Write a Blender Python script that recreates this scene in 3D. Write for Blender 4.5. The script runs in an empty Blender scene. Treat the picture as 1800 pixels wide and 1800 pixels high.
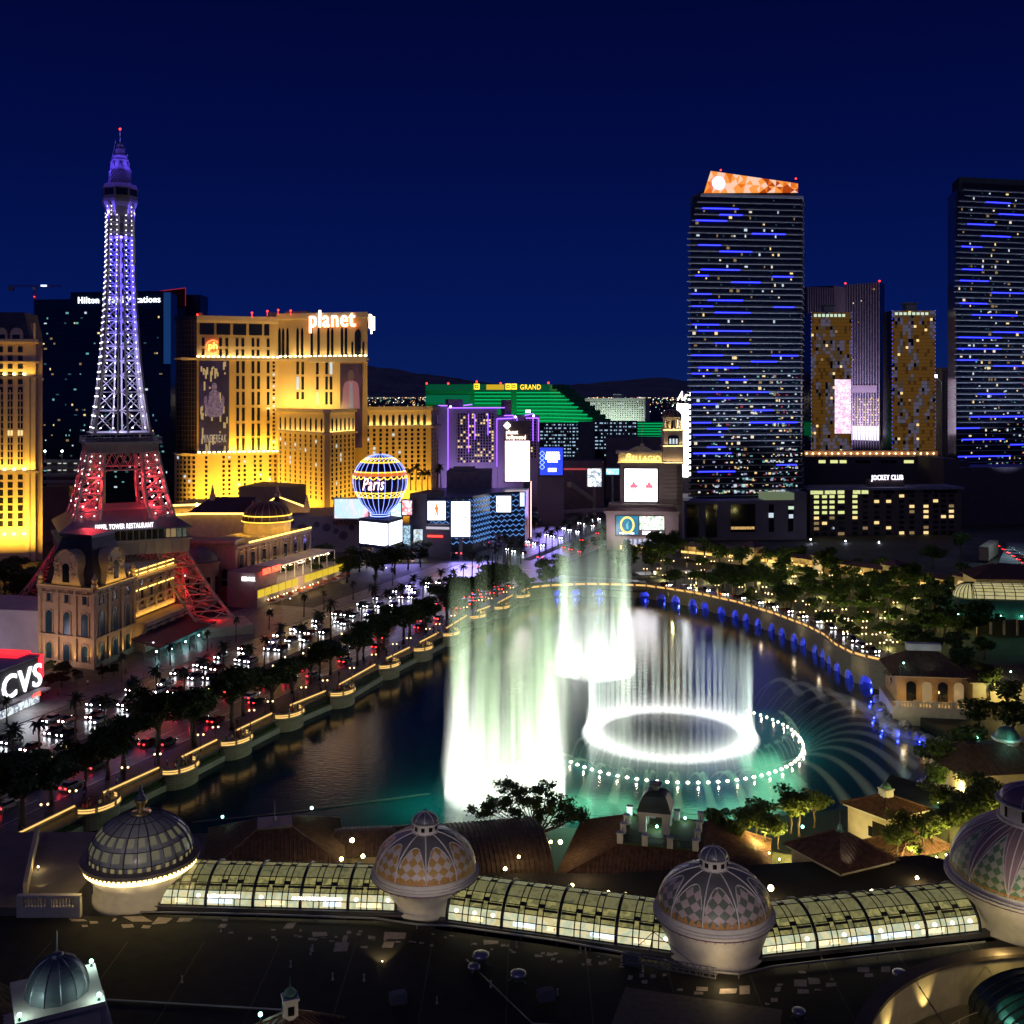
import bpy, bmesh, math, random
from mathutils import Vector, Matrix
random.seed(7)
R = math.radians
SC = bpy.context.scene
COL = SC.collection
# ------------------------------------------------------------ camera, world, added fill light, exposure
CAMH, FPX, HOR = 78.0, 1900.0, 690.0
cam = bpy.data.objects.new("camera", bpy.data.cameras.new("camera")); COL.objects.link(cam)
cam.location = (0, 0, CAMH); cam.rotation_euler = (R(90), 0, 0)
cam.data.sensor_width = 36; cam.data.lens = 38.0; cam.data.shift_y = -210/1800
cam.data.clip_start = 1; cam.data.clip_end = 40000
SC.camera = cam
W = bpy.data.worlds.new("World"); SC.world = W; W.use_nodes = True
nt = W.node_tree; bg = nt.nodes["Background"]
tc = nt.nodes.new("ShaderNodeTexCoord"); sx = nt.nodes.new("ShaderNodeSeparateXYZ"); rp = nt.nodes.new("ShaderNodeValToRGB")
nt.links.new(tc.outputs["Generated"], sx.inputs[0]); nt.links.new(sx.outputs["Z"], rp.inputs[0]); nt.links.new(rp.outputs[0], bg.inputs[0])
er = rp.color_ramp
er.elements[0].position = 0.0; er.elements[0].color = (0.0024, 0.0125, 0.098, 1)
er.elements[1].position = 0.40; er.elements[1].color = (0.0005, 0.0014, 0.025, 1)
for p, c in ((0.08, (0.0012, 0.0080, 0.088, 1)), (0.2, (0.0007, 0.0042, 0.060, 1))):
    e = er.elements.new(p); e.color = c
bg.inputs[1].default_value = 1.0
fill_sun = bpy.data.objects.new("moonlight", bpy.data.lights.new("moonlight", 'SUN')); COL.objects.link(fill_sun)  # added faint overall fill from behind the camera
fill_sun.data.energy = 0.10; fill_sun.data.angle = R(20); fill_sun.data.color = (0.86, 0.78, 1.0); fill_sun.rotation_euler = (R(48), 0, R(-25))
SC.view_settings.view_transform = 'Standard'; SC.view_settings.look = 'None'
SC.view_settings.exposure = 0; SC.view_settings.gamma = 1
cy = SC.cycles
try:
    cy.use_denoising = True; cy.denoiser = 'OPENIMAGEDENOISE'
except Exception: pass
cy.max_bounces = 5; cy.diffuse_bounces = 2; cy.glossy_bounces = 3; cy.transmission_bounces = 3
cy.volume_bounces = 1; cy.transparent_max_bounces = 12
cy.sample_clamp_indirect = 4.0; cy.sample_clamp_direct = 0
cy.caustics_reflective = False; cy.caustics_refractive = False
# ------------------------------------------------------------ pixel helpers (photo is 1800 px wide)
def X(px, Y): return (px-900)/FPX*Y
def Z(py, Y): return CAMH-(py-HOR)/FPX*Y
def G(px, py, z=0.0):
    Y = (CAMH-z)*FPX/(py-HOR); return Vector((X(px, Y), Y, z))
def P(px, py, Y): return Vector((X(px, Y), Y, Z(py, Y)))
# street frame: s along the boulevard, t away from the lake
S0 = Vector((-82, 177)); SD = Vector((85.6, 220.5)).normalized(); SN = Vector((-SD.y, SD.x))
def ST(s, t, z=3.0):
    p = S0+SD*s+SN*t; return Vector((p.x, p.y, z))
ROADANG = math.atan2(SD.y, SD.x)
# ------------------------------------------------------------ materials
MATS = {}
def newmat(name):
    m = bpy.data.materials.new(name); m.use_nodes = True; MATS[name] = m
    return m, m.node_tree, m.node_tree.nodes["Principled BSDF"]
def mat(name, col, rough=.7, metal=0, var=.18, scale=.35, bump=0, bscale=4, spec=.4):
    if name in MATS: return MATS[name]
    m, t, b = newmat(name)
    b.inputs["Roughness"].default_value = rough; b.inputs["Metallic"].default_value = metal
    b.inputs["Specular IOR Level"].default_value = spec
    g = t.nodes.new("ShaderNodeNewGeometry"); n = t.nodes.new("ShaderNodeTexNoise")
    n.inputs["Scale"].default_value = scale; n.inputs["Detail"].default_value = 5
    t.links.new(g.outputs["Position"], n.inputs["Vector"])
    r = t.nodes.new("ShaderNodeValToRGB"); t.links.new(n.outputs["Fac"], r.inputs[0])
    lo = [c*(1-var) for c in col]; hi = [min(1, c*(1+var)) for c in col]
    r.color_ramp.elements[0].position = .3; r.color_ramp.elements[0].color = (*lo, 1)
    r.color_ramp.elements[1].position = .7; r.color_ramp.elements[1].color = (*hi, 1)
    t.links.new(r.outputs[0], b.inputs["Base Color"])
    if bump:
        n2 = t.nodes.new("ShaderNodeTexNoise"); n2.inputs["Scale"].default_value = bscale; t.links.new(g.outputs["Position"], n2.inputs["Vector"])
        bp = t.nodes.new("ShaderNodeBump"); bp.inputs["Strength"].default_value = bump; t.links.new(n2.outputs["Fac"], bp.inputs["Height"])
        t.links.new(bp.outputs[0], b.inputs["Normal"])
    return m
def emat(name, col, s=3.0, sample=True, base=(.02, .02, .02)):
    if name in MATS: return MATS[name]
    m, t, b = newmat(name)
    b.inputs["Base Color"].default_value = (*base, 1); b.inputs["Roughness"].default_value = .4
    b.inputs["Emission Color"].default_value = (*col, 1); b.inputs["Emission Strength"].default_value = s
    if not sample: m.cycles.emission_sampling = 'NONE'
    return m
def noisy_emat(name, cols, s, scale=.2, sample=True, rough=.3):
    """a lit screen or shop interior: patches of several colours"""
    if name in MATS: return MATS[name]
    m, t, b = newmat(name)
    g = t.nodes.new("ShaderNodeNewGeometry"); n = t.nodes.new("ShaderNodeTexNoise"); n.inputs["Scale"].default_value = scale
    n.inputs["Detail"].default_value = 6; n.inputs["Distortion"].default_value = .8
    t.links.new(g.outputs["Position"], n.inputs["Vector"]); r = t.nodes.new("ShaderNodeValToRGB"); t.links.new(n.outputs["Fac"], r.inputs[0])
    while len(r.color_ramp.elements) < len(cols): r.color_ramp.elements.new(.5)
    for i, c in enumerate(cols):
        r.color_ramp.elements[i].position = .28+.44*i/max(1, len(cols)-1); r.color_ramp.elements[i].color = (*c, 1)
    b.inputs["Base Color"].default_value = (.02, .02, .02, 1); b.inputs["Roughness"].default_value = rough
    t.links.new(r.outputs[0], b.inputs["Emission Color"]); b.inputs["Emission Strength"].default_value = s
    if not sample: m.cycles.emission_sampling = 'NONE'
    return m
def brickmat(name, c1, c2, mortar, w, h, rough=.8):
    if name in MATS: return MATS[name]
    m, t, b = newmat(name); b.inputs["Roughness"].default_value = rough
    u = t.nodes.new("ShaderNodeUVMap"); k = t.nodes.new("ShaderNodeTexBrick"); t.links.new(u.outputs[0], k.inputs["Vector"])
    k.inputs["Color1"].default_value = (*c1, 1); k.inputs["Color2"].default_value = (*c2, 1); k.inputs["Mortar"].default_value = (*mortar, 1)
    k.inputs["Scale"].default_value = 1; k.inputs["Brick Width"].default_value = w; k.inputs["Row Height"].default_value = h
    k.inputs["Mortar Size"].default_value = h*.06
    t.links.new(k.outputs["Color"], b.inputs["Base Color"])
    return m
# ------------------------------------------------------------ frames and mesh builder
UP = Vector((0, 0, 1))
class Fr:
    """a vertical wall line from a to b; u runs along it, n points to the side where u reads left to right"""
    def __init__(s, a, b):
        s.a = Vector((a[0], a[1], 0)); d = Vector((b[0], b[1], 0))-s.a; s.L = d.length; s.u = d.normalized(); s.n = Vector((s.u.y, -s.u.x, 0))
    def p(s, u, z, o=0): return s.a+s.u*u+s.n*o+UP*z
    @property
    def ang(s): return math.atan2(s.u.y, s.u.x)
def Fpx(pa, Ya, pb, Yb): return Fr((X(pa, Ya), Ya), (X(pb, Yb), Yb))
class MB:
    def __init__(s, sk=0.0): s.v = []; s.f = []; s.m = []; s.cm = 0; s.sk = sk
    def add(s, vs, fs):
        o = len(s.v); s.v.extend(tuple(v) for v in vs); s.f.extend(tuple(i+o for i in f) for f in fs); s.m.extend([s.cm]*len(fs)); return s
    def poly(s, *p): return s.add(p, [tuple(range(len(p)))])
    def hexa(s, b, t): return s.add(list(b)+list(t), [(3, 2, 1, 0), (4, 5, 6, 7), (0, 1, 5, 4), (1, 2, 6, 5), (2, 3, 7, 6), (3, 0, 4, 7)])
    def box(s, x0, x1, y0, y1, z0, z1):
        return s.hexa([(x0, y0, z0), (x1, y0, z0), (x1, y1, z0), (x0, y1, z0)], [(x0, y0, z1), (x1, y0, z1), (x1, y1, z1), (x0, y1, z1)])
    def cbox(s, c, sx, sy, z0, z1, a=0):
        u = Vector((math.cos(a), math.sin(a), 0)); w = Vector((-u.y, u.x, 0)); c = Vector((c[0], c[1], 0)); q = [c-u*sx/2-w*sy/2, c+u*sx/2-w*sy/2, c+u*sx/2+w*sy/2, c-u*sx/2+w*sy/2]
        return s.hexa([p+UP*z0 for p in q], [p+UP*z1 for p in q])
    def fbox(s, F, u0, u1, z0, z1, o0, o1):
        k1, k0 = s.sk*-min(o1, 0), s.sk*-min(o0, 0); q = [F.p(u0+k1, 0, o1), F.p(u1+k1, 0, o1), F.p(u1+k0, 0, o0), F.p(u0+k0, 0, o0)]
        return s.hexa([p+UP*z0 for p in q], [p+UP*z1 for p in q])
    def prism(s, pts, z0, z1):
        n = len(pts); vs = [(p[0], p[1], z0) for p in pts]+[(p[0], p[1], z1) for p in pts]
        return s.add(vs, [tuple(range(n))[::-1], tuple(range(n, 2*n))]+[(i, (i+1) % n, n+(i+1) % n, n+i) for i in range(n)])
    def fprism(s, F, pts, o0, o1):
        n = len(pts); vs = [F.p(u, z, o1) for u, z in pts]+[F.p(u, z, o0) for u, z in pts]
        return s.add(vs, [tuple(range(n)), tuple(range(n, 2*n))[::-1]]+[((i+1) % n, i, n+i, n+(i+1) % n) for i in range(n)])
    def tube(s, a, b, r0, r1=None, n=6):
        a, b = Vector(a), Vector(b); r1 = r0 if r1 is None else r1; d = (b-a)
        if d.length < 1e-6: return s
        d.normalize(); x = d.orthogonal().normalized() if abs(d.z) < .999 else Vector((1, 0, 0)); y = d.cross(x)
        vs = []
        for c, r in ((a, r0), (b, r1)):
            for i in range(n):
                t = 2*math.pi*(i+.5)/n; vs.append(c+(x*math.cos(t)+y*math.sin(t))*r)
        return s.add(vs, [tuple(range(n))[::-1], tuple(range(n, 2*n))]+[(i, (i+1) % n, n+(i+1) % n, n+i) for i in range(n)])
    def bar(s, a, b, w): return s.tube(a, b, w*.707, n=4)
    def sweep(s, path, r, n=6, rads=None):
        path = [Vector(p) for p in path]; k = len(path); vs = []
        for i, p in enumerate(path):
            d = (path[min(i+1, k-1)]-path[max(i-1, 0)]).normalized(); x = d.cross(UP)
            x = x.normalized() if x.length > 1e-3 else Vector((1, 0, 0)); y = x.cross(d); rr = rads[i] if rads else r
            for j in range(n):
                t = 2*math.pi*j/n; vs.append(p+(x*math.cos(t)+y*math.sin(t))*rr)
        fs = [tuple(range(n)), tuple(range((k-1)*n, k*n))[::-1]]
        for i in range(k-1):
            for j in range(n): fs.append((i*n+j, (i+1)*n+j, (i+1)*n+(j+1) % n, i*n+(j+1) % n))
        return s.add(vs, fs)
    def lathe(s, prof, c=(0, 0, 0), n=24, a0=0.0, a1=None):
        full = a1 is None; a1 = a0+2*math.pi if full else a1; c = Vector(c); k = n if full else n+1; vs = []; fs = []
        for r, z in prof:
            for i in range(k):
                t = a0+(a1-a0)*i/n; vs.append(c+Vector((max(r, 1e-4)*math.cos(t), max(r, 1e-4)*math.sin(t), z)))
        for q in range(len(prof)-1):
            for i in range(n):
                j = (i+1) % k; fs.append((q*k+i, q*k+j, (q+1)*k+j, (q+1)*k+i))
        if full:
            fs.append(tuple(range(k))[::-1]); fs.append(tuple(range((len(prof)-1)*k, len(prof)*k)))
        return s.add(vs, fs)
    def sphere(s, c, r, n=10, m=6, sz=1.0):
        return s.lathe([(r*math.sin(math.pi*i/m), -r*sz*math.cos(math.pi*i/m)) for i in range(m+1)], c, n)
    def wall(s, path, z0, z1, th):
        """an upright strip of thickness th along a polyline (list of xy; z0/z1 may be lists)"""
        n = len(path); pts = [Vector((p[0], p[1], 0)) for p in path]; L = []; Q = []
        for i in range(n):
            d = (pts[min(i+1, n-1)]-pts[max(i-1, 0)]).normalized(); w = Vector((-d.y, d.x, 0))*th/2; L.append(pts[i]+w); Q.append(pts[i]-w)
        zz0 = z0 if isinstance(z0, list) else [z0]*n; zz1 = z1 if isinstance(z1, list) else [z1]*n
        vs = []
        for i in range(n): vs += [L[i]+UP*zz0[i], Q[i]+UP*zz0[i], Q[i]+UP*zz1[i], L[i]+UP*zz1[i]]
        fs = [(0, 1, 2, 3), tuple(4*(n-1)+i for i in (3, 2, 1, 0))]
        for i in range(n-1):
            for j in range(4): fs.append((4*i+j, 4*(i+1)+j, 4*(i+1)+(j+1) % 4, 4*i+(j+1) % 4))
        return s.add(vs, fs)
    def build(s, name, mats, parent=None, smooth=False, fix=True, uv=None):
        me = bpy.data.meshes.new(name); off = base_of(parent)
        me.from_pydata([(v[0]-off.x, v[1]-off.y, v[2]-off.z) for v in s.v], [], s.f)
        mats = mats if isinstance(mats, (list, tuple)) else [mats]
        for m in mats: me.materials.append(m)
        if len(mats) > 1: me.polygons.foreach_set("material_index", s.m)
        if fix and len(s.v) < 60000:
            bm = bmesh.new(); bm.from_mesh(me); bmesh.ops.recalc_face_normals(bm, faces=bm.faces); bm.to_mesh(me); bm.free()
        if smooth: me.polygons.foreach_set("use_smooth", [True]*len(me.polygons))
        me.update()
        o = bpy.data.objects.new(name, me); COL.objects.link(o)
        if parent is not None: o.parent = parent; BASE[o.name] = off
        return o
BASE = {}
def base_of(o):
    if o is None: return Vector((0, 0, 0))
    return BASE.get(o.name, Vector((0, 0, 0)))
def tag(o, label, cat, group=None, kind='thing'):
    if label: o["label"] = label
    if cat: o["category"] = cat
    if group: o["group"] = group
    o["kind"] = kind
    return o
def thing(name, label, cat, loc=(0, 0, 0), group=None):
    o = bpy.data.objects.new(name, None); COL.objects.link(o); o.location = loc; o.empty_display_size = .5
    BASE[o.name] = Vector(loc); return tag(o, label, cat, group)
def struct(o, kind='structure'): o["kind"] = kind; return o
def dup(root, loc, rz=0.0, label=None, group=None, sc=1.0):
    r = root.copy(); COL.objects.link(r); r.location = loc; r.rotation_euler = (0, 0, rz); r.scale = (sc,)*3 if not hasattr(sc, '__len__') else sc
    if label: r["label"] = label
    if group: r["group"] = group
    for ch in root.children:
        c = ch.copy(); COL.objects.link(c); c.parent = r
        for g in ch.children:
            d = g.copy(); COL.objects.link(d); d.parent = c
    return r
ORD = "first second third fourth fifth sixth seventh eighth ninth tenth eleventh twelfth thirteenth fourteenth fifteenth sixteenth seventeenth eighteenth nineteenth twentieth".split()
def ordn(i):
    if i < 20: return ORD[i]
    t = {2: 'twenty', 3: 'thirty', 4: 'forty', 5: 'fifty', 6: 'sixty', 7: 'seventy', 8: 'eighty', 9: 'ninety', 10: 'hundred'}[(i+1)//10]
    if (i+1) % 10 == 0: return t[:-1]+'ieth'
    return t+'-'+ORD[(i+1) % 10-1]
UNIT = {}
def unit_mesh(shape, m):
    k = (shape, m.name)
    if k in UNIT: return UNIT[k]
    b = MB()
    if shape == 'box': b.box(-.5, .5, -.5, .5, -.5, .5)
    else:
        F = Fr((-.5, 0), (.5, 0)); pts = [(0, -.5), (1, -.5), (1, .3)]+[(.5+.5*math.cos(t), .3+.2*math.sin(t)) for t in [math.pi*i/8 for i in range(1, 8)]]+[(0, .3)]
        b.fprism(F, pts, -.5, .5)
    o = b.build('window', m); me = o.data; bpy.data.objects.remove(o); UNIT[k] = me
    return me
class Wins:
    def __init__(s, parent, name='window', cap=96): s.pa = parent; s.name = name; s.cap = cap; s.q = []
    def add(s, F, u, z, w, h, m, out=.0, d=.3, shape='box'):
        m = m() if callable(m) else m; s.q.append((F, u, z, w, h, m, out, d, shape)); return s
    def grid(s, F, us, zs, w, h, pick, **k):
        for u in us:
            for z in zs: s.add(F, u, z, w, h, pick() if callable(pick) else pick, **k)
        return s
    def finish(s):
        random.shuffle(s.q); s.q.sort(key=lambda q: -round(q[3]*q[4], 1)); off = base_of(s.pa)
        for (F, u, z, w, h, m, out, d, sh) in s.q[:s.cap]:
            o = bpy.data.objects.new(s.name, unit_mesh(sh, m)); COL.objects.link(o); o.parent = s.pa
            o.location = F.p(u, z, out)-off; o.rotation_euler = (0, 0, F.ang); o.scale = (w, d, h)
        rest = s.q[s.cap:]
        if rest:
            b = MB(); ms = []
            for (F, u, z, w, h, m, out, d, sh) in rest:
                if m not in ms: ms.append(m)
                b.cm = ms.index(m); b.fbox(F, u-w/2, u+w/2, z-h/2, z+h/2, out-d/2, out+d/2)
            o = b.build(s.name, ms, s.pa, fix=False); o["kind"] = 'stuff'
        s.q = []
def lettering(txt, F, u, z, h, m, parent, out=.1, ext=.08, align='CENTER', bold=0, sx=1.0, name='lettering', shear=0, width=None):
    """raised letters on wall frame F; h = capital height"""
    cu = bpy.data.curves.new(name, 'FONT'); cu.body = txt; cu.size = h/.7; cu.extrude = ext; cu.align_x = align; cu.offset = bold*.6; cu.shear = shear; cu.space_character = 1.12 if len(txt) > 2 else 1
    cu.resolution_u = 3; tmp = bpy.data.objects.new(name, cu); COL.objects.link(tmp); dg = bpy.context.evaluated_depsgraph_get()
    me = bpy.data.meshes.new_from_object(tmp.evaluated_get(dg)); me.materials.clear(); me.materials.append(m); bpy.data.objects.remove(tmp)
    xs = [v.co.x for v in me.vertices] or [0, 1]; me.transform(Matrix.Translation((-(min(xs)+max(xs))/2 if align == 'CENTER' else -min(xs), 0, 0)))
    o = bpy.data.objects.new(name, me); COL.objects.link(o)
    o.rotation_euler = (R(90), 0, F.ang); o.location = F.p(u, z, out)-base_of(parent); o.scale = (width/max(.01, max(xs)-min(xs)) if width else sx, 1, 1)
    if parent is not None: o.parent = parent; BASE[o.name] = base_of(parent)
    return o
def lamp(kind, loc, power, col, target=None, size=1, sizey=None, spread=None, ang=60, blend=.6, rad=.15):
    l = bpy.data.lights.new('light', kind); l.energy = power; l.color = col; o = bpy.data.objects.new('light', l); COL.objects.link(o); o.location = loc
    if target is not None: o.rotation_euler = (Vector(target)-Vector(loc)).to_track_quat('-Z', 'Y').to_euler()
    if kind == 'AREA':
        l.size = size
        if sizey: l.shape = 'RECTANGLE'; l.size_y = sizey
        if spread: l.spread = R(spread)
    elif kind == 'SPOT': l.spot_size = R(ang); l.spot_blend = blend; l.shadow_soft_size = rad
    else: l.shadow_soft_size = rad
    return o
def dome_profile(r, h, z, k=14): return [(r*math.cos(math.pi/2*i/k), z+h*math.sin(math.pi/2*i/k)) for i in range(k+1)]
def strip_light(F, u0, u1, z, o, power, col, up=True, w=.4, tilt=.0, spread=None):
    """a row of flood lamps on a ledge, shining up (or down) the wall"""
    c = F.p((u0+u1)/2, z, o); d = (UP if up else -UP)-F.n*tilt
    l = bpy.data.lights.new('light', 'AREA'); l.energy = power; l.color = col; l.shape = 'RECTANGLE'; l.size = abs(u1-u0); l.size_y = w
    if spread: l.spread = R(spread)
    ob = bpy.data.objects.new('light', l); COL.objects.link(ob); ob.location = c
    zax = -d.normalized(); xax = F.u; yax = zax.cross(xax)
    ob.rotation_euler = Matrix((xax, yax, zax)).transposed().to_euler(); return ob
# shared materials
cream = mat('cream stucco', (.62, .54, .42)); stone = mat('warm stone', (.48, .41, .33)); dkroof = mat('slate', (.05, .055, .07))
dkglass = mat('dark glass', (.012, .015, .02), rough=.08, var=.1, spec=.8); black = mat('black metal', (.02, .02, .02), rough=.5)
greyc = mat('grey concrete', (.25, .24, .25)); dark = mat('dark wall', (.06, .055, .06)); white = mat('white paint', (.75, .74, .72)); steel = mat('painted steel', (.34, .31, .29), rough=.5)
warmwin = emat('warm window', (1, .72, .3), 1.1, False); coolwin = emat('cool window', (.75, .9, 1), .8, False); dimwin = emat('dim window', (1, .66, .3), .25, False); teal_win = emat('teal window', (.25, .8, .75), .5, False)
yel = emat('yellow light', (1, .62, .12), 4); hotwhite = emat('white light', (1, .97, .92), 6); bluel = emat('blue light', (.06, .07, 1), 5); redl = emat('red light', (1, .03, .02), 5); cyl = emat('green white light', (.35, 1, .8), 14)
purpl = emat('violet light', (.25, .08, 1), 4); warmbulb = emat('warm bulb', (1, .72, .34), 9); screenw = emat('white screen', (1, .97, 1), 5)
def winpick(pw, pc=0, pd=0):
    def f():
        r = random.random()
        return warmwin if r < pw else coolwin if r < pw+pc else dimwin if r < pw+pc+pd else dkglass
    return f
# ------------------------------------------------------------ setting: ground, lake, street
asphalt = mat('asphalt', (.045, .045, .05), rough=.32, var=.3, scale=.25, bump=.15, bscale=3, spec=.5)
paving = mat('paving', (.16, .14, .13), rough=.5, var=.3, scale=.5)
soil = mat('soil', (.05, .045, .035), var=.4, scale=.1)
desert = mat('desert ground', (.035, .033, .035), var=.5, scale=.02)
m, t, b = newmat('lake water')
b.inputs["Base Color"].default_value = (.002, .032, .045, 1); b.inputs["Roughness"].default_value = .15; b.inputs["IOR"].default_value = 1.33; b.inputs["Specular IOR Level"].default_value = .6
g = t.nodes.new("ShaderNodeNewGeometry"); bp = t.nodes.new("ShaderNodeBump"); bp.inputs["Strength"].default_value = .1; bp.inputs["Distance"].default_value = .3
n1 = t.nodes.new("ShaderNodeTexNoise"); n1.inputs["Scale"].default_value = .7; n1.inputs["Detail"].default_value = 5; mp = t.nodes.new("ShaderNodeMapping"); mp.inputs["Scale"].default_value = (1, 1.6, 1)
t.links.new(g.outputs["Position"], mp.inputs[0]); t.links.new(mp.outputs[0], n1.inputs["Vector"]); t.links.new(n1.outputs["Fac"], bp.inputs["Height"]); t.links.new(bp.outputs[0], b.inputs["Normal"])
watermat = m
SHORE = [(-84, 172), (-82, 177.5), (-74.9, 196), (-66.2, 215.7), (-59.5, 233), (-52, 252), (-42.6, 270.4), (-34, 297), (-26.3, 316.7), (-19.3, 336), (-11.8, 362), (-3.8, 377), (3.6, 398)]
FARW = [(6, 406), (14, 411), (28, 414), (40, 413), (50.8, 410.5), (58, 403), (66.4, 393), (77.8, 373), (85.2, 351), (89.9, 331), (91.6, 316), (90.8, 303), (92, 292), (95, 286), (100, 280)]
RIGHT = [(99, 276), (95, 268), (95, 256), (97, 243), (94, 232), (88, 222), (80, 211), (72, 204), (60, 197), (30, 190), (0, 188), (-30, 188), (-60, 186), (-82, 168)]
FW3 = [(x+2.9*min(1, max(0, (x-40)/40)), y+2.9*(1-min(1, max(0, (x-50)/40)))) for x, y in FARW[:-1]]
LAKE = SHORE+FW3+[FARW[-1]]+RIGHT
b = MB(); b.poly(*[(x, y, 0) for x, y in LAKE]); struct(b.build('lake_water', watermat))
b = MB()   # bank round the lake, from the lake bed up to street level
big = [(-25000, -600), (25000, -600), (25000, 38000), (-25000, 38000)]
b.poly((-25000, -600, -.6), (25000, -600, -.6), (25000, 38000, -.6), (-25000, 38000, -.6)); struct(b.build('ground', desert))
def slab(name, pts, z0, z1, m): b = MB(); b.prism(pts, z0, z1); return struct(b.build(name, m))
# street-level land: left bank (beyond the promenade edge) and beyond the far wall
land = [(p[0], p[1]) for p in SHORE]+FARW[:-1]
slab('land', [(x-1.0, y) for x, y in SHORE]+FW3[:6]+[(900, 420), (900, 1500), (-900, 1500), (-900, 172)], -.5, 2.9, soil)
slab('garden_ground', FW3[4:]+[(100, 276), (130, 262), (400, 262), (400, 428), (53, 428)], -.5, 4.6, mat('garden soil', (.035, .04, .02), var=.5, scale=.3))
slab('near_bank', RIGHT[2:]+[(-120, 168), (-120, 20), (300, 20), (300, 268), (101, 268)], -.5, 2.0, soil)
def band(name, s0, s1, t0, t1, z, m, th=.3):
    q = [ST(s0, t0), ST(s1, t0), ST(s1, t1), ST(s0, t1)]; b = MB(); b.prism([(p.x, p.y) for p in q], z-th, z); return struct(b.build(name, m))
band('road', -140, 900, 9, 52, 3.0, asphalt)
band('promenade', -140, 245, -0.6, 8.6, 3.14, paving); band('median', -140, 296, 26.5, 30.5, 3.16, soil); band('median', 318, 620, 26.5, 30.5, 3.16, soil)
band('pavement', -140, 296, 52, 60, 3.14, paving); band('plaza', 60, 190, 60, 82, 3.13, paving); band('pavement', 322, 620, 52, 62, 3.14, paving)
slab('cross_road', [(p.x, p.y) for p in (ST(296, 52.2), ST(296, 190), ST(320, 190), ST(320, 52.2))], 2.7, 3.0, asphalt)
slab('cross_road', [(p.x, p.y) for p in (ST(262, 8.8), ST(262, -40), ST(286, -40), ST(286, 8.8))], 2.7, 3.0, asphalt)
linem = mat('road paint', (.75, .74, .7), rough=.5, var=.25, scale=1.5)
b = MB()
for tt in (13, 16.6, 20.2, 23.8, 34, 37.6, 41.2, 44.8, 48.4):
    s = -130
    while s < 600:
        if not (258 < s < 325):
            q = [ST(s, tt-.09, 3.006), ST(s+4.2, tt-.09, 3.006), ST(s+4.2, tt+.09, 3.006), ST(s, tt+.09, 3.006)]; b.poly(*q)
        s += 8.5
for tt in (9.6, 26.0, 31.0, 51.5):
    b.poly(ST(-130, tt-.08, 3.006), ST(258, tt-.08, 3.006), ST(258, tt+.08, 3.006), ST(-130, tt+.08, 3.006)); b.poly(ST(326, tt-.08, 3.006), ST(620, tt-.08, 3.006), ST(620, tt+.08, 3.006), ST(326, tt+.08, 3.006))
for s0 in (260, 292, 323):
    tt = 10
    while tt < 51:
        if not 25.5 < tt < 31: b.poly(ST(s0, tt, 3.006), ST(s0+3, tt, 3.006), ST(s0+3, tt+.6, 3.006), ST(s0, tt+.6, 3.006))
        tt += 1.3
struct(b.build('road_markings', linem))
# hills on the horizon
def ridge(name, Y, pts, depth, m):
    b = MB(); n = len(pts)
    for i in range(n-1):
        x0, z0 = X(pts[i][0], Y), Z(pts[i][1], Y); x1, z1 = X(pts[i+1][0], Y), Z(pts[i+1][1], Y)
        b.poly((x0, Y-depth, -5), (x1, Y-depth, -5), (x1, Y, z1), (x0, Y, z0)); b.poly((x0, Y, z0), (x1, Y, z1), (x1, Y+depth, -5), (x0, Y+depth, -5))
    return struct(b.build(name, m))
hillm = mat('hazed hill rock', (.2, .22, .3), var=.3, scale=.003)  # bluish tone puts distance haze into the rock colour
def crags(x0, x1, ctrl, step, amp, seed):
    rnd = random.Random(seed); out = []; x = x0
    while x <= x1:
        for (a, ya), (c, yc) in zip(ctrl, ctrl[1:]):
            if a <= x <= c: y = ya+(yc-ya)*(x-a)/(c-a)
        out.append((x, y+rnd.uniform(-amp, amp))); x += step
    return out
ridge('hills', 17000, crags(-300, 2100, [(-300, 668), (0, 660), (400, 655), (640, 643), (690, 648), (740, 657), (800, 664), (900, 678), (1000, 676), (1100, 668), (1160, 662), (1220, 672), (1500, 676), (2100, 670)], 14, 1.3, 3), 3000, hillm)
# far city lights, more than anyone could count
b = MB(); rnd = random.Random(5)
CL = [emat('amber city light', (1, .55, .2), 4.5, False), emat('white city light', (.9, .95, 1), 4, False), emat('green city light', (.3, 1, .7), 3, False), emat('red city light', (1, .15, .08), 2, False)]
for i in range(2800):
    y = rnd.uniform(694, 735)**1; y = 693.5+abs(rnd.gauss(0, 1))*15
    Y = min(14000, 75*FPX/(y-690)); px = rnd.uniform(-100, 1900); r = Y/FPX*rnd.choice((.3, .4, .5, .7)); z = 3+rnd.uniform(2, 12)
    b.cm = rnd.choices((0, 1, 2, 3), (5, 4, 2, 1))[0]; c = Vector((X(px, Y), Y, z))
    b.add([c+Vector(v)*r for v in ((1, 0, 0), (0, -1, 0), (-1, 0, 0), (0, 1, 0), (0, 0, 1), (0, 0, -1))], [(0, 1, 4), (1, 2, 4), (2, 3, 4), (3, 0, 4), (1, 0, 5), (2, 1, 5), (3, 2, 5), (0, 3, 5)])
o = b.build('city_lights', CL, fix=False); tag(o, 'scattered amber and white lights of the distant city on the valley floor', 'city lights', kind='stuff')
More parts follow.
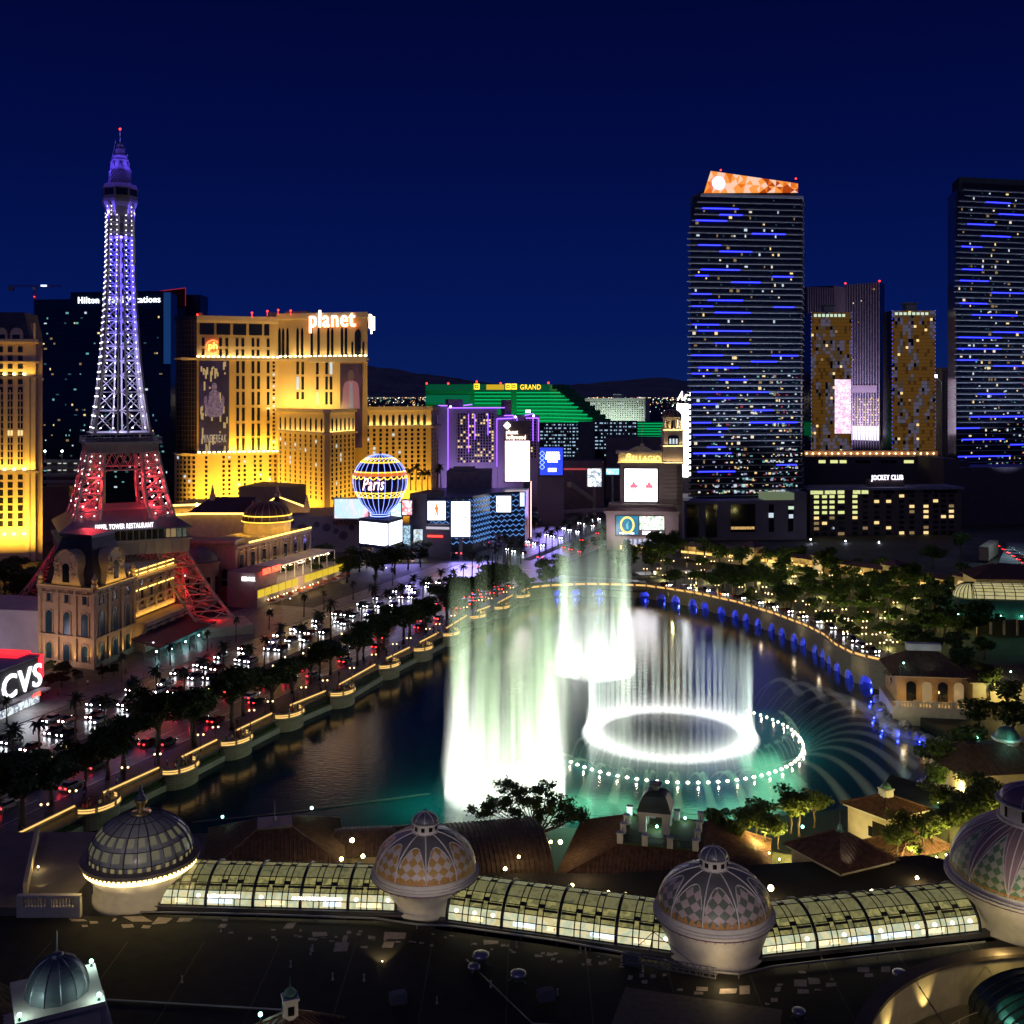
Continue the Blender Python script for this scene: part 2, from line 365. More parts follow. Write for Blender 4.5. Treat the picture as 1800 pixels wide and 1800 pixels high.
# ------------------------------------------------------------ skyline hotels and towers
sand = mat('sand facade', (.50, .37, .20), var=.08, scale=.1); sandl = mat('pale sand trim', (.62, .52, .36), var=.06); mauve = mat('mauve facade', (.26, .21, .28), var=.1, scale=.1); whit = mat('white facade', (.6, .62, .58), var=.06)
YL = (1, .55, .05); WL = (1, .70, .24)
def arr(*a): return list(a)
def ledgelights(F, u0, u1, z, n, power, col=YL, o=1.2, w=.8, tilt=.0):
    strip_light(F, u0, u1, z, o, power, col, True, w, tilt)
# ---- tall hotel with the planet sign
def planet():
    F1 = Fpx(345, 592, 489, 606); F2 = Fpx(489, 606, 646, 592); root = thing('casino_hotel', 'wide floodlit golden casino hotel with the planet sign on its roof', 'hotel', (X(490, 600), 600, 3))
    pu = lambda F, px: (lambda t: t)(((px-F.pa)/(F.pb-F.pa))*F.L)
    F1.pa, F1.pb, F2.pa, F2.pb = 345, 489, 489, 646; zz = lambda y: Z(y, 599)
    b = MB(-.15); b.fbox(F1, 0, F1.L, 3, zz(562), -26, 0); b.sk = -.43; b.fbox(F2, 0, F2.L, 3, zz(556), -26, 0); b.build('wall', sand, root)
    b = MB(-.15); b.fbox(F1, -.6, F1.L+.2, zz(565), zz(556), -26, 1.2); b.sk = -.43; b.fbox(F2, -.3, F2.L+.6, zz(560), zz(550), -26, 1.4); b.fbox(F1, 0, F1.L, zz(568), zz(565), -20, .5)
    b.build('cornice', sandl, root)
    b = MB(); b.fbox(F1, 40, F1.L, zz(556), zz(546), -22, -6); b.fbox(F2, 2, 16, zz(550), zz(545), -18, -4); b.fbox(F1, 2, 4, zz(556), zz(549), -12, -9); b.build('penthouse', sandl, root)
    b = MB(); b.fbox(F1, -8, F1.L, zz(634), zz(629), 0, 1.6); b.fbox(F2, 0, F2.L+1, zz(634), zz(630), 0, 1.8); b.fbox(F1, -8, F1.L, zz(799), zz(795), 0, 2.2); b.fbox(F2, pu(F2, 548), F2.L, zz(637), zz(627), 0, 2.4); b.build('ledge', sandl, root)
    # rounded glass corner
    c = F1.p(0, 0, -9); b = MB(); a0 = math.atan2(F1.n.y, F1.n.x); b.lathe([(10.5, zz(797)), (10.5, zz(632)), (10.6, zz(630)), (10.6, zz(566)), (11.4, zz(565)), (11.4, zz(557)), (.1, zz(557))], (c.x, c.y, 0), 24, a0-math.pi*.62, a0+.02)
    b.build('glass_corner', mat('violet glass', (.02, .015, .03), rough=.1), root); b = MB()
    for i in range(9):
        a = a0-.08-i*.17; p = Vector((c.x+10.6*math.cos(a), c.y+10.6*math.sin(a), 0)); b.tube(p+UP*zz(797), p+UP*zz(566), .12, n=4)
    for k in range(28): b.sweep([Vector((c.x+10.6*math.cos(a0-i*.17), c.y+10.6*math.sin(a0-i*.17), zz(797)+(zz(566)-zz(797))*k/28)) for i in range(11)], .1, 4)
    b.build('mullion', mat('bronze mullion', (.08, .06, .05)), root)
    b = MB(); b.lathe([(11, zz(799)), (12, zz(797)), (11, zz(795))], (c.x, c.y, 0), 20, a0-math.pi*.6, a0); b.lathe([(10.8, zz(633)), (11.8, zz(631)), (10.8, zz(629))], (c.x, c.y, 0), 20, a0-math.pi*.6, a0); b.build('ledge', sandl, root)
    # lower block under the first segment
    b = MB(); b.lathe([(11.3, 3), (11.3, zz(797)), (.1, zz(797))], (c.x, c.y, 0), 24, a0-math.pi*.6, a0+.02); b.fbox(F1, 0, F1.L-4, 3, zz(799), 0, 1.5); b.build('lower_wall', sand, root)
    W_ = Wins(root)
    cols = (417, 427, 444, 454, 471)
    for px in cols:
        for y0, y1 in ((635, 656), (661, 684), (689, 712), (717, 740), (745, 767), (771, 794)): W_.add(F1, pu(F1, px), (zz(y0)+zz(y1))/2, 1.5, zz(y0)-zz(y1), dkglass, d=.4)
    for px in (357, 387, 398, 416, 426, 444, 453, 471):
        for y in (602, 622): W_.add(F1, pu(F1, px), zz(y), 1.5, 4.6, dkglass, d=.4)
    for a, e in ((351, 376), (380, 404), (409, 432), (437, 460), (464, 473)): W_.add(F1, (pu(F1, a)+pu(F1, e))/2, zz(579), pu(F1, e)-pu(F1, a), zz(569)-zz(589), dkglass, d=.4)
    for k in range(23): W_.add(F1, pu(F1, 481), zz(637+k*7), 1.3, 1.2, random.choice((dkglass, dkglass, coolwin)), d=.4)
    for px in (480, 498, 506, 524, 532, 549, 561, 578, 585, 602, 609): W_.add(F2, max(.9, pu(F2, px)), (zz(575)+zz(630))/2, 1.5, zz(575)-zz(629), dkglass, d=.5, shape='arch')
    W_.add(F2, pu(F2, 629.5), (zz(579)+zz(627))/2, 3.6, zz(579)-zz(626), dkglass, d=.5, shape='arch')
    for px in (620, 639): W_.add(F2, pu(F2, px), (zz(601)+zz(627))/2, 1.2, zz(601)-zz(627), dkglass, d=.5, shape='arch')
    for px in (524, 533, 559, 575, 583):
        for y0, y1 in ((636, 658), (662, 685), (689, 702 if px < 540 else 711)): W_.add(F2, pu(F2, px), (zz(y0)+zz(y1))/2, 1.5, zz(y0)-zz(y1), winpick(.08, .06), d=.4)
    for px in (362, 392, 402, 419, 429, 447, 457, 474, 483):
        for k in range(11): W_.add(F1, pu(F1, px), zz(803+k*8), 1.3, 1.4, dkglass if random.random() < .93 else coolwin, d=.3, out=1.5)
    for i in range(5):
        a = a0-.12-i*.22; p = Vector((c.x+11.3*math.cos(a), c.y+11.3*math.sin(a))); t = Vector((-math.sin(a), math.cos(a))); FF = Fr(p-t, p+t)
        for k in range(11): W_.add(FF, 1, zz(803+k*8), 1.3, 1.5, dkglass if random.random() < .93 else coolwin, d=.3)
    W_.finish()
    # posters; their floodlit look is put into glowing prints
    b = MB(); b.fbox(F1, pu(F1, 350), pu(F1, 402), zz(797), zz(634), .05, .35); po = b.build('poster', noisy_emat('dark poster print', [(.004, .002, .008), (.012, .006, .02), (.03, .015, .04)], 1.0, .09, False), root); po["label"] = 'dark violet poster with a pale performer figure'
    b = MB(); rnd = random.Random(3)
    for i in range(46):
        u = pu(F1, rnd.uniform(353, 399)); y = rnd.choice((rnd.uniform(637, 665), rnd.uniform(770, 792), rnd.uniform(720, 760), rnd.uniform(640, 790))); h = rnd.uniform(1, 6); b.fbox(F1, u-.45, u+.45, zz(y)-h/2, zz(y)+h/2, .36, .42)
    b.build('gold_streak_pattern', emat('gold print', (.75, .5, .2), .55, False), po)
    b = MB(); m0 = pu(F1, 376); s = 1.0
    b.fprism(F1, [(m0-4.5, zz(728)), (m0-2, zz(733)), (m0+2, zz(733)), (m0+4.5, zz(728)), (m0+5.6, zz(700)), (m0+4.2, zz(694)), (m0+3.4, zz(712)), (m0+2.6, zz(690)), (m0+1.1, zz(686)), (m0+1.5, zz(680)), (m0+.9, zz(673)), (m0-.9, zz(673)), (m0-1.5, zz(680)), (m0-1.1, zz(686)), (m0-2.6, zz(690)), (m0-3.4, zz(712)), (m0-4.2, zz(694)), (m0-5.6, zz(700))], .43, .5)
    b.build('figure_print', noisy_emat('figure print', [(.10, .05, .10), (.35, .22, .28), (.12, .06, .12), (.4, .28, .3)], .55, .5, False), po)
    lettering('MINDFREAK', F1, m0, zz(777), 4.4, emat('poster letter', (.8, .62, .4), .6, False), po, out=.5, ext=.05, width=13)
    b = MB(); b.fbox(F2, pu(F2, 599), pu(F2, 637), zz(786), zz(640), .05, .35); p2 = b.build('poster', noisy_emat('maroon poster print', [(.01, .004, .01), (.03, .012, .02), (.06, .02, .03)], 1.0, .1, False), root); p2["label"] = 'maroon poster of a singer in a pink jacket'
    m0 = pu(F2, 618); b = MB(); b.fprism(F2, [(m0-5.2, zz(718)), (m0+5.2, zz(718)), (m0+4.8, zz(683)), (m0+3.8, zz(673)), (m0+1.4, zz(669)), (m0-1.4, zz(669)), (m0-3.8, zz(673)), (m0-4.8, zz(683))], .36, .42); b.build('jacket_print', emat('pink jacket print', (.30, .10, .12), .8, False), p2)
    b = MB(); b.fprism(F2, [(m0-1.1, zz(718)), (m0+1.4, zz(718)), (m0+.9, zz(672)), (m0-.9, zz(672))], .43, .46); b.build('shirt_print', emat('shirt print', (.25, .2, .22), .8, False), p2)
    b = MB(); b.fprism(F2, [(m0+1.9*math.cos(t), zz(660)+3*math.sin(t)) for t in [2*math.pi*i/14 for i in range(14)]], .43, .48); b.build('face_print', emat('face print', (.10, .045, .035), .8, False), p2)
    # lights on the ledges
    strip_light(F1, 2, F1.L-2, zz(628), 1.5, 4600, WL, True, 1.0, .2); strip_light(F2, 8, F2.L-1, zz(627), 2.1, 5600, WL, True, 1.0, .2); strip_light(F1, pu(F1, 402), F1.L, zz(794), 2.0, 20000, YL, True, 1.2, .15); strip_light(F1, 0, F1.L, 14, 16, 62000, YL, True, 5, .55); strip_light(F2, 0, F2.L*.7, zz(718), 11, 17000, (1, .64, .16), True, 2, .6)
    b = MB()
    for F, a, e, y in ((F1, 348, 488, 628.5), (F2, 495, 644, 627), (F1, 350, 488, 795)):
        n = int((e-a)/8.6)
        for i in range(n+1): b.fbox(F, pu(F, a+(e-a)*i/n)-.7, pu(F, a+(e-a)*i/n)+.7, zz(y), zz(y)+.7, .9, 1.5)
    b.build('ledge_light_dot', emat('ledge flood lens', (1, .85, .45), 8, False), root)
    for k, (px, y) in enumerate(((347, 553), (443, 550), (470, 547), (489, 545), (511, 546), (639, 563))):
        p = P(px, y, 600); b = MB(); b.tube(p-UP*2.5, p, .15, n=4); b.sphere(p, .6, 6, 4); b.build('beacon', redl, root)
    # roof letters and round logo
    sg = emat('orange white neon', (1, .75, .55), 5); se = emat('orange neon edge', (1, .22, .05), 3)
    lettering('planet', F2, pu(F2, 587), zz(575), 9.3, sg, root, out=1.8, ext=.6, bold=.04, width=27); lettering('planet', F2, pu(F2, 587), zz(575.4), 9.6, se, root, out=1.2, ext=.5, bold=.22, width=28)
    F3 = Fpx(646, 592, 660, 630); lettering('hollywood', F3, 12, zz(578), 8, sg, root, out=1, ext=.5, width=20)
    m0, mz = pu(F1, 373.5), zz(610); b = MB(); ring = [F1.p(m0+3.5*math.cos(t), mz+3.5*math.sin(t), .8) for t in [R(40+i*15) for i in range(20)]]; b.sweep(ring, .38, 5); b.build('logo_ring', emat('red neon', (1, .12, .03), 4), root); lettering('ph', F1, m0, mz-1.2, 3.6, emat('yellow neon', (1, .6, .1), 4), root, out=.8, ext=.3, bold=.05)
    # central lower wing and right wing
    A, B, C, D = (X(489, 592), 592), (X(570, 552), 552), (X(580, 553), 553), (X(624, 580), 580); FA, FB, FC = Fr(A, B), Fr(B, C), Fr(C, D); r2 = thing('hotel_wing', 'lower golden wing with arched top windows in front of the planet hotel', 'hotel wing', (X(560, 570), 570, 3)); zw = lambda y: Z(y, 565)
    b = MB(); b.prism([A, B, C, D, (X(624, 600), 600), (X(489, 600), 600)], 3, zw(722)); b.build('wall', sand, r2); b = MB(); [b.fbox(f, -.6, f.L+.6, zw(725), zw(718.5), -1, 1.0) for f in (FA, FB, FC)]; [b.fbox(f, -.4, f.L+.4, zw(763), zw(760), 0, 1.4) for f in (FA, FB, FC)]; b.build('cornice', sandl, r2)
    W2 = Wins(r2)
    for f, n in ((FA, 9), (FC, 6)):
        for i in range(n):
            W2.add(f, f.L*(i+.5)/n, zw(746), 1.5, zw(735)-zw(757), dkglass, d=.4, shape='arch')
            for k in range(14 if f is FA else 14): W2.add(f, f.L*(i+.5)/n, zw(767+k*8.1), 1.4, 1.6, dkglass if random.random() < .95 else coolwin, d=.3)
    W2.finish(); [strip_light(f, 0, f.L, zw(759), 1.4, 3200, WL, True, .8, .1) for f in (FA, FC)]; [strip_light(f, 0, f.L, 14, 13, 34000 if f is FA else 16000, YL, True, 3, .6) for f in (FA, FC)]
    FW = Fpx(641, 605, 758, 618); FS = Fpx(758, 618, 771, 640); r3 = thing('hotel_wing', 'golden right wing behind the balloon sign with arched windows under its roofline', 'hotel wing', (X(700, 612), 612, 3)); zv = lambda y: Z(y, 612)
    b = MB(); b.fbox(FW, 0, FW.L, 3, zv(718), -22, 0); b.fbox(FS, 0, FS.L, 3, zv(718), -10, 0); b.build('wall', sand, r3); b = MB(); [b.fbox(f, -.5, f.L+.5, zv(721), zv(714.5), -1, 1) for f in (FW, FS)]; [b.fbox(f, -.5, f.L+.5, zv(752), zv(749), 0, 1.3) for f in (FW, FS)]; b.build('cornice', sandl, r3)
    W3 = Wins(r3)
    for i in range(10):
        u = FW.L*(i+.5)/10.6
        W3.add(FW, u, zv(739), 1.6, zv(729)-zv(749), dkglass, d=.4, shape='arch')
        for k in range(12): W3.add(FW, u, zv(756+k*7.8), 1.4, 1.5, random.choice((dkglass, dkglass, dkglass, coolwin if random.random() < .3 else dkglass)), d=.3)
    for i in range(3): W3.add(FS, FS.L*(i+.5)/3, zv(739), 1.4, 6, dkglass, d=.4, shape='arch'); [W3.add(FS, FS.L*(i+.5)/3, zv(756+k*7.8), 1.2, 1.5, dkglass, d=.3) for k in range(12)]
    W3.finish(); strip_light(FW, 0, FW.L, zv(748), 1.3, 3600, WL, True, .8, .1); strip_light(FW, 0, FW.L, 12, 14, 32000, YL, True, 4, .6)
planet()
# ---- golden hotel cut by the left edge
def leftpalace():
    F = Fpx(-70, 478, 63, 482); zz = lambda y: Z(y, 480); root = thing('palace_hotel', 'golden floodlit palace style hotel with slate mansard roof at the left edge', 'hotel', (X(20, 480), 480, 3)); cm = mat('golden stucco', (.55, .43, .28), var=.06)
    b = MB(-.42); b.fbox(F, 0, F.L, 3, zz(600), -25, 0); b.fbox(F, F.L, F.L+3, 3, zz(600), -25, -1.5); b.build('wall', cm, root)
    b = MB(-.42); [b.fbox(F, -.5, F.L+1.6, zz(y+h), zz(y), -26, o) for y, h, o in ((596, 5, 1.8), (601, 3, 1.0), (661, 3, 1.4), (828, 4, 1.5), (635, 2, .7))]; b.build('cornice', sandl, root)
    b = MB(); [b.fbox(F, u-.9, u+.9, 3, zz(662), 0, .7) for u in (F.L-.9, F.L-3.4, F.L-17.5)]; b.build('pilaster', sandl, root)
    b = MB(); b.fprism(Fr(F.p(0, 0, -1).xy, F.p(F.L-3, 0, -1).xy), [(0, zz(596)), (F.L-3, zz(596)), (F.L-5.5, zz(548)), (0, zz(548))], -20, -1); b.build('mansard_roof', mat('blue slate', (.04, .05, .10), rough=.5), root)
    b = MB(); b.fbox(F, F.L-5, F.L-2.8, zz(596), zz(566), -9, -6); b.build('chimney', sandl, root)
    for px in (5, 30):
        u = F.L-(63-px)/FPX*480; b = MB(); b.fbox(F, u-2.6, u+2.6, zz(598), zz(586), -4, .2); dm = b.build('dormer', sandl, root); b = MB(); b.fbox(F, u-1.6, u+1.6, zz(597), zz(588), .2, .3); b.build('window', dkglass, dm)
        b = MB(); b.fprism(F, [(u-2.2+0*1, zz(586))]+[(u+2.4*math.cos(t), zz(586)+2.6*math.sin(t)) for t in [math.pi-math.pi*i/8 for i in range(9)]], -3, .2); b.build('pediment', sandl, dm)
    W_ = Wins(root); us = [F.L-(63-px)/FPX*480 for px in (-45, -30, -14, 4, 20, 37)]
    for u in us:
        for y in (614, ): W_.add(F, u, zz(y), 2.0, 2.6, dkglass, shape='arch')
        for k in range(3): W_.add(F, u, zz(630+k*14), 2.0, 2.2, dkglass)
        W_.add(F, u, zz(671), 2.0, 2.2, dkglass, shape='arch')
        for k in range(11): W_.add(F, u, zz(685+k*12.7), 2.1, 2.4, dkglass if random.random() < .95 else warmwin)
        W_.add(F, u, zz(839), 2.0, 2.2, dkglass, shape='arch')
        for k in range(6): W_.add(F, u, zz(853+k*13.6), 2.1, 2.5, dkglass if random.random() < .95 else warmwin)
    W_.finish(); b = MB(); [b.fbox(F, u-.12, u+.12, zz(822), zz(685), .15, .35) for u in us]; b.build('mullion', sandl, root)
    strip_light(F, 10, F.L, 13, 12, 30000, YL, True, 4, .55); strip_light(F, 4, F.L, zz(826), 2.2, 6500, YL, True, 1, .1); strip_light(F, 4, F.L, zz(658), 2.0, 2600, YL, True, 1, .1)
    b = MB(); [b.fbox(F, u-.5+2, u+.5+2, zz(y), zz(y)+.8, 1.0, 1.6) for u in us for y in (659, 826, 940)]; b.build('flood_lens_dot', emat('ledge flood lens', (1, .85, .45), 8, False), root)
leftpalace()
# ---- dark glass tower with the white roof letters
def darktower():
    F = Fpx(60, 705, 300, 690); zz = lambda y: Z(y, 698); root = thing('glass_tower', 'dark blue glass tower behind the lattice tower with white roof letters', 'hotel', (X(180, 700), 700, 3)); gm = mat('night blue glass', (.006, .014, .03), rough=.12, var=.3, scale=.05, spec=.9)
    pu = lambda px: (px-60)/240*F.L; b = MB(-.3); b.fbox(F, 0, pu(125), 3, zz(525), -22, 0); b.fbox(F, pu(125), pu(288), 3, zz(513), -22, 0); b.fbox(F, pu(288), F.L, 3, zz(516), -22, 0); b.build('wall', gm, root)
    b = MB(); [b.fbox(F, .2, F.L-.2, zz(y)-.12, zz(y)+.12, 0, .12) for y in range(545, 880, 9)]; b.build('floor_line_trim', mat('tower mullion', (.012, .02, .035)), root)
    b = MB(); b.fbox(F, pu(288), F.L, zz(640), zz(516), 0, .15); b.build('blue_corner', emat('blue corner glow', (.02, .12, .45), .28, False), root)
    lettering('Hilton Grand Vacations', F, pu(211), zz(533), 4.2, emat('cool white neon', (.92, .96, 1), 2.6), root, out=.6, ext=.3, width=pu(283)-pu(140))
    W_ = Wins(root, cap=90); rnd = random.Random(8)
    for i in range(150):
        W_.add(F, rnd.uniform(2, F.L-2), zz(549+9*rnd.randint(0, 36))-.2, rnd.uniform(.6, 2.2), rnd.uniform(.7, 1.4), rnd.choice((teal_win, coolwin, warmwin, dimwin, teal_win, emat('faint teal window', (.2, .6, .7), .12, False), emat('faint teal window', (.2, .6, .7), .12, False))), d=.2)
    W_.finish()
    F2 = Fpx(255, 760, 326, 770); r2 = thing('slanted_tower', 'tower with slanted dark red roof screen left of the planet hotel', 'tower', (X(290, 765), 765, 3)); zy = lambda y: Z(y, 765)
    b = MB(); b.fbox(F2, 0, F2.L, 3, zy(540), -20, 0); b.build('wall', gm, r2); b = MB(); b.fprism(F2, [(0, zy(540)), (F2.L, zy(537)), (F2.L, zy(505)), (0, zy(516))], -10, 0); b.build('roof_screen', mat('dark red screen', (.10, .01, .015)), r2); b = MB(); b.bar(F2.p(0, zy(516), .2), F2.p(F2.L, zy(505), .2), .35); b.bar(F2.p(F2.L, zy(505), .2), F2.p(F2.L, zy(537), .2), .3); b.build('edge_light', emat('dim red neon', (1, .05, .12), .35, False), r2)
    F4 = Fpx(300, 780, 352, 780); b = MB(); b.fbox(F4, 0, F4.L, 3, Z(518, 780), -20, 0); tag(b.build('blue_tower', mat('blue tower glass', (.02, .04, .09), rough=.2)), 'dull blue tower block partly hidden behind the slanted red roof', 'tower')
    # tower crane
    y = 830; r3 = thing('tower_crane', 'red tower crane with lit jib above the far left rooftops', 'crane', (X(62, y), y, 3)); rm = mat('crane red', (.35, .03, .03)); c = X(62, y); b = MB()
    for dx in (-1, 1):
        for dy in (-1, 1): b.tube((c+dx, y+dy, 3), (c+dx, y+dy, Z(504, y)), .15, n=4)
    k = 40; z1 = Z(504, y)
    for i in range(k): b.tube((c-1, y-1, 3+(z1-3)*i/k), (c+1, y-1, 3+(z1-3)*(i+1)/k), .1, n=4)
    b.build('mast_lattice', rm, r3); b = MB(); x0, x1 = X(15, y), X(109, y)
    for dz in (0, 1.6): b.tube((x0, y, z1+dz), (x1, y, z1+dz*.6), .14, n=4)
    for i in range(36): xa = x0+(x1-x0)*i/36; b.tube((xa, y, z1), (xa+.6, y, z1+1.5), .08, n=4); b.tube((xa+.6, y, z1+1.5), (xa+1.2, y, z1), .08, n=4)
    b.build('jib_lattice', rm, r3); b = MB(); b.box(x0, x0+4, y-.8, y+.8, z1-3, z1-.2); b.build('counterweight', greyc, r3); b = MB(); b.box(c-1.6, c+.4, y-1.6, y, z1-2.6, z1-.3); b.build('cab', white, r3)
    b = MB(); b.box(X(72, y), X(82, y), y-.5, y+.5, z1+.2, z1+1.4); b.build('work_light', emat('jib light', (.5, .6, 1), 3), r3); b = MB(); b.sphere((c, y-1.5, Z(522, y)), .5, 6, 4); b.build('beacon', redl, r3)
darktower()
# ---- far green hotel with gold letters
def greenhotel():
    Y = 1300; zz = lambda y: Z(y, Y); root = thing('green_hotel', 'far emerald lit hotel with gold letters and stepped right wing', 'hotel', (X(860, Y), Y, 3)); gm = mat('green glass', (.02, .2, .09), rough=.3); gl = emat('green floodlight glow', (.0, .85, .25), .55, False); gd = emat('deep green glow', (.0, .28, .12), .2, False)
    F = Fpx(748, Y, 965, Y); pu = lambda px: (px-748)/217*F.L; b = MB(); b.fbox(F, 0, F.L, 3, zz(675), -40, 0); b.build('wall', gm, root)
    F2 = Fpx(965, Y, 1045, Y-60); b = MB(); pts = [(0, 3), (F2.L, 3), (F2.L, zz(742))]; n = 9
    for i in range(n): pts += [(F2.L*(1-(i+.4)/n), zz(742-7.3*i)), (F2.L*(1-(i+.4)/n), zz(742-7.3*(i+1)))]
    pts += [(0, zz(676))]; b.fprism(F2, pts, -30, 0); b.build('stepped_wing', gm, root)
    b = MB(); [b.fbox(F, pu(a), pu(e), zz(687), zz(675.5), .1, .6) for a, e in ((748, 826), (833, 965))]; b.build('sign_band', gd, root)
    b = MB(); b.fbox(F, pu(749), pu(826), zz(709), zz(694), .1, .6); bs = b.build('banner', emat('banner glow', (0, .3, .13), .35, False), root)
    for i in range(16):
        y = 690+i*6.2; b = MB(); a = 834 if y < 712 else 900
        if y < 745: b.fbox(F, pu(a), pu(898), zz(y)-.7, zz(y)+.7, .1, 1) if a < 890 else None; b.fbox(F, pu(908), pu(965), zz(y)-.7, zz(y)+.7, .1, 1)
        e = min(F2.L, F2.L*(.16+(y-684)/62)); b.fbox(F2, 0, e, zz(y)-.7, zz(y)+.7, .1, 1); b.build('light_strip', gl, root)  # glowing bars imitate green floodlight along the ledges
    gold = emat('gold sign', (1, .62, .03), 2.4); lettering('GRAND', F, pu(932.5), zz(684.5), 6.0, gold, root, out=1.2, ext=.5, bold=.05, width=pu(951)-pu(915))
    for px in (838, 893, 903.5):
        b = MB(); b.fbox(F, pu(px)-3.4, pu(px)+3.4, zz(684.5), zz(674.5), .8, 1.3); lo = b.build('gold_logo', gold, root); b = MB(); b.fbox(F, pu(px)-1.9, pu(px)+1.9, zz(682.5), zz(676.5), 1.3, 1.5); b.fbox(F, pu(px)-3, pu(px)-2.4, zz(684), zz(675), 1.3, 1.5); b.build('inner_mark', gm, lo); b = MB(); b.fbox(F, pu(px)-1, pu(px)+1, zz(680.8), zz(678.2), 1.5, 1.7); b.build('inner_dot', gold, lo)
    b = MB(); b.fbox(F, pu(855), pu(886), zz(685), zz(676), .8, 1.2); b.build('gold_screen', emat('amber screen', (.8, .5, .02), .8, False), root)
    for px, y in ((750, 674), (838, 671), (788, 674), (964, 673), (880, 674)): b = MB(); b.sphere(P(px, y, Y), 1.3, 6, 4); b.build('beacon', redl, root)
    strip_light(F, 0, F.L, 20, 40, 55000, (.1, 1, .4), True, 10, .6); strip_light(F2, 0, F2.L, 20, 40, 24000, (.1, 1, .4), True, 10, .6)
    F3 = Fpx(1060, 1290, 1165, 1290); b = MB(); b.fbox(F3, 0, F3.L, 3, zz(741), -30, 0); lo = b.build('low_wing', gm, root)
    for i in range(6): b = MB(); b.fbox(F3, 0, F3.L, zz(744+i*4.6)-.6, zz(744+i*4.6)+.6, .1, .9); b.build('light_strip', gl, root)  # same imitated floodlight on the low wing
    # white hotel
    Y2 = 1500; FT = Fpx(1024, Y2, 1134, Y2-40); z2 = lambda y: Z(y, Y2-20); rt = thing('white_hotel', 'pale mint floodlit hotel slab beyond the green hotel', 'hotel', (X(1080, Y2), Y2, 3)); b = MB(); b.fbox(FT, 0, FT.L, 3, z2(700), -20, 0); b.fbox(FT, FT.L*.48, FT.L*.62, z2(700), z2(693), -15, -3); b.build('wall', whit, rt)
    b = MB(); [b.fbox(FT, FT.L*(i+.5)/26-.35, FT.L*(i+.5)/26+.35, z2(737), z2(703), 0, .8) for i in range(26)]; b.build('fin_trim', whit, rt); W_ = Wins(rt, cap=60); [W_.add(FT, FT.L*(i+.5)/26+1.6, z2(706+k*3.4), 1.4, 1.1, dkglass if random.random() < .9 else coolwin, d=.3) for i in range(25) for k in range(9)]; W_.finish()
    strip_light(FT, 0, FT.L, z2(739), 18, 22000, (.8, 1, .8), True, 6, .7)
greenhotel()
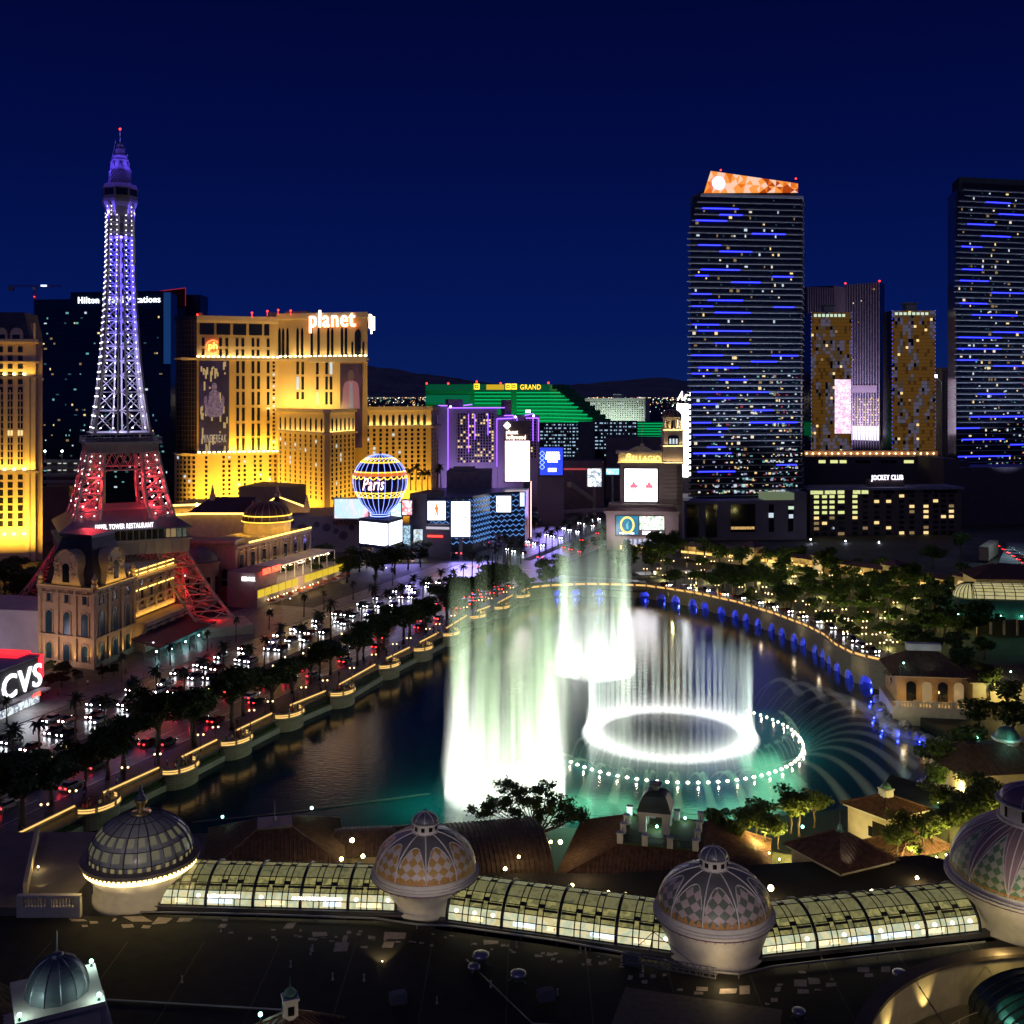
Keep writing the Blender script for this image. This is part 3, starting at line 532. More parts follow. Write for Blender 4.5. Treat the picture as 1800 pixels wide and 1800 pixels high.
# ---- violet trimmed hotel, garages, boulevard blocks
def purplehotel():
    Y = 690; zz = lambda y: Z(y, Y); root = thing('violet_hotel', 'grey hotel slab outlined with violet light strips left of the white billboard', 'hotel', (X(850, Y), Y, 3)); F = Fpx(770, Y, 880, Y+12); pu = lambda px: (px-770)/110*F.L
    b = MB(); b.fbox(F, 0, pu(786), 3, zz(713), -16, 0); b.fbox(F, pu(786), pu(874), 3, zz(717), -16, -.5); b.fbox(F, pu(790), pu(816), zz(717), zz(702), -12, -4); b.fbox(F, pu(874), pu(949), 3, zz(731), -16, 1.2); b.fbox(F, pu(890), pu(902), zz(731), zz(703), -12, -3); b.build('wall', mauve, root); strip_light(F, 0, F.L, 14, 22, 16000, (.55, .4, 1), True, 5, .6)
    W_ = Wins(root, cap=96); [W_.add(F, pu(806+i*5.0), zz(729+k*5.2), 1.1, 1.1, warmwin if random.random() < .22 else dkglass, d=.3, out=-.45) for i in range(13) for k in range(17)]; [W_.add(F, pu(923+i*6), zz(738+k*5.2), 1.1, 1.1, warmwin if random.random() < .1 else dkglass, d=.3, out=1.2) for i in range(4) for k in range(14)]; W_.finish()
    b = MB(); [b.fbox(F, pu(806+i*5.0)-1.1, pu(806+i*5.0)-.8, zz(812), zz(726), -.5, .3) for i in range(14)]; b.build('fin_trim', mat('mauve fin', (.3, .25, .32)), root)
    for p0, p1 in (((787, 828), (787, 717)), ((787, 717), (886, 717)), ((770, 713), (786, 713)), ((814, 713), (829, 711)), ((872, 822), (872, 737)), ((872, 737), (900, 736)), ((885, 731), (902, 731)), ((902, 731), (902, 737)), ((947, 778), (947, 736)), ((922, 731), (938, 728)), ((908, 755), (908, 734)), ((937, 777), (937, 736)), ((823, 796), (823, 728)), ((834, 773), (834, 728)), ((857, 766), (857, 728)), ((924, 736), (947, 736))):
        b = MB(); f = lambda p: F.p(pu(p[0]), zz(p[1]), 1.8 if p[0] > 870 else .4); b.bar(f(p0), f(p1), .4); b.build('light_strip', purpl, root)
    b = MB(); [b.fbox(F, pu(924+k*3), pu(926.2+k*3), zz(726), zz(721.5), 1.3, 1.6) for k in range(3)]; b.build('white_sign_panel', hotwhite, root)
    for px, y in ((792, 715), (906, 733), (938, 731)): b = MB(); b.sphere(P(px, y, Y-3), .7, 8, 5); b.build('roof_light', hotwhite, root)
    # blue lit parking garages
    for lab, pa, pb, y0, y1, Y in (('open parking garage deck with rows of cool white lights right of the violet hotel', 948, 1021, 745, 806, 880), ('open parking garage with cool lights left of the casino sign tower', 1045, 1120, 742, 805, 860)):
        r2 = thing('parking_garage', lab, 'garage', (X((pa+pb)/2, Y), Y, 3)); f = Fpx(pa, Y, pb, Y); b = MB(); n = 10; z0, z1 = Z(y1, Y), Z(y0, Y); b.fbox(f, 0, f.L, 3, z1, -20, -6); [b.fbox(f, 0, f.L, z0+(z1-z0)*i/n, z0+(z1-z0)*i/n+1.0, -6, 0) for i in range(n+1)]; [b.fbox(f, f.L*i/9-.4, f.L*i/9+.4, 3, z1, -6, -.2) for i in range(10)]; b.build('deck_frame', mat('garage concrete', (.16, .18, .22)), r2)
        for i in range(n):
            b = MB(); [b.fbox(f, f.L*k/14+1, f.L*k/14+1+random.uniform(.6, 2.6), z0+(z1-z0)*i/n+1.5, z0+(z1-z0)*i/n+2.3, -5.9, -5.6) for k in range(14) if random.random() < .75]; b.build('tube_light', emat('garage tube', (.5, .75, 1), .9, False), r2)
    f = Fpx(1019, 840, 1046, 840); b = MB(); b.fbox(f, 0, f.L, 3, Z(742, 840), -18, 0); tag(b.build('grey_tower', mat('blue grey wall', (.12, .14, .2))), 'plain blue grey stair tower between the two parking garages', 'tower')
    f = Fpx(1065, 760, 1165, 750); b = MB(); b.fbox(f, 0, f.L, 3, Z(770, 755), -30, 0); tag(b.build('theatre_block', mat('mauve block', (.13, .10, .16))), 'dark mauve windowless block left of the bell tower', 'building')
    f = Fpx(978, 700, 1062, 700); b = MB(); b.fbox(f, 0, f.L, 3, Z(810, 700), -20, 0); lb = tag(b.build('strip_mall', mat('mauve block', (.13, .10, .16))), 'low shop block with red fascia beyond the boulevard escalators', 'building')
    b = MB(); b.fbox(f, 3, f.L-8, Z(826, 700), Z(823, 700), .1, .5); b.build('fascia_light', emat('dim red fascia', (.8, .1, .12), .5, False), lb)
    # billboards on the far boulevard
    def board(lab, pa, pb, y0, y1, Y, m, frame=greyc, post=True, th=1.2, name='billboard'):
        f = Fpx(pa, Y, pb, Y); r = thing(name, lab, 'billboard', (X((pa+pb)/2, Y), Y, 3)); b = MB(); b.fbox(f, -.6, f.L+.6, Z(y1, Y)-.6, Z(y0, Y)+.6, -th, -.1); b.build('cabinet', frame, r); b = MB(); b.fbox(f, 0, f.L, Z(y1, Y), Z(y0, Y), -.1, .1); b.build('screen', m, r)
        if post: b = MB(); b.fbox(f, f.L*.4, f.L*.6, 3, Z(y1, Y), -1, -.3); b.build('post', greyc, r)
        return r, f
    boards['fn'] = board
    board('white screen with dark swirls beside the far boulevard pedestrian bridge', 1033, 1057, 824, 855, 640, noisy_emat('swirl screen', [(1, 1, 1), (.9, .95, 1), (.1, .15, .2), (1, 1, 1)], 2, .4)); board('small yellow and blue marquee beside the white swirl screen', 1066, 1088, 824, 834, 650, noisy_emat('marquee', [(1, .7, .05), (.1, .6, 1), (1, .6, .05)], 2.2, .5))

boards = {}
purplehotel()
# ---- white screen pylon, blue billboard, tall bright sign
def pylons():
    board = boards['fn']; r, f = board('tall white screen pylon with orange letters on top', 888, 931, 775, 846, 560, noisy_emat('white ad screen', [(1, 1, 1), (1, .95, .98), (1, .6, .75), (1, 1, 1), (.5, .8, .85)], 3.2, .13), mat('pylon bronze', (.14, .11, .12)), False, 3, 'sign_pylon')
    Y = 560; b = MB(); b.fbox(f, -.5, f.L+.5, Z(775, Y)+.6, Z(740, Y), -3, -.3); b.build('header', mat('pylon bronze', (.14, .11, .12)), r); lettering('planet', f, f.L*.28, Z(763, Y), 2.2, emat('orange white neon', (1, .75, .55), 5), r, out=.1, bold=.03, width=6); lettering('hollywood', f, f.L*.44, Z(772, Y), 2.2, emat('orange white neon', (1, .75, .55), 5), r, out=.1, bold=.03, width=10)
    b = MB(); m0, mz = f.L*.08, Z(748, Y); b.fprism(f, [(m0, mz-1.9), (m0+1.9, mz), (m0, mz+1.9), (m0-1.9, mz)], -.2, .2); lo = b.build('diamond_logo', hotwhite, r); b = MB(); b.fprism(f, [(m0, mz-.7), (m0+.7, mz), (m0, mz+.7), (m0-.7, mz)], .2, .3); b.build('diamond_centre', greyc, lo)
    b = MB(); b.fbox(f, f.L*.75, f.L+.5, 3, Z(846, Y)-.6, -3, -.3); b.build('leg', mat('pylon bronze', (.14, .11, .12)), r); b = MB(); b.fbox(f, f.L+.5, f.L+.9, 3, Z(846, Y), -.9, -.1); b.build('neon_edge', emat('salmon neon', (1, .45, .4), 4), r)
    r, f = board('royal blue billboard with white wording and diamond pattern', 949, 989, 787, 835, 610, emat('royal blue screen', (.02, .05, .75), 1.6), mat('pylon bronze', (.14, .11, .12)), False, 3); Y = 610
    ww = emat('white wording', (1, 1, 1), 4)
    for y, w in ((796, .58), (800.5, .62), (805, .62), (811, .5)): b = MB(); rnd = random.Random(y); u = f.L*(.55-w/2); e = f.L*(.55+w/2); 
    b = MB(); [b.fbox(f, f.L*(.57-w/2+w*k/n_), f.L*(.57-w/2+w*(k+.8)/n_), Z(y, Y), Z(y-3.2, Y), .1, .2) for y, w, n_ in ((797.5, .58, 7), (802.5, .64, 8), (807.5, .64, 8), (812.5, .46, 5)) for k in range(n_)]; b.fbox(f, f.L*.36, f.L*.72, Z(829, Y), Z(823, Y), .1, .25); b.build('white_panel', ww, r)
    for k, y in enumerate((797, 805, 813, 821)): m0, mz = f.L*.1, Z(y, Y); b = MB(); q = [f.p(m0+1.4*math.cos(t), mz+1.4*math.sin(t), .2) for t in [math.pi/2*i for i in range(5)]]; b.sweep(q, .16, 4); b.build('diamond_outline_frame', emat('pale blue line', (.4, .6, 1), 2), r)
    b = MB(); ff = Fpx(945, 609, 992, 609); b.fbox(ff, 0, ff.L, 3, Z(836, 609), -8, -3.2); b.build('tower_base', mauve, r)
    # bright white vertical sign left of the glass tower
    Y = 640; f = Fpx(1189, Y, 1216, Y-3); r = thing('tall_sign', 'tall blazing white vertical sign with script letters beside the blue striped tower', 'sign', (X(1202, Y), Y, 3)); b = MB(); b.fbox(f, 0, f.L, 3, Z(709, Y), -2.5, -.1); b.build('cabinet', greyc, r); b = MB(); b.fbox(f, .2, f.L-.2, Z(838, Y), Z(710, Y), -.1, .1); b.build('screen', emat('blazing screen', (.95, .97, 1), 6), r)
    lettering('Aria', f, f.L*.58, Z(704, Y), 5.6, hotwhite, r, out=-.8, ext=.3, shear=.35, bold=.01, width=10)
pylons()
# ---- glass towers on the right
ledb = emat('blue LED bar', (.022, .028, 1), 5); slabm = mat('balcony slab', (.42, .44, .50), var=.1); tglass = mat('tower glass', (.03, .036, .055), rough=.12, var=.4, scale=.08, spec=.9)
def balcony_tower(name, lab, F, S, y0, y1, Y, nfl, leds, step, seed, crown):
    rnd = random.Random(seed); root = thing(name, lab, 'tower', (F.p(F.L/2, 0).x, F.p(F.L/2, 0).y, 3)); zz = lambda y: Z(y, Y); zb, zt = zz(y1), zz(y0); dz = (zt-zb)/nfl
    b = MB(.45); b.fbox(F, 1.0, F.L-.8, zb, zt, -24, -1.6); b.build('wall', tglass, root)
    b = MB()
    for i in range(1, 15): b.fbox(F, F.L*i/15-.12, F.L*i/15+.12, zb, zt, -1.7, -1.35)
    b.build('mullion', mat('tower mullion', (.02, .025, .035)), root)
    for i in range(nfl+1):
        z = zb+dz*i; ins = step(i/nfl)*F.L; b = MB(.45); b.fbox(F, ins-rnd.choice((0, .3, .8)), F.L+.2, z-.2, z+.2, -3, 0); b.fbox(F, F.L-1.0, F.L+.5, z-.2, z+.2, -24, -3); o = b.build('balcony', slabm, root)
        b = MB(); b.fbox(F, ins, F.L, z+.2, z+1.15, -.12, -.05); b.build('rail', mat('smoked glass rail', (.03, .035, .045), rough=.15), o)
    W_ = Wins(root, cap=98)
    cols = [rnd.uniform(.04, .95) for _ in range(12)]
    for _ in range(420 if crown else 160): f_ = rnd.random()**2*(.42 if crown else .7); c_ = rnd.gauss(rnd.choice((.3, .5, .82, .86)), .09); W_.add(F, min(.96, max(.03, c_))*F.L, zb+dz*(int(f_*nfl)+rnd.uniform(.35, .8)), rnd.uniform(.3, 1.5), rnd.uniform(.3, 1.1), rnd.choice((coolwin, coolwin, emat('lilac pane', (.6, .6, 1), .5, False), teal_win, warmwin, emat('faint teal window', (.2, .6, .7), .12, False), emat('ruby reflection pane', (.8, .1, .15), .4, False))), d=.2, out=-1.45)  # small glowing panes imitate reflections low on the glass
    for i in range(nfl):
        for c in cols:
            if rnd.random() < .22: W_.add(F, c*F.L+rnd.uniform(-1.6, 1.6), zb+dz*(i+.62), rnd.choice((.7, .9, 1.6)), rnd.choice((.9, 1.5)), rnd.choice((dimwin, dimwin, warmwin, coolwin, emat('pale lamp window', (1, .85, .65), .9, False))), d=.2, out=-1.45)
        for q in range(2):
            if rnd.random() < .5: W_.add(F, rnd.uniform(.05, .95)*F.L, zb+dz*(i+.6), rnd.uniform(.4, 1), .6, emat('faint teal window', (.2, .6, .7), .12, False), d=.2, out=-1.45)
    W_.finish(); [lamp('SPOT', F.p(F.L*(.2+.6*k), 12, zb+20), 230000, (.66, .74, 1), F.p(F.L*(.3+.4*k), zt*.72, 0), ang=66, blend=.8, rad=.8) for k in (0, 1)]  # added spots without fixtures, brightening the facade
    for x0, x1, y in leds:
        z = zb+round((zz(y)-zb)/dz)*dz; b = MB(); b.fbox(F, x0*F.L, x1*F.L, z-.3, z+.3, .0, .25); b.build('led_bar', ledb, root)
    return root, zz, zb, zt, dz
FE = Fpx(1210, 560, 1410, 568)
q = lambda x: (x-22)/(575-22)
ledsE = [(q(a), q(e), 250+y/2.77) for a, e, y in ((90, 262, 309), (172, 282, 343), (58, 208, 385), (330, 492, 448), (72, 178, 498), (172, 328, 522), (82, 270, 615), (55, 118, 648), (430, 530, 636), (230, 370, 671), (38, 132, 739), (116, 284, 764), (40, 140, 797), (436, 535, 787), (150, 320, 824), (42, 168, 885), (70, 325, 913), (150, 315, 972), (38, 188, 1033), (425, 553, 1030), (326, 450, 1062), (70, 266, 1093), (40, 130, 1123), (170, 305, 1152), (42, 408, 1212), (112, 248, 1241), (44, 160, 1271), (335, 430, 1302), (42, 130, 1360), (320, 550, 1362), (112, 210, 1388), (45, 190, 1418), (112, 200, 1477), (45, 230, 1507), (65, 248, 1595), (450, 547, 1574))]
cosmo, zz, zb, zt, dz = balcony_tower('glass_tower', 'tall dark balcony tower with blue light bars and glowing orange crown', FE, None, 345, 872, 562, 49, ledsE, lambda f: max(0, (f-.88)*.9), 3, True)
pu = lambda px: (px-1210)/200*FE.L
b = MB(.45); b.fbox(FE, pu(1231), FE.L+.6, zz(345), zz(341), -24, .4); b.build('roof_slab', slabm, cosmo)
b = MB(); b.fbox(FE, pu(1239), pu(1404), zz(341), zz(333), -18, -2.2); b.build('crown_base', mat('crown dark', (.05, .05, .06)), cosmo)
oc = [emat('orange facet', (1, .2, .01), .8), emat('amber facet', (1, .33, .06), 1.0), emat('pale facet', (1, .6, .42), 1.0), emat('deep orange facet', (.7, .09, .005), .6)]
b = MB(); nx = 12; rnd = random.Random(2); top = lambda u: zz(300+18*(u-pu(1250))/(pu(1404)-pu(1250))); left = lambda t: pu(1238)+(pu(1250)-pu(1238))*t
for i in range(nx):
    for j in range(2):
        fu = lambda a, t: left(t)+(pu(1404)-left(t))*a/nx; q4_ = []
        for a, t in ((i, j/2), (i+1, j/2), (i+1, (j+1)/2), (i, (j+1)/2)): u = fu(a, t); z = zz(339.5-5*a/nx)+(top(u)-zz(339.5-5*a/nx))*t; q4_.append(FE.p(u, z, -1))
        c = sum(q4_, Vector())/4+FE.n*.9
        for k in range(4): b.cm = rnd.choice((0, 0, 1, 2, 3)) if i > 6 else rnd.choice((0, 1, 1, 2, 2)); b.poly(q4_[k], q4_[(k+1) % 4], c)
b.build('crown_screen', oc, cosmo, fix=False)
b = MB(); b.fprism(FE, [(pu(1238), zz(340)), (pu(1404), zz(333)), (pu(1404), zz(318)), (pu(1250), zz(300))], -3, -1.6); b.build('crown_back', mat('crown dark', (.05, .05, .06)), cosmo)
b = MB(); b.sphere(FE.p(pu(1262), zz(322), 0), 3.1, 16, 10); b.build('crown_emblem', emat('silver emblem', (1, .82, .85), 1.8), cosmo, True)
b = MB(); b.sweep([FE.p(pu(1262)+3.3*math.cos(t), zz(322)+3.3*math.sin(t), .6) for t in [R(15*i) for i in range(25)]], .3, 5); b.build('emblem_ring', emat('violet ring', (.7, .5, 1), 2.5), cosmo)
for px, y in ((1267, 299), (1399, 314)): b = MB(); b.sphere(P(px, y, 564), .5, 6, 4); b.build('beacon', redl, cosmo)
# podium of the tower
pod = thing('podium', 'grey podium with tall dark glass panels under the orange crowned tower', 'podium', (X(1310, 545), 545, 3)); FP = Fpx(1203, 548, 1418, 552); zp = lambda y: Z(y, 550); pp = lambda px: (px-1203)/215*FP.L
b = MB(); b.fbox(FP, 0, FP.L, 3, zp(880), -40, 0); b.fbox(FP, pp(1398), FP.L, zp(880), zp(866), -20, 0); b.build('wall', mat('mauve stone', (.20, .17, .21), var=.1, scale=.2), pod); W_ = Wins(pod)
for a, e, y0, y1 in ((1207, 1228, 886, 944), (1240, 1260, 886, 944), (1284, 1327, 886, 935), (1351, 1360, 887, 935), (1385, 1394, 887, 935)): W_.add(FP, (pp(a)+pp(e))/2, (zp(y0)+zp(y1))/2, pp(e)-pp(a), zp(y0)-zp(y1), dkglass, d=.5)
W_.add(FP, pp(1355), zp(906), 2.4, 2.4, coolwin, d=.7); W_.add(FP, pp(1390), zp(893), 2.8, 1.6, emat('pale green window', (.8, 1, .75), .8, False), d=.7); W_.add(FP, pp(1390), zp(908), 2.2, 2, coolwin, d=.7); W_.add(FP, pp(1305), zp(928), 12, 1.4, noisy_emat('lobby lights', [(0, 0, 0), (1, .6, .2), (.02, .01, 0)], .8, 1.2, False), d=.7); W_.finish()
b = MB(); b.fbox(FP, pp(1345), pp(1398), zp(880), zp(868), -12, -2); b.build('painted_terrace_reflection', emat('painted fountain reflection', (.55, .7, .4), .22, False), pod)  # glowing panel stands in for the fountain's reflection in glass
# second tower; its reflections too are small glowing panes
FW2 = Fpx(1679, 636, 1840, 650); ledsW = []
for a, e, y in ((1165, 1305, 77), (1150, 1345, 161), (1370, 1600, 239), (1145, 1335, 329), (1235, 1545, 411), (1380, 1640, 538), (1140, 1435, 580), (1138, 1435, 665), (1130, 1270, 749), (1385, 1640, 790), (1275, 1460, 959), (1220, 1640, 1127), (1118, 1285, 1209), (1162, 1455, 1294), (1498, 1640, 1339), (1135, 1500, 1420), (1160, 1300, -60), (1300, 1500, -140), (1200, 1390, -215), (1420, 1640, -300), (1330, 1500, -395)): x = 1400+a/4; x2 = 1400+e/4; ledsW.append(((x-1679)/161, (x2-1679)/161, 450+y/4))
cw, zz2, zb2, zt2, dz2 = balcony_tower('glass_tower', 'dark balcony tower with blue light bars cut by the right edge', FW2, None, 335, 822, 640, 49, ledsW, lambda f: .05*(1-math.sin(f*math.pi)) if f < .97 else .1, 12, False)
b = MB(.45); b.fbox(FW2, 3, FW2.L, zz2(334), zz2(312), -20, -1); b.build('roof_block', mat('roof block dark', (.025, .03, .05)), cw)
# ------------------------------------------------------------ lattice tower
def eiffel():
    Y0 = 352; ax = Vector((X(211, Y0), Y0, 0)); an = R(-64); n = Vector((math.cos(an), math.sin(an), 0)); u = Vector((-n.y, n.x, 0)); z = lambda y: Z(y, Y0)
    root = thing('lattice_tower', 'tall lattice iron tower studded with white bulbs, lit blue above and red below', 'tower', (ax.x, ax.y, 3)); st = mat('tower iron', (.40, .36, .34), rough=.5, var=.1)
    pt = lambda a, c, zz: ax+u*a+n*c+UP*zz
    def wid(zz):
        T = ((3, 34), (15, 25), (27.6, 18.2), (45, 13.2), (59, 10.6), (65, 8.4), (78, 6.6), (90, 5.5), (105, 4.6), (120, 4.0), (141, 3.7))
        for (a, wa), (c, wc) in zip(T, T[1:]):
            if a <= zz <= c: return wa+(wc-wa)*(zz-a)/(c-a)
        return T[-1][1]
    lw = lambda zz: 12.5-(zz-3)*.135 if zz < 59 else 5
    bulbs = []
    for sx in (-1, 1):
        for sy in (-1, 1):
            b = MB(); lv = [3, 8, 13, 18, 23, 27.6, 32, 36, 41, 46, 51, 55, 59]; cs = []
            for zz in lv: w, l = wid(zz), lw(zz); cs.append([pt(sx*a, sy*c, zz) for a, c in ((w, w), (w-l, w), (w-l, w-l), (w, w-l))])
            for A, B in zip(cs, cs[1:]):
                for i in range(4):
                    j = (i+1) % 4; b.bar(A[i], B[i], .55); b.bar(A[i], B[j], .28); b.bar(A[j], B[i], .28); b.bar(B[i], B[j], .3)
                    m = (A[i]+B[j]+A[j]+B[i])/4
                    if i in (0, 3) and A[0].z > 35: bulbs += [m+(A[i]-m)*.5+(m-ax).normalized()*.5, m+(B[j]-m)*.5, m+(A[j]-m)*.5, m+(B[i]-m)*.5]
                    elif A[0].z < 20 and random.random() < .15: bulbs.append(m)
            b.build('leg', st, root)
            b = MB(); c0 = pt(sx*(wid(3)-6), sy*(wid(3)-6), 0); b.cbox(c0, 15, 15, 2.9, 6, an); b.build('foot', stone, root)
    # arches between the legs
    for k in range(4):
        e, f = ((u, n), (n, -u), (-u, -n), (-n, u))[k]; b = MB(); pr = None
        for r0 in (20.5, 22.2):
            b.sweep([ax+f*17.6+e*(r0*math.cos(t)*.95)+UP*(3+23.0*math.sin(t)*r0/22) for t in [math.pi*i/20 for i in range(21)]], .3, 4)
        for i in range(40):
            t, t2 = math.pi*i/40, math.pi*(i+1)/40; P0 = lambda r, t: ax+f*17.6+e*(r*math.cos(t)*.95)+UP*(3+23.0*math.sin(t)*r/22); b.bar(P0(20.5, t), P0(22.2, t2), .15); b.bar(P0(22.2, t), P0(20.5, t2), .15)
        for i in range(22):
            a0, a1 = -18+36*i/22, -18+36*(i+1)/22; b.bar(ax+f*18+e*a0+UP*24, ax+f*18+e*a1+UP*27.6, .16); b.bar(ax+f*18+e*a1+UP*24, ax+f*18+e*a0+UP*27.6, .16)
        b.bar(ax+f*18-e*18+UP*24, ax+f*18+e*18+UP*24, .4); b.build('arch_lattice', st, root)
    # first platform with restaurant
    P_ = [pt(a*18.6, c*18.6, 0) for a, c in ((-1, 1), (1, 1), (1, -1), (-1, -1))]; b = MB(); q = lambda k, z0, z1: b.hexa([ax+(p-ax)*k+UP*z0 for p in P_], [ax+(p-ax)*k+UP*z1 for p in P_])
    q(1.0, 27.6, 31.5); q(1.06, 31.5, 32.1); F = Fr(P_[0].xy, P_[1].xy); FL = Fr(P_[3].xy, P_[0].xy)
    for f in (F, FL): [b.fbox(f, f.L*i/15-.25, f.L*i/15+.25, 27.9, 31.5, 0, .5) for i in range(16)]
    b.build('frieze', st, root); b = MB(); q(.97, 32.1, 35.2); b.build('restaurant_glass', dkglass, root)
    b = MB(); q(1.05, 35.2, 35.6); top = [ax+(p-ax)*.62+UP*41 for p in P_]; bot = [ax+(p-ax)*1.05+UP*35.6 for p in P_]; [b.poly(bot[i], bot[(i+1) % 4], top[(i+1) % 4], top[i]) for i in range(4)]; b.poly(*top); b.build('restaurant_roof', mat('slate blue roof', (.10, .11, .14), rough=.4), root)
    b = MB(); [b.fbox(F, F.L*i/20-.12, F.L*i/20+.12, 32.1, 35.2, -.5, .1) for i in range(21)]; b.build('mullion', st, root)
    lettering('EIFFEL TOWER RESTAURANT', F, F.L*.48, 36.0, 1.5, emat('white sign neon', (1, .96, 1), 3), root, out=1.0, ext=.2, width=17)
    W_ = Wins(root); W_.add(F, F.L*.86, 33.7, 3.2, 2.6, dimwin, out=-.4); W_.add(FL, FL.L*.5, 34.5, 2.5, .5, coolwin, out=.3); W_.finish()
    # second platform
    P2 = [pt(a*10.4, c*10.4, 0) for a, c in ((-1, 1), (1, 1), (1, -1), (-1, -1))]; b = MB(); q2 = lambda k, z0, z1: b.hexa([ax+(p-ax)*k+UP*z0 for p in P2], [ax+(p-ax)*k+UP*z1 for p in P2])
    q2(.98, 58.6, 61.6); q2(1.12, 61.6, 62.4); q2(.92, 64.6, 65.2); F2 = Fr(P2[0].xy, P2[1].xy); F2L = Fr(P2[3].xy, P2[0].xy)
    for f in (F2, F2L): [b.fbox(f, f.L*i/12-.2, f.L*i/12+.2, 58.9, 61.6, -.2, .35) for i in range(13)]
    for i in range(4):
        A, B = P2[i], P2[(i+1) % 4]
        for k in range(12): p = A+(B-A)*k/12; p = ax+(p-ax)*1.1; b.tube(p+UP*62.4, p+UP*63.8, .07, n=4)
        b.bar(ax+(A-ax)*1.1+UP*63.8, ax+(B-ax)*1.1+UP*63.8, .12)
        for k in range(9): p0, p1 = A+(B-A)*k/9, A+(B-A)*(k+1)/9; b.bar(p0+UP*53.5, p1+UP*58.6, .15); b.bar(p1+UP*53.5, p0+UP*58.6, .15)
        b.bar(A+UP*53.5, B+UP*53.5, .4)
    b.build('platform', st, root)
    # shaft
    zs = [65.2]; 
    while zs[-1] < 138: zs.append(zs[-1]+max(3.0, wid(zs[-1])*.82))
    zs[-1] = 138.5; b = MB()
    for z0, z1 in zip(zs, zs[1:]):
        w0, w1 = wid(z0), wid(z1)
        for e, f in ((u, n), (n, -u), (-u, -n), (-n, u)):
            pw = lambda a, w, zz: ax+f*w+e*(a*w)+UP*zz; b.bar(pw(1, w0, z0), pw(1, w1, z1), .7 if z0 < 100 else .6)
            cols = ((-1, -.18), (.18, 1)); 
            for a0, a1 in cols:
                b.bar(pw(a0, w0, z0), pw(a1, w1, z1), .24); b.bar(pw(a1, w0, z0), pw(a0, w1, z1), .24); m = pw((a0+a1)/2, (w0+w1)/2, (z0+z1)/2)
                if f is not n*-1 and (f-n).length < .1 or (f+u).length < .1: bulbs += [m+(pw(a0, w0, z0)-m)*.55+f*.4, m+(pw(a1, w1, z1)-m)*.55+f*.4, m+(pw(a1, w0, z0)-m)*.55+f*.4, m+(pw(a0, w1, z1)-m)*.55+f*.4]
            for a in (-.18, .18): b.bar(pw(a, w0, z0), pw(a, w1, z1), .42)
            b.bar(pw(-1, w1, z1), pw(1, w1, z1), .26)
    b.build('shaft_lattice', st, root)
    # top cabin
    o = (ax.x, ax.y, 0); b = MB(); b.lathe([(3.9, 128.5), (4.1, 134), (5.0, 138), (5.7, 139.6), (5.7, 140.6)], o, 8, an+R(22.5)); b.build('corbel', st, root)
    b = MB(); b.lathe([(5.6, 140.6), (5.7, 144.2), (5.2, 145.4), (3.6, 145.8)], o, 8, an+R(22.5)); b.build('cabin', mat('cabin bronze', (.30, .24, .2), rough=.4), root); b = MB(); [b.cbox((ax.x+5.25*math.cos(an+R(45*k)), ax.y+5.25*math.sin(an+R(45*k))), .2, 3.6, 141.6, 143.8, an+R(45*k)) for k in range(8)]; b.build('cabin_glass', dkglass, root)
    b = MB(); b.cbox(ax, 6.2, 6.2, 145.6, 150.2, an); b.build('lattice_screen', mat('tower iron', (.4, .36, .34)), root); b = MB(); b.lathe([(3.1, 150.2), (3.0, 152.5), (2.4, 154), (1.9, 155), (2.4, 155.2), (1.6, 155.8), (1.5, 157), (1.1, 157.6), (1.2, 158.2), (.9, 158.8), (.2, 159.3)], o, 16); b.build('lantern_dome', st, root, True); b = MB(); b.tube((ax.x, ax.y, 158), (ax.x, ax.y, 163.6), .16, n=5); b.build('mast', white, root); b = MB(); b.sphere((ax.x, ax.y, 163.8), .38, 8, 5); b.build('beacon', redl, root)
    b = MB(); [b.bar(pt(3.2*a, 3.2, z0), pt(3.2*a2, 3.2, z0+1.4), .16) for z0 in (146, 147.4, 148.8) for i in range(6) for a, a2 in ((-1+i/3, -1+(i+1)/3), (-1+(i+1)/3, -1+i/3))]; [b.lathe([(r_, z), (r_+.25, z+.15), (r_, z+.3)], o, 12) for r_, z in ((3.15, 150), (2.5, 153.7), (2.45, 155.0), (1.6, 157.2))]; [b.cbox((ax.x+2.75*math.cos(an+R(45*k)), ax.y+2.75*math.sin(an+R(45*k))), .5, .9, 151, 153, an+R(45*k)) for k in range(8)]; b.build('screen_lattice', mat('dark iron', (.06, .06, .07)), root)
    b = MB(); [b.tube(pt(-3.6, dy, 146), pt(-1.4, dy, 160), .1, n=4) for dy in (-.6, .6)]; [b.bar(pt(-3.6+2.2*i/14, -.6, 146+14*i/14), pt(-3.6+2.2*(i+1)/14, .6, 146+14*(i+1)/14), .08) for i in range(14)]; b.build('hoist_lattice', st, root)
    # bulbs
    wb = emat('tower bulb', (1, .97, 1), 7, False); random.shuffle(bulbs); bulbs.sort(key=lambda p: (p-Vector((0, 0, 78))).length)
    bm_ = MB(); bm_.sphere((0, 0, 0), .21, 6, 4); t = bm_.build('bulb', wb); me = t.data; bpy.data.objects.remove(t)
    for p in bulbs[:98]: ob = bpy.data.objects.new('bulb', me); COL.objects.link(ob); ob.parent = root; ob.location = p-base_of(root)
    b = MB(); [b.sphere(p, .18 if p.z < 95 else .13, 6, 4) for p in bulbs[98:]]; ob = b.build('bulb', wb, root, fix=False); ob["kind"] = 'stuff'
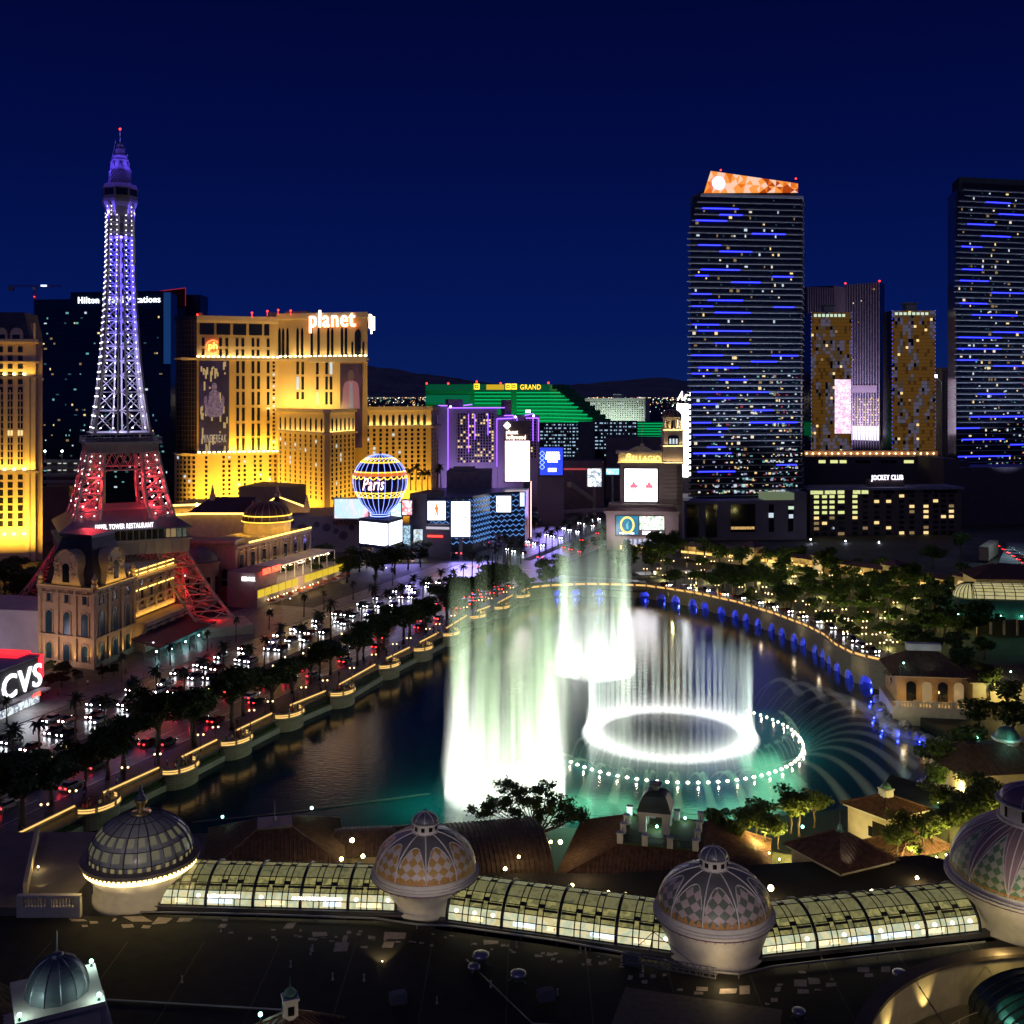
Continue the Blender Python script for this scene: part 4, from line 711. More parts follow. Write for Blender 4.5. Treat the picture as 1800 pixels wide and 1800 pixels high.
    for zz, w, c in ((70, 3600, (.62, .62, 1)), (77, 3600, (.55, .55, 1)), (85, 3400, (.4, .4, 1)), (93, 3200, (.26, .24, 1)), (101, 3600, (.12, .1, 1)), (110, 7600, (.07, .05, 1)), (119, 7600, (.07, .05, 1)), (128, 7600, (.07, .05, 1)), (136, 7600, (.1, .06, 1))): lamp('POINT', (ax.x, ax.y, zz), w, c, rad=.6)
    for a, c in ((7, 7), (-7, 7), (7, -7), (-7, -7)): lamp('POINT', pt(a*.75, c*.75, 152), 2600, (.1, .06, 1), rad=.3); lamp('POINT', pt(a*.6, c*.6, 136), 1600, (.1, .06, 1), rad=.3); lamp('POINT', pt(a*1.15, c*1.15, 50), 2400, (1, .04, .06), rad=.5); lamp('POINT', pt(a*1.5, c*1.5, 43), 2100, (1, .04, .06), rad=.5)
    for a, c in ((1, 1), (-1, 1), (1, -1), (-1, -1)): [lamp('POINT', pt(a*(wid(zz)-lw(zz)/2), c*(wid(zz)-lw(zz)/2), zz), 800, (1, .015, .02), rad=.4) for zz in (8, 15, 22)]
eiffel()
# ------------------------------------------------------------ classical buildings at the tower's feet
lst = mat('carved limestone', (.46, .36, .25), var=.12, scale=.6); lst2 = mat('warm limestone', (.46, .37, .26), var=.12, scale=.5); bglass = mat('blue arch glass', (.02, .06, .09), rough=.15)
def facade(root, F, z0, z1, bays, rows, wm=dkglass, stone_=lst, pil=True):
    """rows: (z centre, w, h, shape)"""
    W_ = Wins(root); b = MB()
    for i in range(bays):
        uu = F.L*(i+.5)/bays
        for zc, w, h, sh in rows:
            W_.add(F, uu, zc, w, h, wm, d=.4, shape=sh); b.fbox(F, uu-w/2-.35, uu-w/2-.05, zc-h/2-.2, zc+h/2, 0, .35); b.fbox(F, uu+w/2+.05, uu+w/2+.35, zc-h/2-.2, zc+h/2, 0, .35); b.fbox(F, uu-w/2-.5, uu+w/2+.5, zc-h/2-.55, zc-h/2-.2, 0, .5)
            if sh == 'box': b.fprism(F, [(uu-w/2-.6, zc+h/2+.2), (uu+w/2+.6, zc+h/2+.2), (uu, zc+h/2+1.1)], 0, .5)
            else: b.fprism(F, [(uu-w/2-.4, zc+h*.3)]+[(uu+(w/2+.5)*math.cos(t), zc+h*.3+(h*.2+.5)*math.sin(t)) for t in [math.pi-math.pi*k/8 for k in range(9)]]+[(uu+w/2+.4, zc+h*.3)], 0, .18)
    b.build('window_surround_trim', stone_, root); W_.finish()
    if pil:
        b = MB(); [b.fbox(F, F.L*i/bays-.5, F.L*i/bays+.5, z0, z1, 0, .6) for i in range(bays+1)]; b.build('pilaster_trim', stone_, root)
    b = MB(); [b.fbox(F, -.4, F.L+.4, zz, zz+h, 0, o) for zz, h, o in ((z1-.9, .9, 1.1), (z1-2.4, .4, .5), (z0+(z1-z0)*.36, .6, .7), (z0, 1.6, .5))]; [b.fbox(F, F.L*k/(bays*6)-.15, F.L*k/(bays*6)+.15, z1-1.5, z1-.9, .1, .8) for k in range(bays*6+1)]; b.build('cornice', stone_, root)
def louvre():
    C, E_, Lf = Vector((-113, 292.6)), Vector((-104.8, 340)), Vector((-131, 300.5)); root = thing('mansard_palace', 'carved stone corner palace with dark mansard roof and twin curved dormers before the lattice tower', 'building', (C.x, C.y, 3)); FL = Fr(Lf, C); FR_ = Fr(C, C+(E_-C)*.42); z1 = 25
    b = MB(); D = Lf+(FR_.p(FR_.L, 0).xy-C); b.prism([Lf, C, FR_.p(FR_.L, 0).xy, D], 2.9, z1); b.build('wall', lst, root)
    facade(root, FL, 3, z1, 3, ((6.5, 2.2, 5, 'arch'), (14.6, 2.4, 6.5, 'arch'), (21.8, 1.5, 2.6, 'box')), bglass); facade(root, FR_, 3, z1, 3, ((6.5, 2.2, 5, 'arch'), (14.6, 2.4, 6.5, 'arch'), (21.8, 1.5, 2.6, 'box')), bglass)
    c = (Lf+C+FR_.p(FR_.L, 0).xy+D)/4; b = MB(); q = [Vector((p.x, p.y, 0)) for p in (Lf, C, FR_.p(FR_.L, 0).xy, D)]; cc = Vector((c.x, c.y, 0)); rg = [[cc+(p-cc)*k+UP*zz for p in q] for k, zz in ((.9, z1), (.82, 29), (.7, 33), (.55, 37.5), (.6, 37.8), (.6, 38.6))]
    for A, B in zip(rg, rg[1:]): [b.poly(A[i], A[(i+1) % 4], B[(i+1) % 4], B[i]) for i in range(4)]
    b.poly(*rg[-1]); b.build('mansard_roof', mat('dark slate', (.035, .035, .05), rough=.4), root)
    for F, uu in ((FL, FL.L*.5), (FR_, FR_.L*.5)):
        b = MB(); b.fprism(F, [(uu-5.5, z1), (uu+5.5, z1), (uu+4.2, z1+3.5)]+[(uu+4.2*math.cos(t), z1+5.5+4.2*math.sin(t)) for t in [math.pi*k/12 for k in range(13)]]+[(uu-4.2, z1+3.5)], -4, .5); dm = b.build('dormer', lst, root); b = MB(); b.fprism(F, [(uu-1.2, z1+1), (uu+1.2, z1+1)]+[(uu+1.2*math.cos(t), z1+5+1.2*math.sin(t)) for t in [math.pi*k/8 for k in range(9)]], .5, .62); b.build('window', dkglass, dm)
        b = MB(); rnd = random.Random(4); [b.sphere(F.p(uu+rnd.choice((-1, 1))*rnd.uniform(1.6, 4), z1+rnd.uniform(2, 9), .5), rnd.uniform(.25, .55), 6, 4) for _ in range(44)]; [b.sphere(F.p(uu+4.2*math.cos(t), z1+5.5+4.3*math.sin(t), .5), .4, 6, 4) for t in [math.pi*k/16 for k in range(17)]]; b.build('carved_relief_pattern', lst, dm)
    for p in (Lf, C, FR_.p(FR_.L, 0).xy): b = MB(); b.lathe([(.9, z1), (.9, z1+1), (.5, z1+1.2), (.9, z1+2.2), (.5, z1+3), (.1, z1+3.8)], (p.x, p.y, 0), 10); b.build('urn', lst, root)
    for F in (FL, FR_): [lamp('SPOT', F.p(F.L*k/3, 3.3, 2.2), 1500, (1, .58, .16), F.p(F.L*k/3, 14, 0), ang=60) for k in (0.3, 1, 2, 2.7)]; strip_light(F, 0, F.L, z1-.2, 1.6, 600 if F is FR_ else 160, YL, True, .5)
    lamp('AREA', FL.p(FL.L*.5, 4.5, 14), 2000, (1, .62, .5), FL.p(FL.L*.5, 16, 0), 8)
    F3 = Fr(FR_.p(FR_.L, 0, -2).xy, E_+Vector((-2, .3))); r2 = thing('palace_wing', 'lower stone wing with gold lit wall panels between the mansard palace and the tower', 'building', (E_.x, E_.y, 3)); b = MB(); b.fbox(F3, 0, F3.L, 2.9, 24, -14, 0); b.fbox(F3, 0, F3.L, 24, 25.5, -13, -1.5); b.build('wall', lst2, r2); facade(r2, F3, 12, 24, 5, ((17.5, 1.7, 4.6, 'box'), (21.7, 1.2, 1.6, 'box')), stone_=lst2)
    b = MB(); b.fbox(F3, 0, F3.L, 2.9, 11.5, 0, 5.5); b.build('arcade', lst, r2); FA = Fr(F3.p(0, 0, 5.5).xy, F3.p(F3.L, 0, 5.5).xy); facade(r2, FA, 3, 11.5, 5, ((7.5, 3.2, 6, 'arch'),), bglass, pil=False); strip_light(F3, 0, F3.L, 12, 1.2, 700, (1, .55, .1), True, .6, .2); strip_light(F3, 0, F3.L, 24.6, 1.4, 350, YL, False, .6, .2); b = MB(); [b.fbox(F3, F3.L*i/5+.6, F3.L*(i+1)/5-.6, zz, zz+.25, .5, .7) for i in range(5) for zz in (19.7, 24.4, 25.6)]; b.build('cornice_light_strip', yel, r2)
    aw = thing('awning', 'dark red cafe awning with teal valance and terrace lights under the stone arcade', 'awning', (FA.p(FA.L/2, 0).x, FA.p(FA.L/2, 0).y, 3)); b = MB(); b.hexa([FA.p(-8, 6.3, 9), FA.p(FA.L, 6.3, 9), FA.p(FA.L, 8.4, .1), FA.p(-8, 8.4, .1)], [FA.p(-8, 6.5, 9), FA.p(FA.L, 6.5, 9), FA.p(FA.L, 8.6, .1), FA.p(-8, 8.6, .1)]); b.build('canopy', mat('wine awning', (.13, .03, .05)), aw); tl = mat('teal trim', (.03, .22, .2)); b = MB(); b.fbox(FA, -8, FA.L, 5.6, 6.3, 8.9, 9.1); b.build('valance', tl, aw); [MB().tube(FA.p(-8+(FA.L+8)*i/8, 3, 8.8), FA.p(-8+(FA.L+8)*i/8, 6.3, 8.8), .15, n=6).build('post', tl, aw) for i in range(9)]
    for i in range(9): b = MB(); q = FA.p(-7+(FA.L+6)*i/8, 5.2, 7.5+(i % 2)*2.4); b.sphere(q, .26, 8, 5); b.build('terrace_light', emat('cool terrace light', (.6, .95, 1), 12), aw); lamp('POINT', q+Vector((.4, -.4, -.5)), 90, (.5, .95, 1), rad=.2)
    b = MB(); b.fbox(Fr(Lf+Vector((-60, 12)), Lf+Vector((0, 1))), 0, 60, 2.9, 17, -20, 0); tag(b.build('blank_wall', mat('pale lilac wall', (.42, .38, .42), var=.15, scale=.15)), 'long plain pale wall left of the mansard palace', 'wall'); lamp('AREA', (-150, 285, 4), 2600, (.85, .7, .9), (-152, 312, 12), 10)
louvre()
def opera():
    root = thing('opera_house', 'stone opera style hall with gold lit ribbed dome and gabled dark roof', 'building', (-85, 420, 3)); F = Fr((-99, 386), (-82, 437)); z1 = 23; b = MB(); b.fbox(F, 0, F.L, 2.9, z1, -20, 0); b.build('wall', lst2, root); facade(root, F, 3, z1, 7, ((17, 2.6, 6, 'arch'), (20.8, 1.2, 1.4, 'box')), stone_=lst2)
    b = MB(); FL = Fr((-120, 388), (-99, 386)); b.fbox(FL, 0, FL.L, 2.9, z1+2, -10, 0); b.build('side_wall', lst2, root); facade(root, FL, 3, z1+2, 3, ((12, 2.4, 6, 'arch'),), stone_=lst2)
    cb = (-110, 382); b = MB(); b.lathe([(6.2, 3), (6.2, 17.5), (6.8, 17.6), (6.8, 18.4)], (*cb, 0), 20); b.build('corner_turret', lst2, root); b = MB(); b.lathe([(r, z) for r, z in dome_profile(5.8, 5, 18.4, 8)], (*cb, 0), 20); b.build('turret_dome', mat('pale green copper', (.16, .22, .22)), root, True); Wi = Wins(root); [Wi.add(Fr((cb[0]+6.2*math.cos(a)+.8*math.sin(a), cb[1]+6.2*math.sin(a)-.8*math.cos(a)), (cb[0]+6.2*math.cos(a)-.8*math.sin(a), cb[1]+6.2*math.sin(a)+.8*math.cos(a))), .8, 10, 1.5, 7, dkglass) for a in (R(-120), R(-85), R(-50), R(-15))]; Wi.finish()
    c = (X(470, 425), 425); b = MB(); b.lathe([(9.0, z1-1), (9.0, 27.4), (9.8, 27.6), (9.8, 28.2)], (*c, 0), 32); b.build('dome_drum', lst2, root); b = MB(); prof = [(9.6, 28.2), (9.2, 30.2), (8, 32.4), (6, 34), (3, 35), (.3, 35.4)]; b.lathe(prof, (*c, 0), 32); b.build('dome', mat('bronze dome', (.10, .07, .05), rough=.4), root, True)
    b = MB()
    for k in range(20): a = k/20*2*math.pi; b.sweep([Vector((c[0]+(r+.05)*math.cos(a), c[1]+(r+.05)*math.sin(a), z)) for r, z in prof], .14, 4)
    b.build('rib', lst2, root); b = MB(); [b.lathe([(r, z), (r+.15, z+.15), (r, z+.3)], (*c, 0), 32) for r, z in ((9.9, 27.7), (9.5, 30.0))]; b.build('gold_light_ring', emat('gold strip', (1, .55, .06), 3), root); [lamp('POINT', (c[0]+11.5*math.cos(a), c[1]+11.5*math.sin(a), 25), 420, YL, rad=.3) for a in [R(-150+k*30) for k in range(6)]]
    FG = Fr((X(335, 432), 432), (X(446, 432), 432)); b = MB(); L = FG.L; b.fbox(FG, 0, L, 20, Z(900, 432), -24, 0); b.build('hall_wall', lst, root); zt, zb = Z(875, 440), Z(901, 432); b = MB(); b.poly(FG.p(-1, zb, 1), FG.p(L, zb, 1), FG.p(L-2, zt, -12), FG.p(5, zt, -12)); b.poly(FG.p(-1, zb, 1), FG.p(5, zt, -12), FG.p(-1, zb, -24)); b.poly(FG.p(L-2, zt, -12), FG.p(L, zb, 1), FG.p(L, zb, -24)); b.build('hall_roof', mat('purple slate', (.06, .04, .05)), root)
    b = MB(); b.bar(FG.p(-1, zb-.3, 1.3), FG.p(L, zb-.3, 1.3), .5); b.bar(FG.p(L, zb+.5, 1.3), FG.p(L+9, zt+1, -2), .5); b.bar(FG.p(L+9, zt+1, -2), FG.p(L+21, zb+2, -1), .5); b.bar(F.p(8, z1+.5, .9), F.p(F.L, z1+.5, .9), .4); b.build('roof_light_strip', yel, root); b = MB(); b.fprism(Fr(FG.p(L, 0, -1).xy, FG.p(L+21, 0, -1).xy), [(0, zb-1), (20, zb), (20, zb+2), (9, zt+1)], -6, 0); b.build('gable', lst, root)
    for p in ((FG.p(L, zb, 1.5)), FG.p(L+9, zt+1, -2), FG.p(L+21, zb+2, -1), FG.p(6, zt, -10)): b = MB(); b.cbox(p.xy, 2, 2, p.z-2, p.z+1.2); b.lathe([(.7, p.z+1.2), (.9, p.z+2), (.5, p.z+2.8), (.7, p.z+3.4), (.3, p.z+4), (.45, p.z+4.5), (.1, p.z+5)], (p.x, p.y, 0), 8); b.build('statue', lst, root)
    [lamp('SPOT', F.p(F.L*(k+.5)/7, 19.4, 1.5), 120, YL, F.p(F.L*(k+.5)/7, 22.5, 0), ang=90) for k in range(7)]; lamp('AREA', F.p(20, 12, 24), 3600, (1, .62, .3), F.p(22, 14, 0), 8)
    # gold lit casino roof behind
    f = Fpx(302, 520, 382, 520); r2 = thing('casino_block', 'low casino roof edge blazing with gold lamps left of the golden hotel base', 'building', (X(340, 520), 520, 3)); b = MB(); b.fbox(f, 0, f.L, 2.9, Z(893, 520), -30, 0); b.fbox(f, -.5, f.L+.5, Z(893, 520), Z(888, 520), -30, 1.5); b.build('wall', lst2, r2); b = MB(); b.bar(f.p(0, Z(888, 520), 1.7), f.p(f.L, Z(885, 520), 1.7), .6); b.bar(f.p(0, Z(905, 520), .6), f.p(f.L, Z(900, 520), .6), .6); b.build('gold_light_strip', yel, r2); b = MB(); b.sphere(P(346, 887, 517), .8, 8, 5); b.build('gold_lamp', emat('gold flood', (1, .7, .2), 18), r2); strip_light(f, 0, f.L, Z(905, 520), 1.5, 900, YL, True)
    f = Fpx(420, 512, 510, 508); f2 = Fpx(510, 508, 538, 525); b = MB(); b.prism([f.p(0, 0).xy, f.p(f.L, 0).xy, f2.p(f2.L, 0).xy, f.p(0, 0, -30).xy], 2.9, Z(856, 510)); tag(b.build('theatre_box', mat('brown theatre wall', (.20, .15, .13), var=.1)), 'plain brown windowless theatre box before the golden hotel', 'building')
    b = MB(); f = Fpx(300, 545, 430, 545); b.fbox(f, 0, f.L, 2.9, Z(905, 545), -20, 0); tag(b.build('service_block', mat('brown theatre wall', (.2, .15, .13))), 'low brown service block left of the theatre box', 'building')
    f = Fpx(76, 560, 160, 560); gr = thing('parking_garage', 'pale open parking garage between the left golden hotel and the lattice tower', 'garage', (X(118, 560), 560, 3)); b = MB(); b.fbox(f, 0, f.L, 2.9, Z(812, 560), -20, -4); [b.fbox(f, 0, f.L, Z(y, 560)-.8, Z(y, 560)+.8, -4, 0) for y in (811, 823, 835, 847)]; b.build('deck_frame', greyc, gr); b = MB(); [b.fbox(f, f.L*k/9+.6, f.L*(k+1)/9-.6, Z(y+4, 560), Z(y+1.5, 560), -3.9, -3.6) for k in range(9) for y in (812, 824) if (k*7+y) % 3]; b.build('tube_light', emat('pale garage light', (.85, .9, .75), .8, False), gr)
    for px in (79, 109): b = MB(); q = P(px, 793, 555); b.tube((q.x, q.y, Z(811, 560)), q, .12, n=5); b.sphere(q, .5, 8, 5); lp = b.build('deck_lamp', [white], gr); b = MB(); b.sphere(q, .55, 8, 5); b.build('lens', emat('cool deck lens', (.8, 1, .95), 12), lp)
    b = MB(); f = Fpx(76, 545, 122, 545); b.fbox(f, 0, f.L, 2.9, Z(855, 545), -12, 0); tag(b.build('stair_block', mat('brown theatre wall', (.2, .15, .13))), 'small brown block beside the left golden hotel', 'building')
opera()
def beerpark():
    C = Vector((X(452, 375), 375)); A = Vector((X(436, 380), 380)); E_ = Vector((X(612, 440), 440)); FA, FB = Fr(A, C), Fr(C, E_); root = thing('rooftop_bar', 'rooftop beer terrace with string lights, red sign and yellow lit panels by the boulevard', 'bar', (C.x, C.y, 3))
    FB = Fr(C, C+(E_-C)*.95); b = MB(); b.fbox(FB, 0, FB.L, 2.9, 9.5, -12, 0); b.fbox(FB, 0, 15, 9.5, 15.2, -12, -1.0); b.build('wall', mat('bar wall', (.3, .26, .26)), root); b = MB(); b.fbox(FB, 15, FB.L-6, 15, 15.35, -11, -1); [b.fbox(FB, 15+(FB.L-21)*i/7-.12, 15+(FB.L-21)*i/7+.12, 9.5, 15, o-.12, o+.12) for i in range(8) for o in (-1.2, -10.8)]; b.build('pergola_frame', white, root)
    b = MB(); rnd = random.Random(6); [b.sphere(FB.p(rnd.uniform(15, FB.L-6), 14.4+rnd.uniform(-.4, .3), rnd.uniform(-10, -1)), .16, 6, 4) for _ in range(120)]; b.build('string_light_dot', emat('string bulb', (1, .8, .5), 9, False), root); [lamp('POINT', FB.p(18+k*9, 13.4, -5), 200, (1, .7, .4), rad=.5) for k in range(5)]
    lettering('BEER PARK', FB, 9.5, 14.2, 2.0, emat('red neon letters', (1, .05, .02), 5), root, out=.2, ext=.2, bold=.03, width=12); Fs = Fr(A+Vector((0, -.4)), C+Vector((0, -.4))); lettering('BEER PARK', Fr(C+Vector((-5.2, .8)), C+Vector((.6, -.4))), 2.4, 12.6, 1.5, emat('white sign neon', (1, .96, 1), 5), root, out=.5, width=5)
    for i in range(14):
        if i in (6,): continue
        b = MB(); s = FB.L/14; b.fbox(FB, s*i+.3, s*(i+1)-.3, 6.6, 9.2, .0, .25); b.build('yellow_panel', emat('yellow panel', (.9, .62, .02), .8), root)
    for i in range(10): b = MB(); q = FB.p(FB.L*(i+.5)/10, 4.2, 3.4); c_ = mat('orange parasol', (.32, .08, .04)); b.lathe([(1.9, 5.4), (.1, 6.3)], (q.x, q.y, 0), 8); b.tube((q.x, q.y, 3.1), (q.x, q.y, 6.2), .06, n=5); tag(b.build('parasol', c_), f'orange parasol on the pavement under the beer terrace, {ordn(i)} from the tower foot', 'parasol', 'orange parasols under the beer terrace')
    [lamp('POINT', FB.p(FB.L*(k+.5)/6, 5.6, 1.6), 160, (1, .72, .35), rad=.3) for k in range(6)]
    b = MB(); q = C+Vector((5, 3)); [b.sphere(FB.p(2+k*2.1, 6.0, 3.2), .2, 6, 4) for k in range(18)]; b.build('canopy_light_dot', warmbulb, root)
beerpark()
def pharmacy():
    C = Vector((X(72, 262), 262)); A = Vector((X(-60, 236), 236)); FA = Fr(A, C); FB = Fr(C, C+Vector((-6, 24))); root = thing('pharmacy', 'low pharmacy with huge white lit initials and a red corner at the left edge', 'shop', (C.x, C.y, 3)); b = MB(); b.fbox(FA, 0, FA.L, 2.9, 14.2, -26, 0); b.build('wall', mat('dark grey cladding', (.05, .045, .055)), root); lettering('CVS', FA, FA.L-7.6, 7.4, 5.4, noisy_emat('white LED letters', [(.75, .85, 1), (1, 1, 1), (.8, .9, 1)], 2.0, 3), root, out=.4, ext=.2, bold=.12, width=14.5)
    b = MB(); b.fbox(FA, FA.L-1.1, FA.L+.4, 9.0, 14.6, -10, .5); b.fbox(FA, FA.L-5, FA.L+.3, 14.2, 15.3, -12, -3); b.build('red_corner', emat('red corner light', (1, .02, .04), 1.4), root); b = MB(); b.fbox(FA, 4, FA.L-1, 3.3, 6.2, .05, .3); b.build('shop_window', noisy_emat('shop window', [(.5, .6, .6), (.9, 1, 1), (.1, .12, .2), (.7, .8, .9)], 1.1, .8), root); b = MB(); b.fbox(FA, 0, FA.L, 6.2, 6.7, .1, 2.6); b.build('canopy', mat('pale canopy', (.4, .36, .4)), root); lettering('CVS', FA, FA.L-5.5, 5.9, 1.0, emat('red neon letters', (1, .05, .02), 5), root, out=2.7, width=2.8)
    b = MB(); b.fbox(FA, 0, FA.L, 14.2, 14.6, -26, .3); b.build('parapet', mat('lilac roof edge', (.3, .26, .34)), root); lamp('AREA', FA.p(FA.L-8, 5.8, 1.6), 500, (.85, .9, 1), FA.p(FA.L-8, 3, 4), 6); lamp('POINT', FA.p(FA.L+2.5, 11, 1), 150, (1, .05, .08), rad=.6)
pharmacy()
# ------------------------------------------------------------ balloon sign and the screens of the mall
def balloon():
    c = Vector((X(668, 485), 485, 0)); zc = 38.4; Rr = 12.0; root = thing('balloon_sign', 'neon balloon sign with blue ribs and yellow bands above two white screens', 'sign', (c.x, c.y, 3)); prof = [(Rr*math.cos(t), zc+Rr*math.sin(t)) for t in [R(90-6*i) for i in range(0, 20)]]; prof = [(max(.05, r), z) for r, z in prof]+[(8.2, 28.2), (5.6, 25.6), (4.2, 24.2)]
    b = MB(); b.lathe(prof[::-1], c, 40); b.build('envelope', mat('midnight blue skin', (.01, .012, .09), rough=.3), root, True)
    neon = emat('blue white neon', (.22, .3, 1), 3.4); b = MB()
    for k in range(24): a = k/24*2*math.pi+.05; b.sweep([Vector((c.x+(r+.12)*math.cos(a), c.y+(r+.12)*math.sin(a), z)) for r, z in prof[1:]], .1, 4)
    b.build('neon_rib', neon, root); rz = lambda z: math.sqrt(max(0, Rr**2-(z-zc)**2))
    gy = emat('gold neon', (1, .62, .04), 2.6)
    for z0, h in ((42.6, .45), (46.8, .5), (48.6, .35), (33.6, .35), (31.4, .35)): b = MB(); b.lathe([(rz(z0)+.1, z0), (rz(z0)+.35, z0+h/2), (rz(z0+h)+.1, z0+h)], c, 40); b.build('gold_band', gy, root)
    b = MB(); zs = lambda k: 40.9 if k % 2 else 39.6
    for k in range(24):
        a, a2 = k/24*2*math.pi, (k+1)/24*2*math.pi; r = rz(41)+.3; pts = [Vector((c.x+r*math.cos(a+(a2-a)*j/6), c.y+r*math.sin(a+(a2-a)*j/6), 40.9-1.1*math.sin(math.pi*j/6))) for j in range(7)]; b.sweep(pts, .2, 4)
        for zA, zB in ((31.8, 33.5), (33.5, 31.8)): b.bar(Vector((c.x+(rz(zA)+.3)*math.cos(a), c.y+(rz(zA)+.3)*math.sin(a), zA)), Vector((c.x+(rz(zB)+.3)*math.cos(a2), c.y+(rz(zB)+.3)*math.sin(a2), zB)), .18)
        b.bar(Vector((c.x+(rz(47)+.3)*math.cos(a), c.y+(rz(47)+.3)*math.sin(a), 47)), Vector((c.x+(rz(48.6)+.3)*math.cos(a2), c.y+(rz(48.6)+.3)*math.sin(a2), 48.6)), .2)
    b.build('gold_scallop_edge', gy, root); b = MB(); b.lathe([(rz(41)+.15, 41), (rz(41.8)+.28, 41.8), (rz(42.5)+.15, 42.5)], c, 40); b.build('orange_band', emat('orange band', (.9, .2, .02), .9), root)
    d = Vector((c.x, c.y, 0)); v = Vector((-c.x, -c.y, 0)).normalized(); F = Fr((c+v*12.2+Vector((-8, -1.2, 0))).xy, (c+v*12.2+Vector((8, 1.2, 0))).xy)
    lettering('Paris', F, 5.2, 35.4, 5.4, emat('pink white neon', (1, .55, .5), 5), root, out=.4, ext=.2, shear=.3, bold=.03, width=9.4)
    b = MB(); b.lathe([(4.2, 24.2), (4.3, 23.4), (3.9, 23.2), (3.9, 22)], c, 24); b.build('basket', mat('midnight blue skin', (.01, .012, .09)), root); b = MB(); [b.lathe([(4.35, z), (4.5, z+.15), (4.35, z+.3)], c, 24) for z in (23.6, 22.6)]; b.build('neon_ring', neon, root)
    A, C_, E_ = (X(631, 484), 484), (X(682.5, 473), 473), (X(707, 488), 488); f1, f2 = Fr(A, C_), Fr(C_, E_); back = (X(668, 500), 500); b = MB(); b.prism([A, C_, E_, back], 9.2, 21.8); b.build('screen_cabinet', mat('navy cabinet', (.02, .025, .08)), root); b = MB(); b.fbox(f1, .7, f1.L-.3, 10.8, 20.4, 0, .2); b.build('screen', emat('blazing white screen', (.93, .94, 1), 7), root); b = MB(); b.fbox(f2, .8, f2.L-.6, 11, 20.6, 0, .2); b.build('screen', noisy_emat('white ad screen side', [(1, 1, 1), (.95, .97, 1), (.75, .85, 1), (1, 1, 1)], 4, .2), root)
    b = MB(); b.cbox(c+Vector((0, -3, 0)), 7, 7, 2.9, 9.2, .2); b.build('pedestal', mat('pale lilac wall', (.42, .38, .42)), root); b = MB(); [b.lathe([(.9+.0*k, 21.8), (.9, 22)], c, 8) for k in (0,)]; b.build('cap', black, root)
balloon()
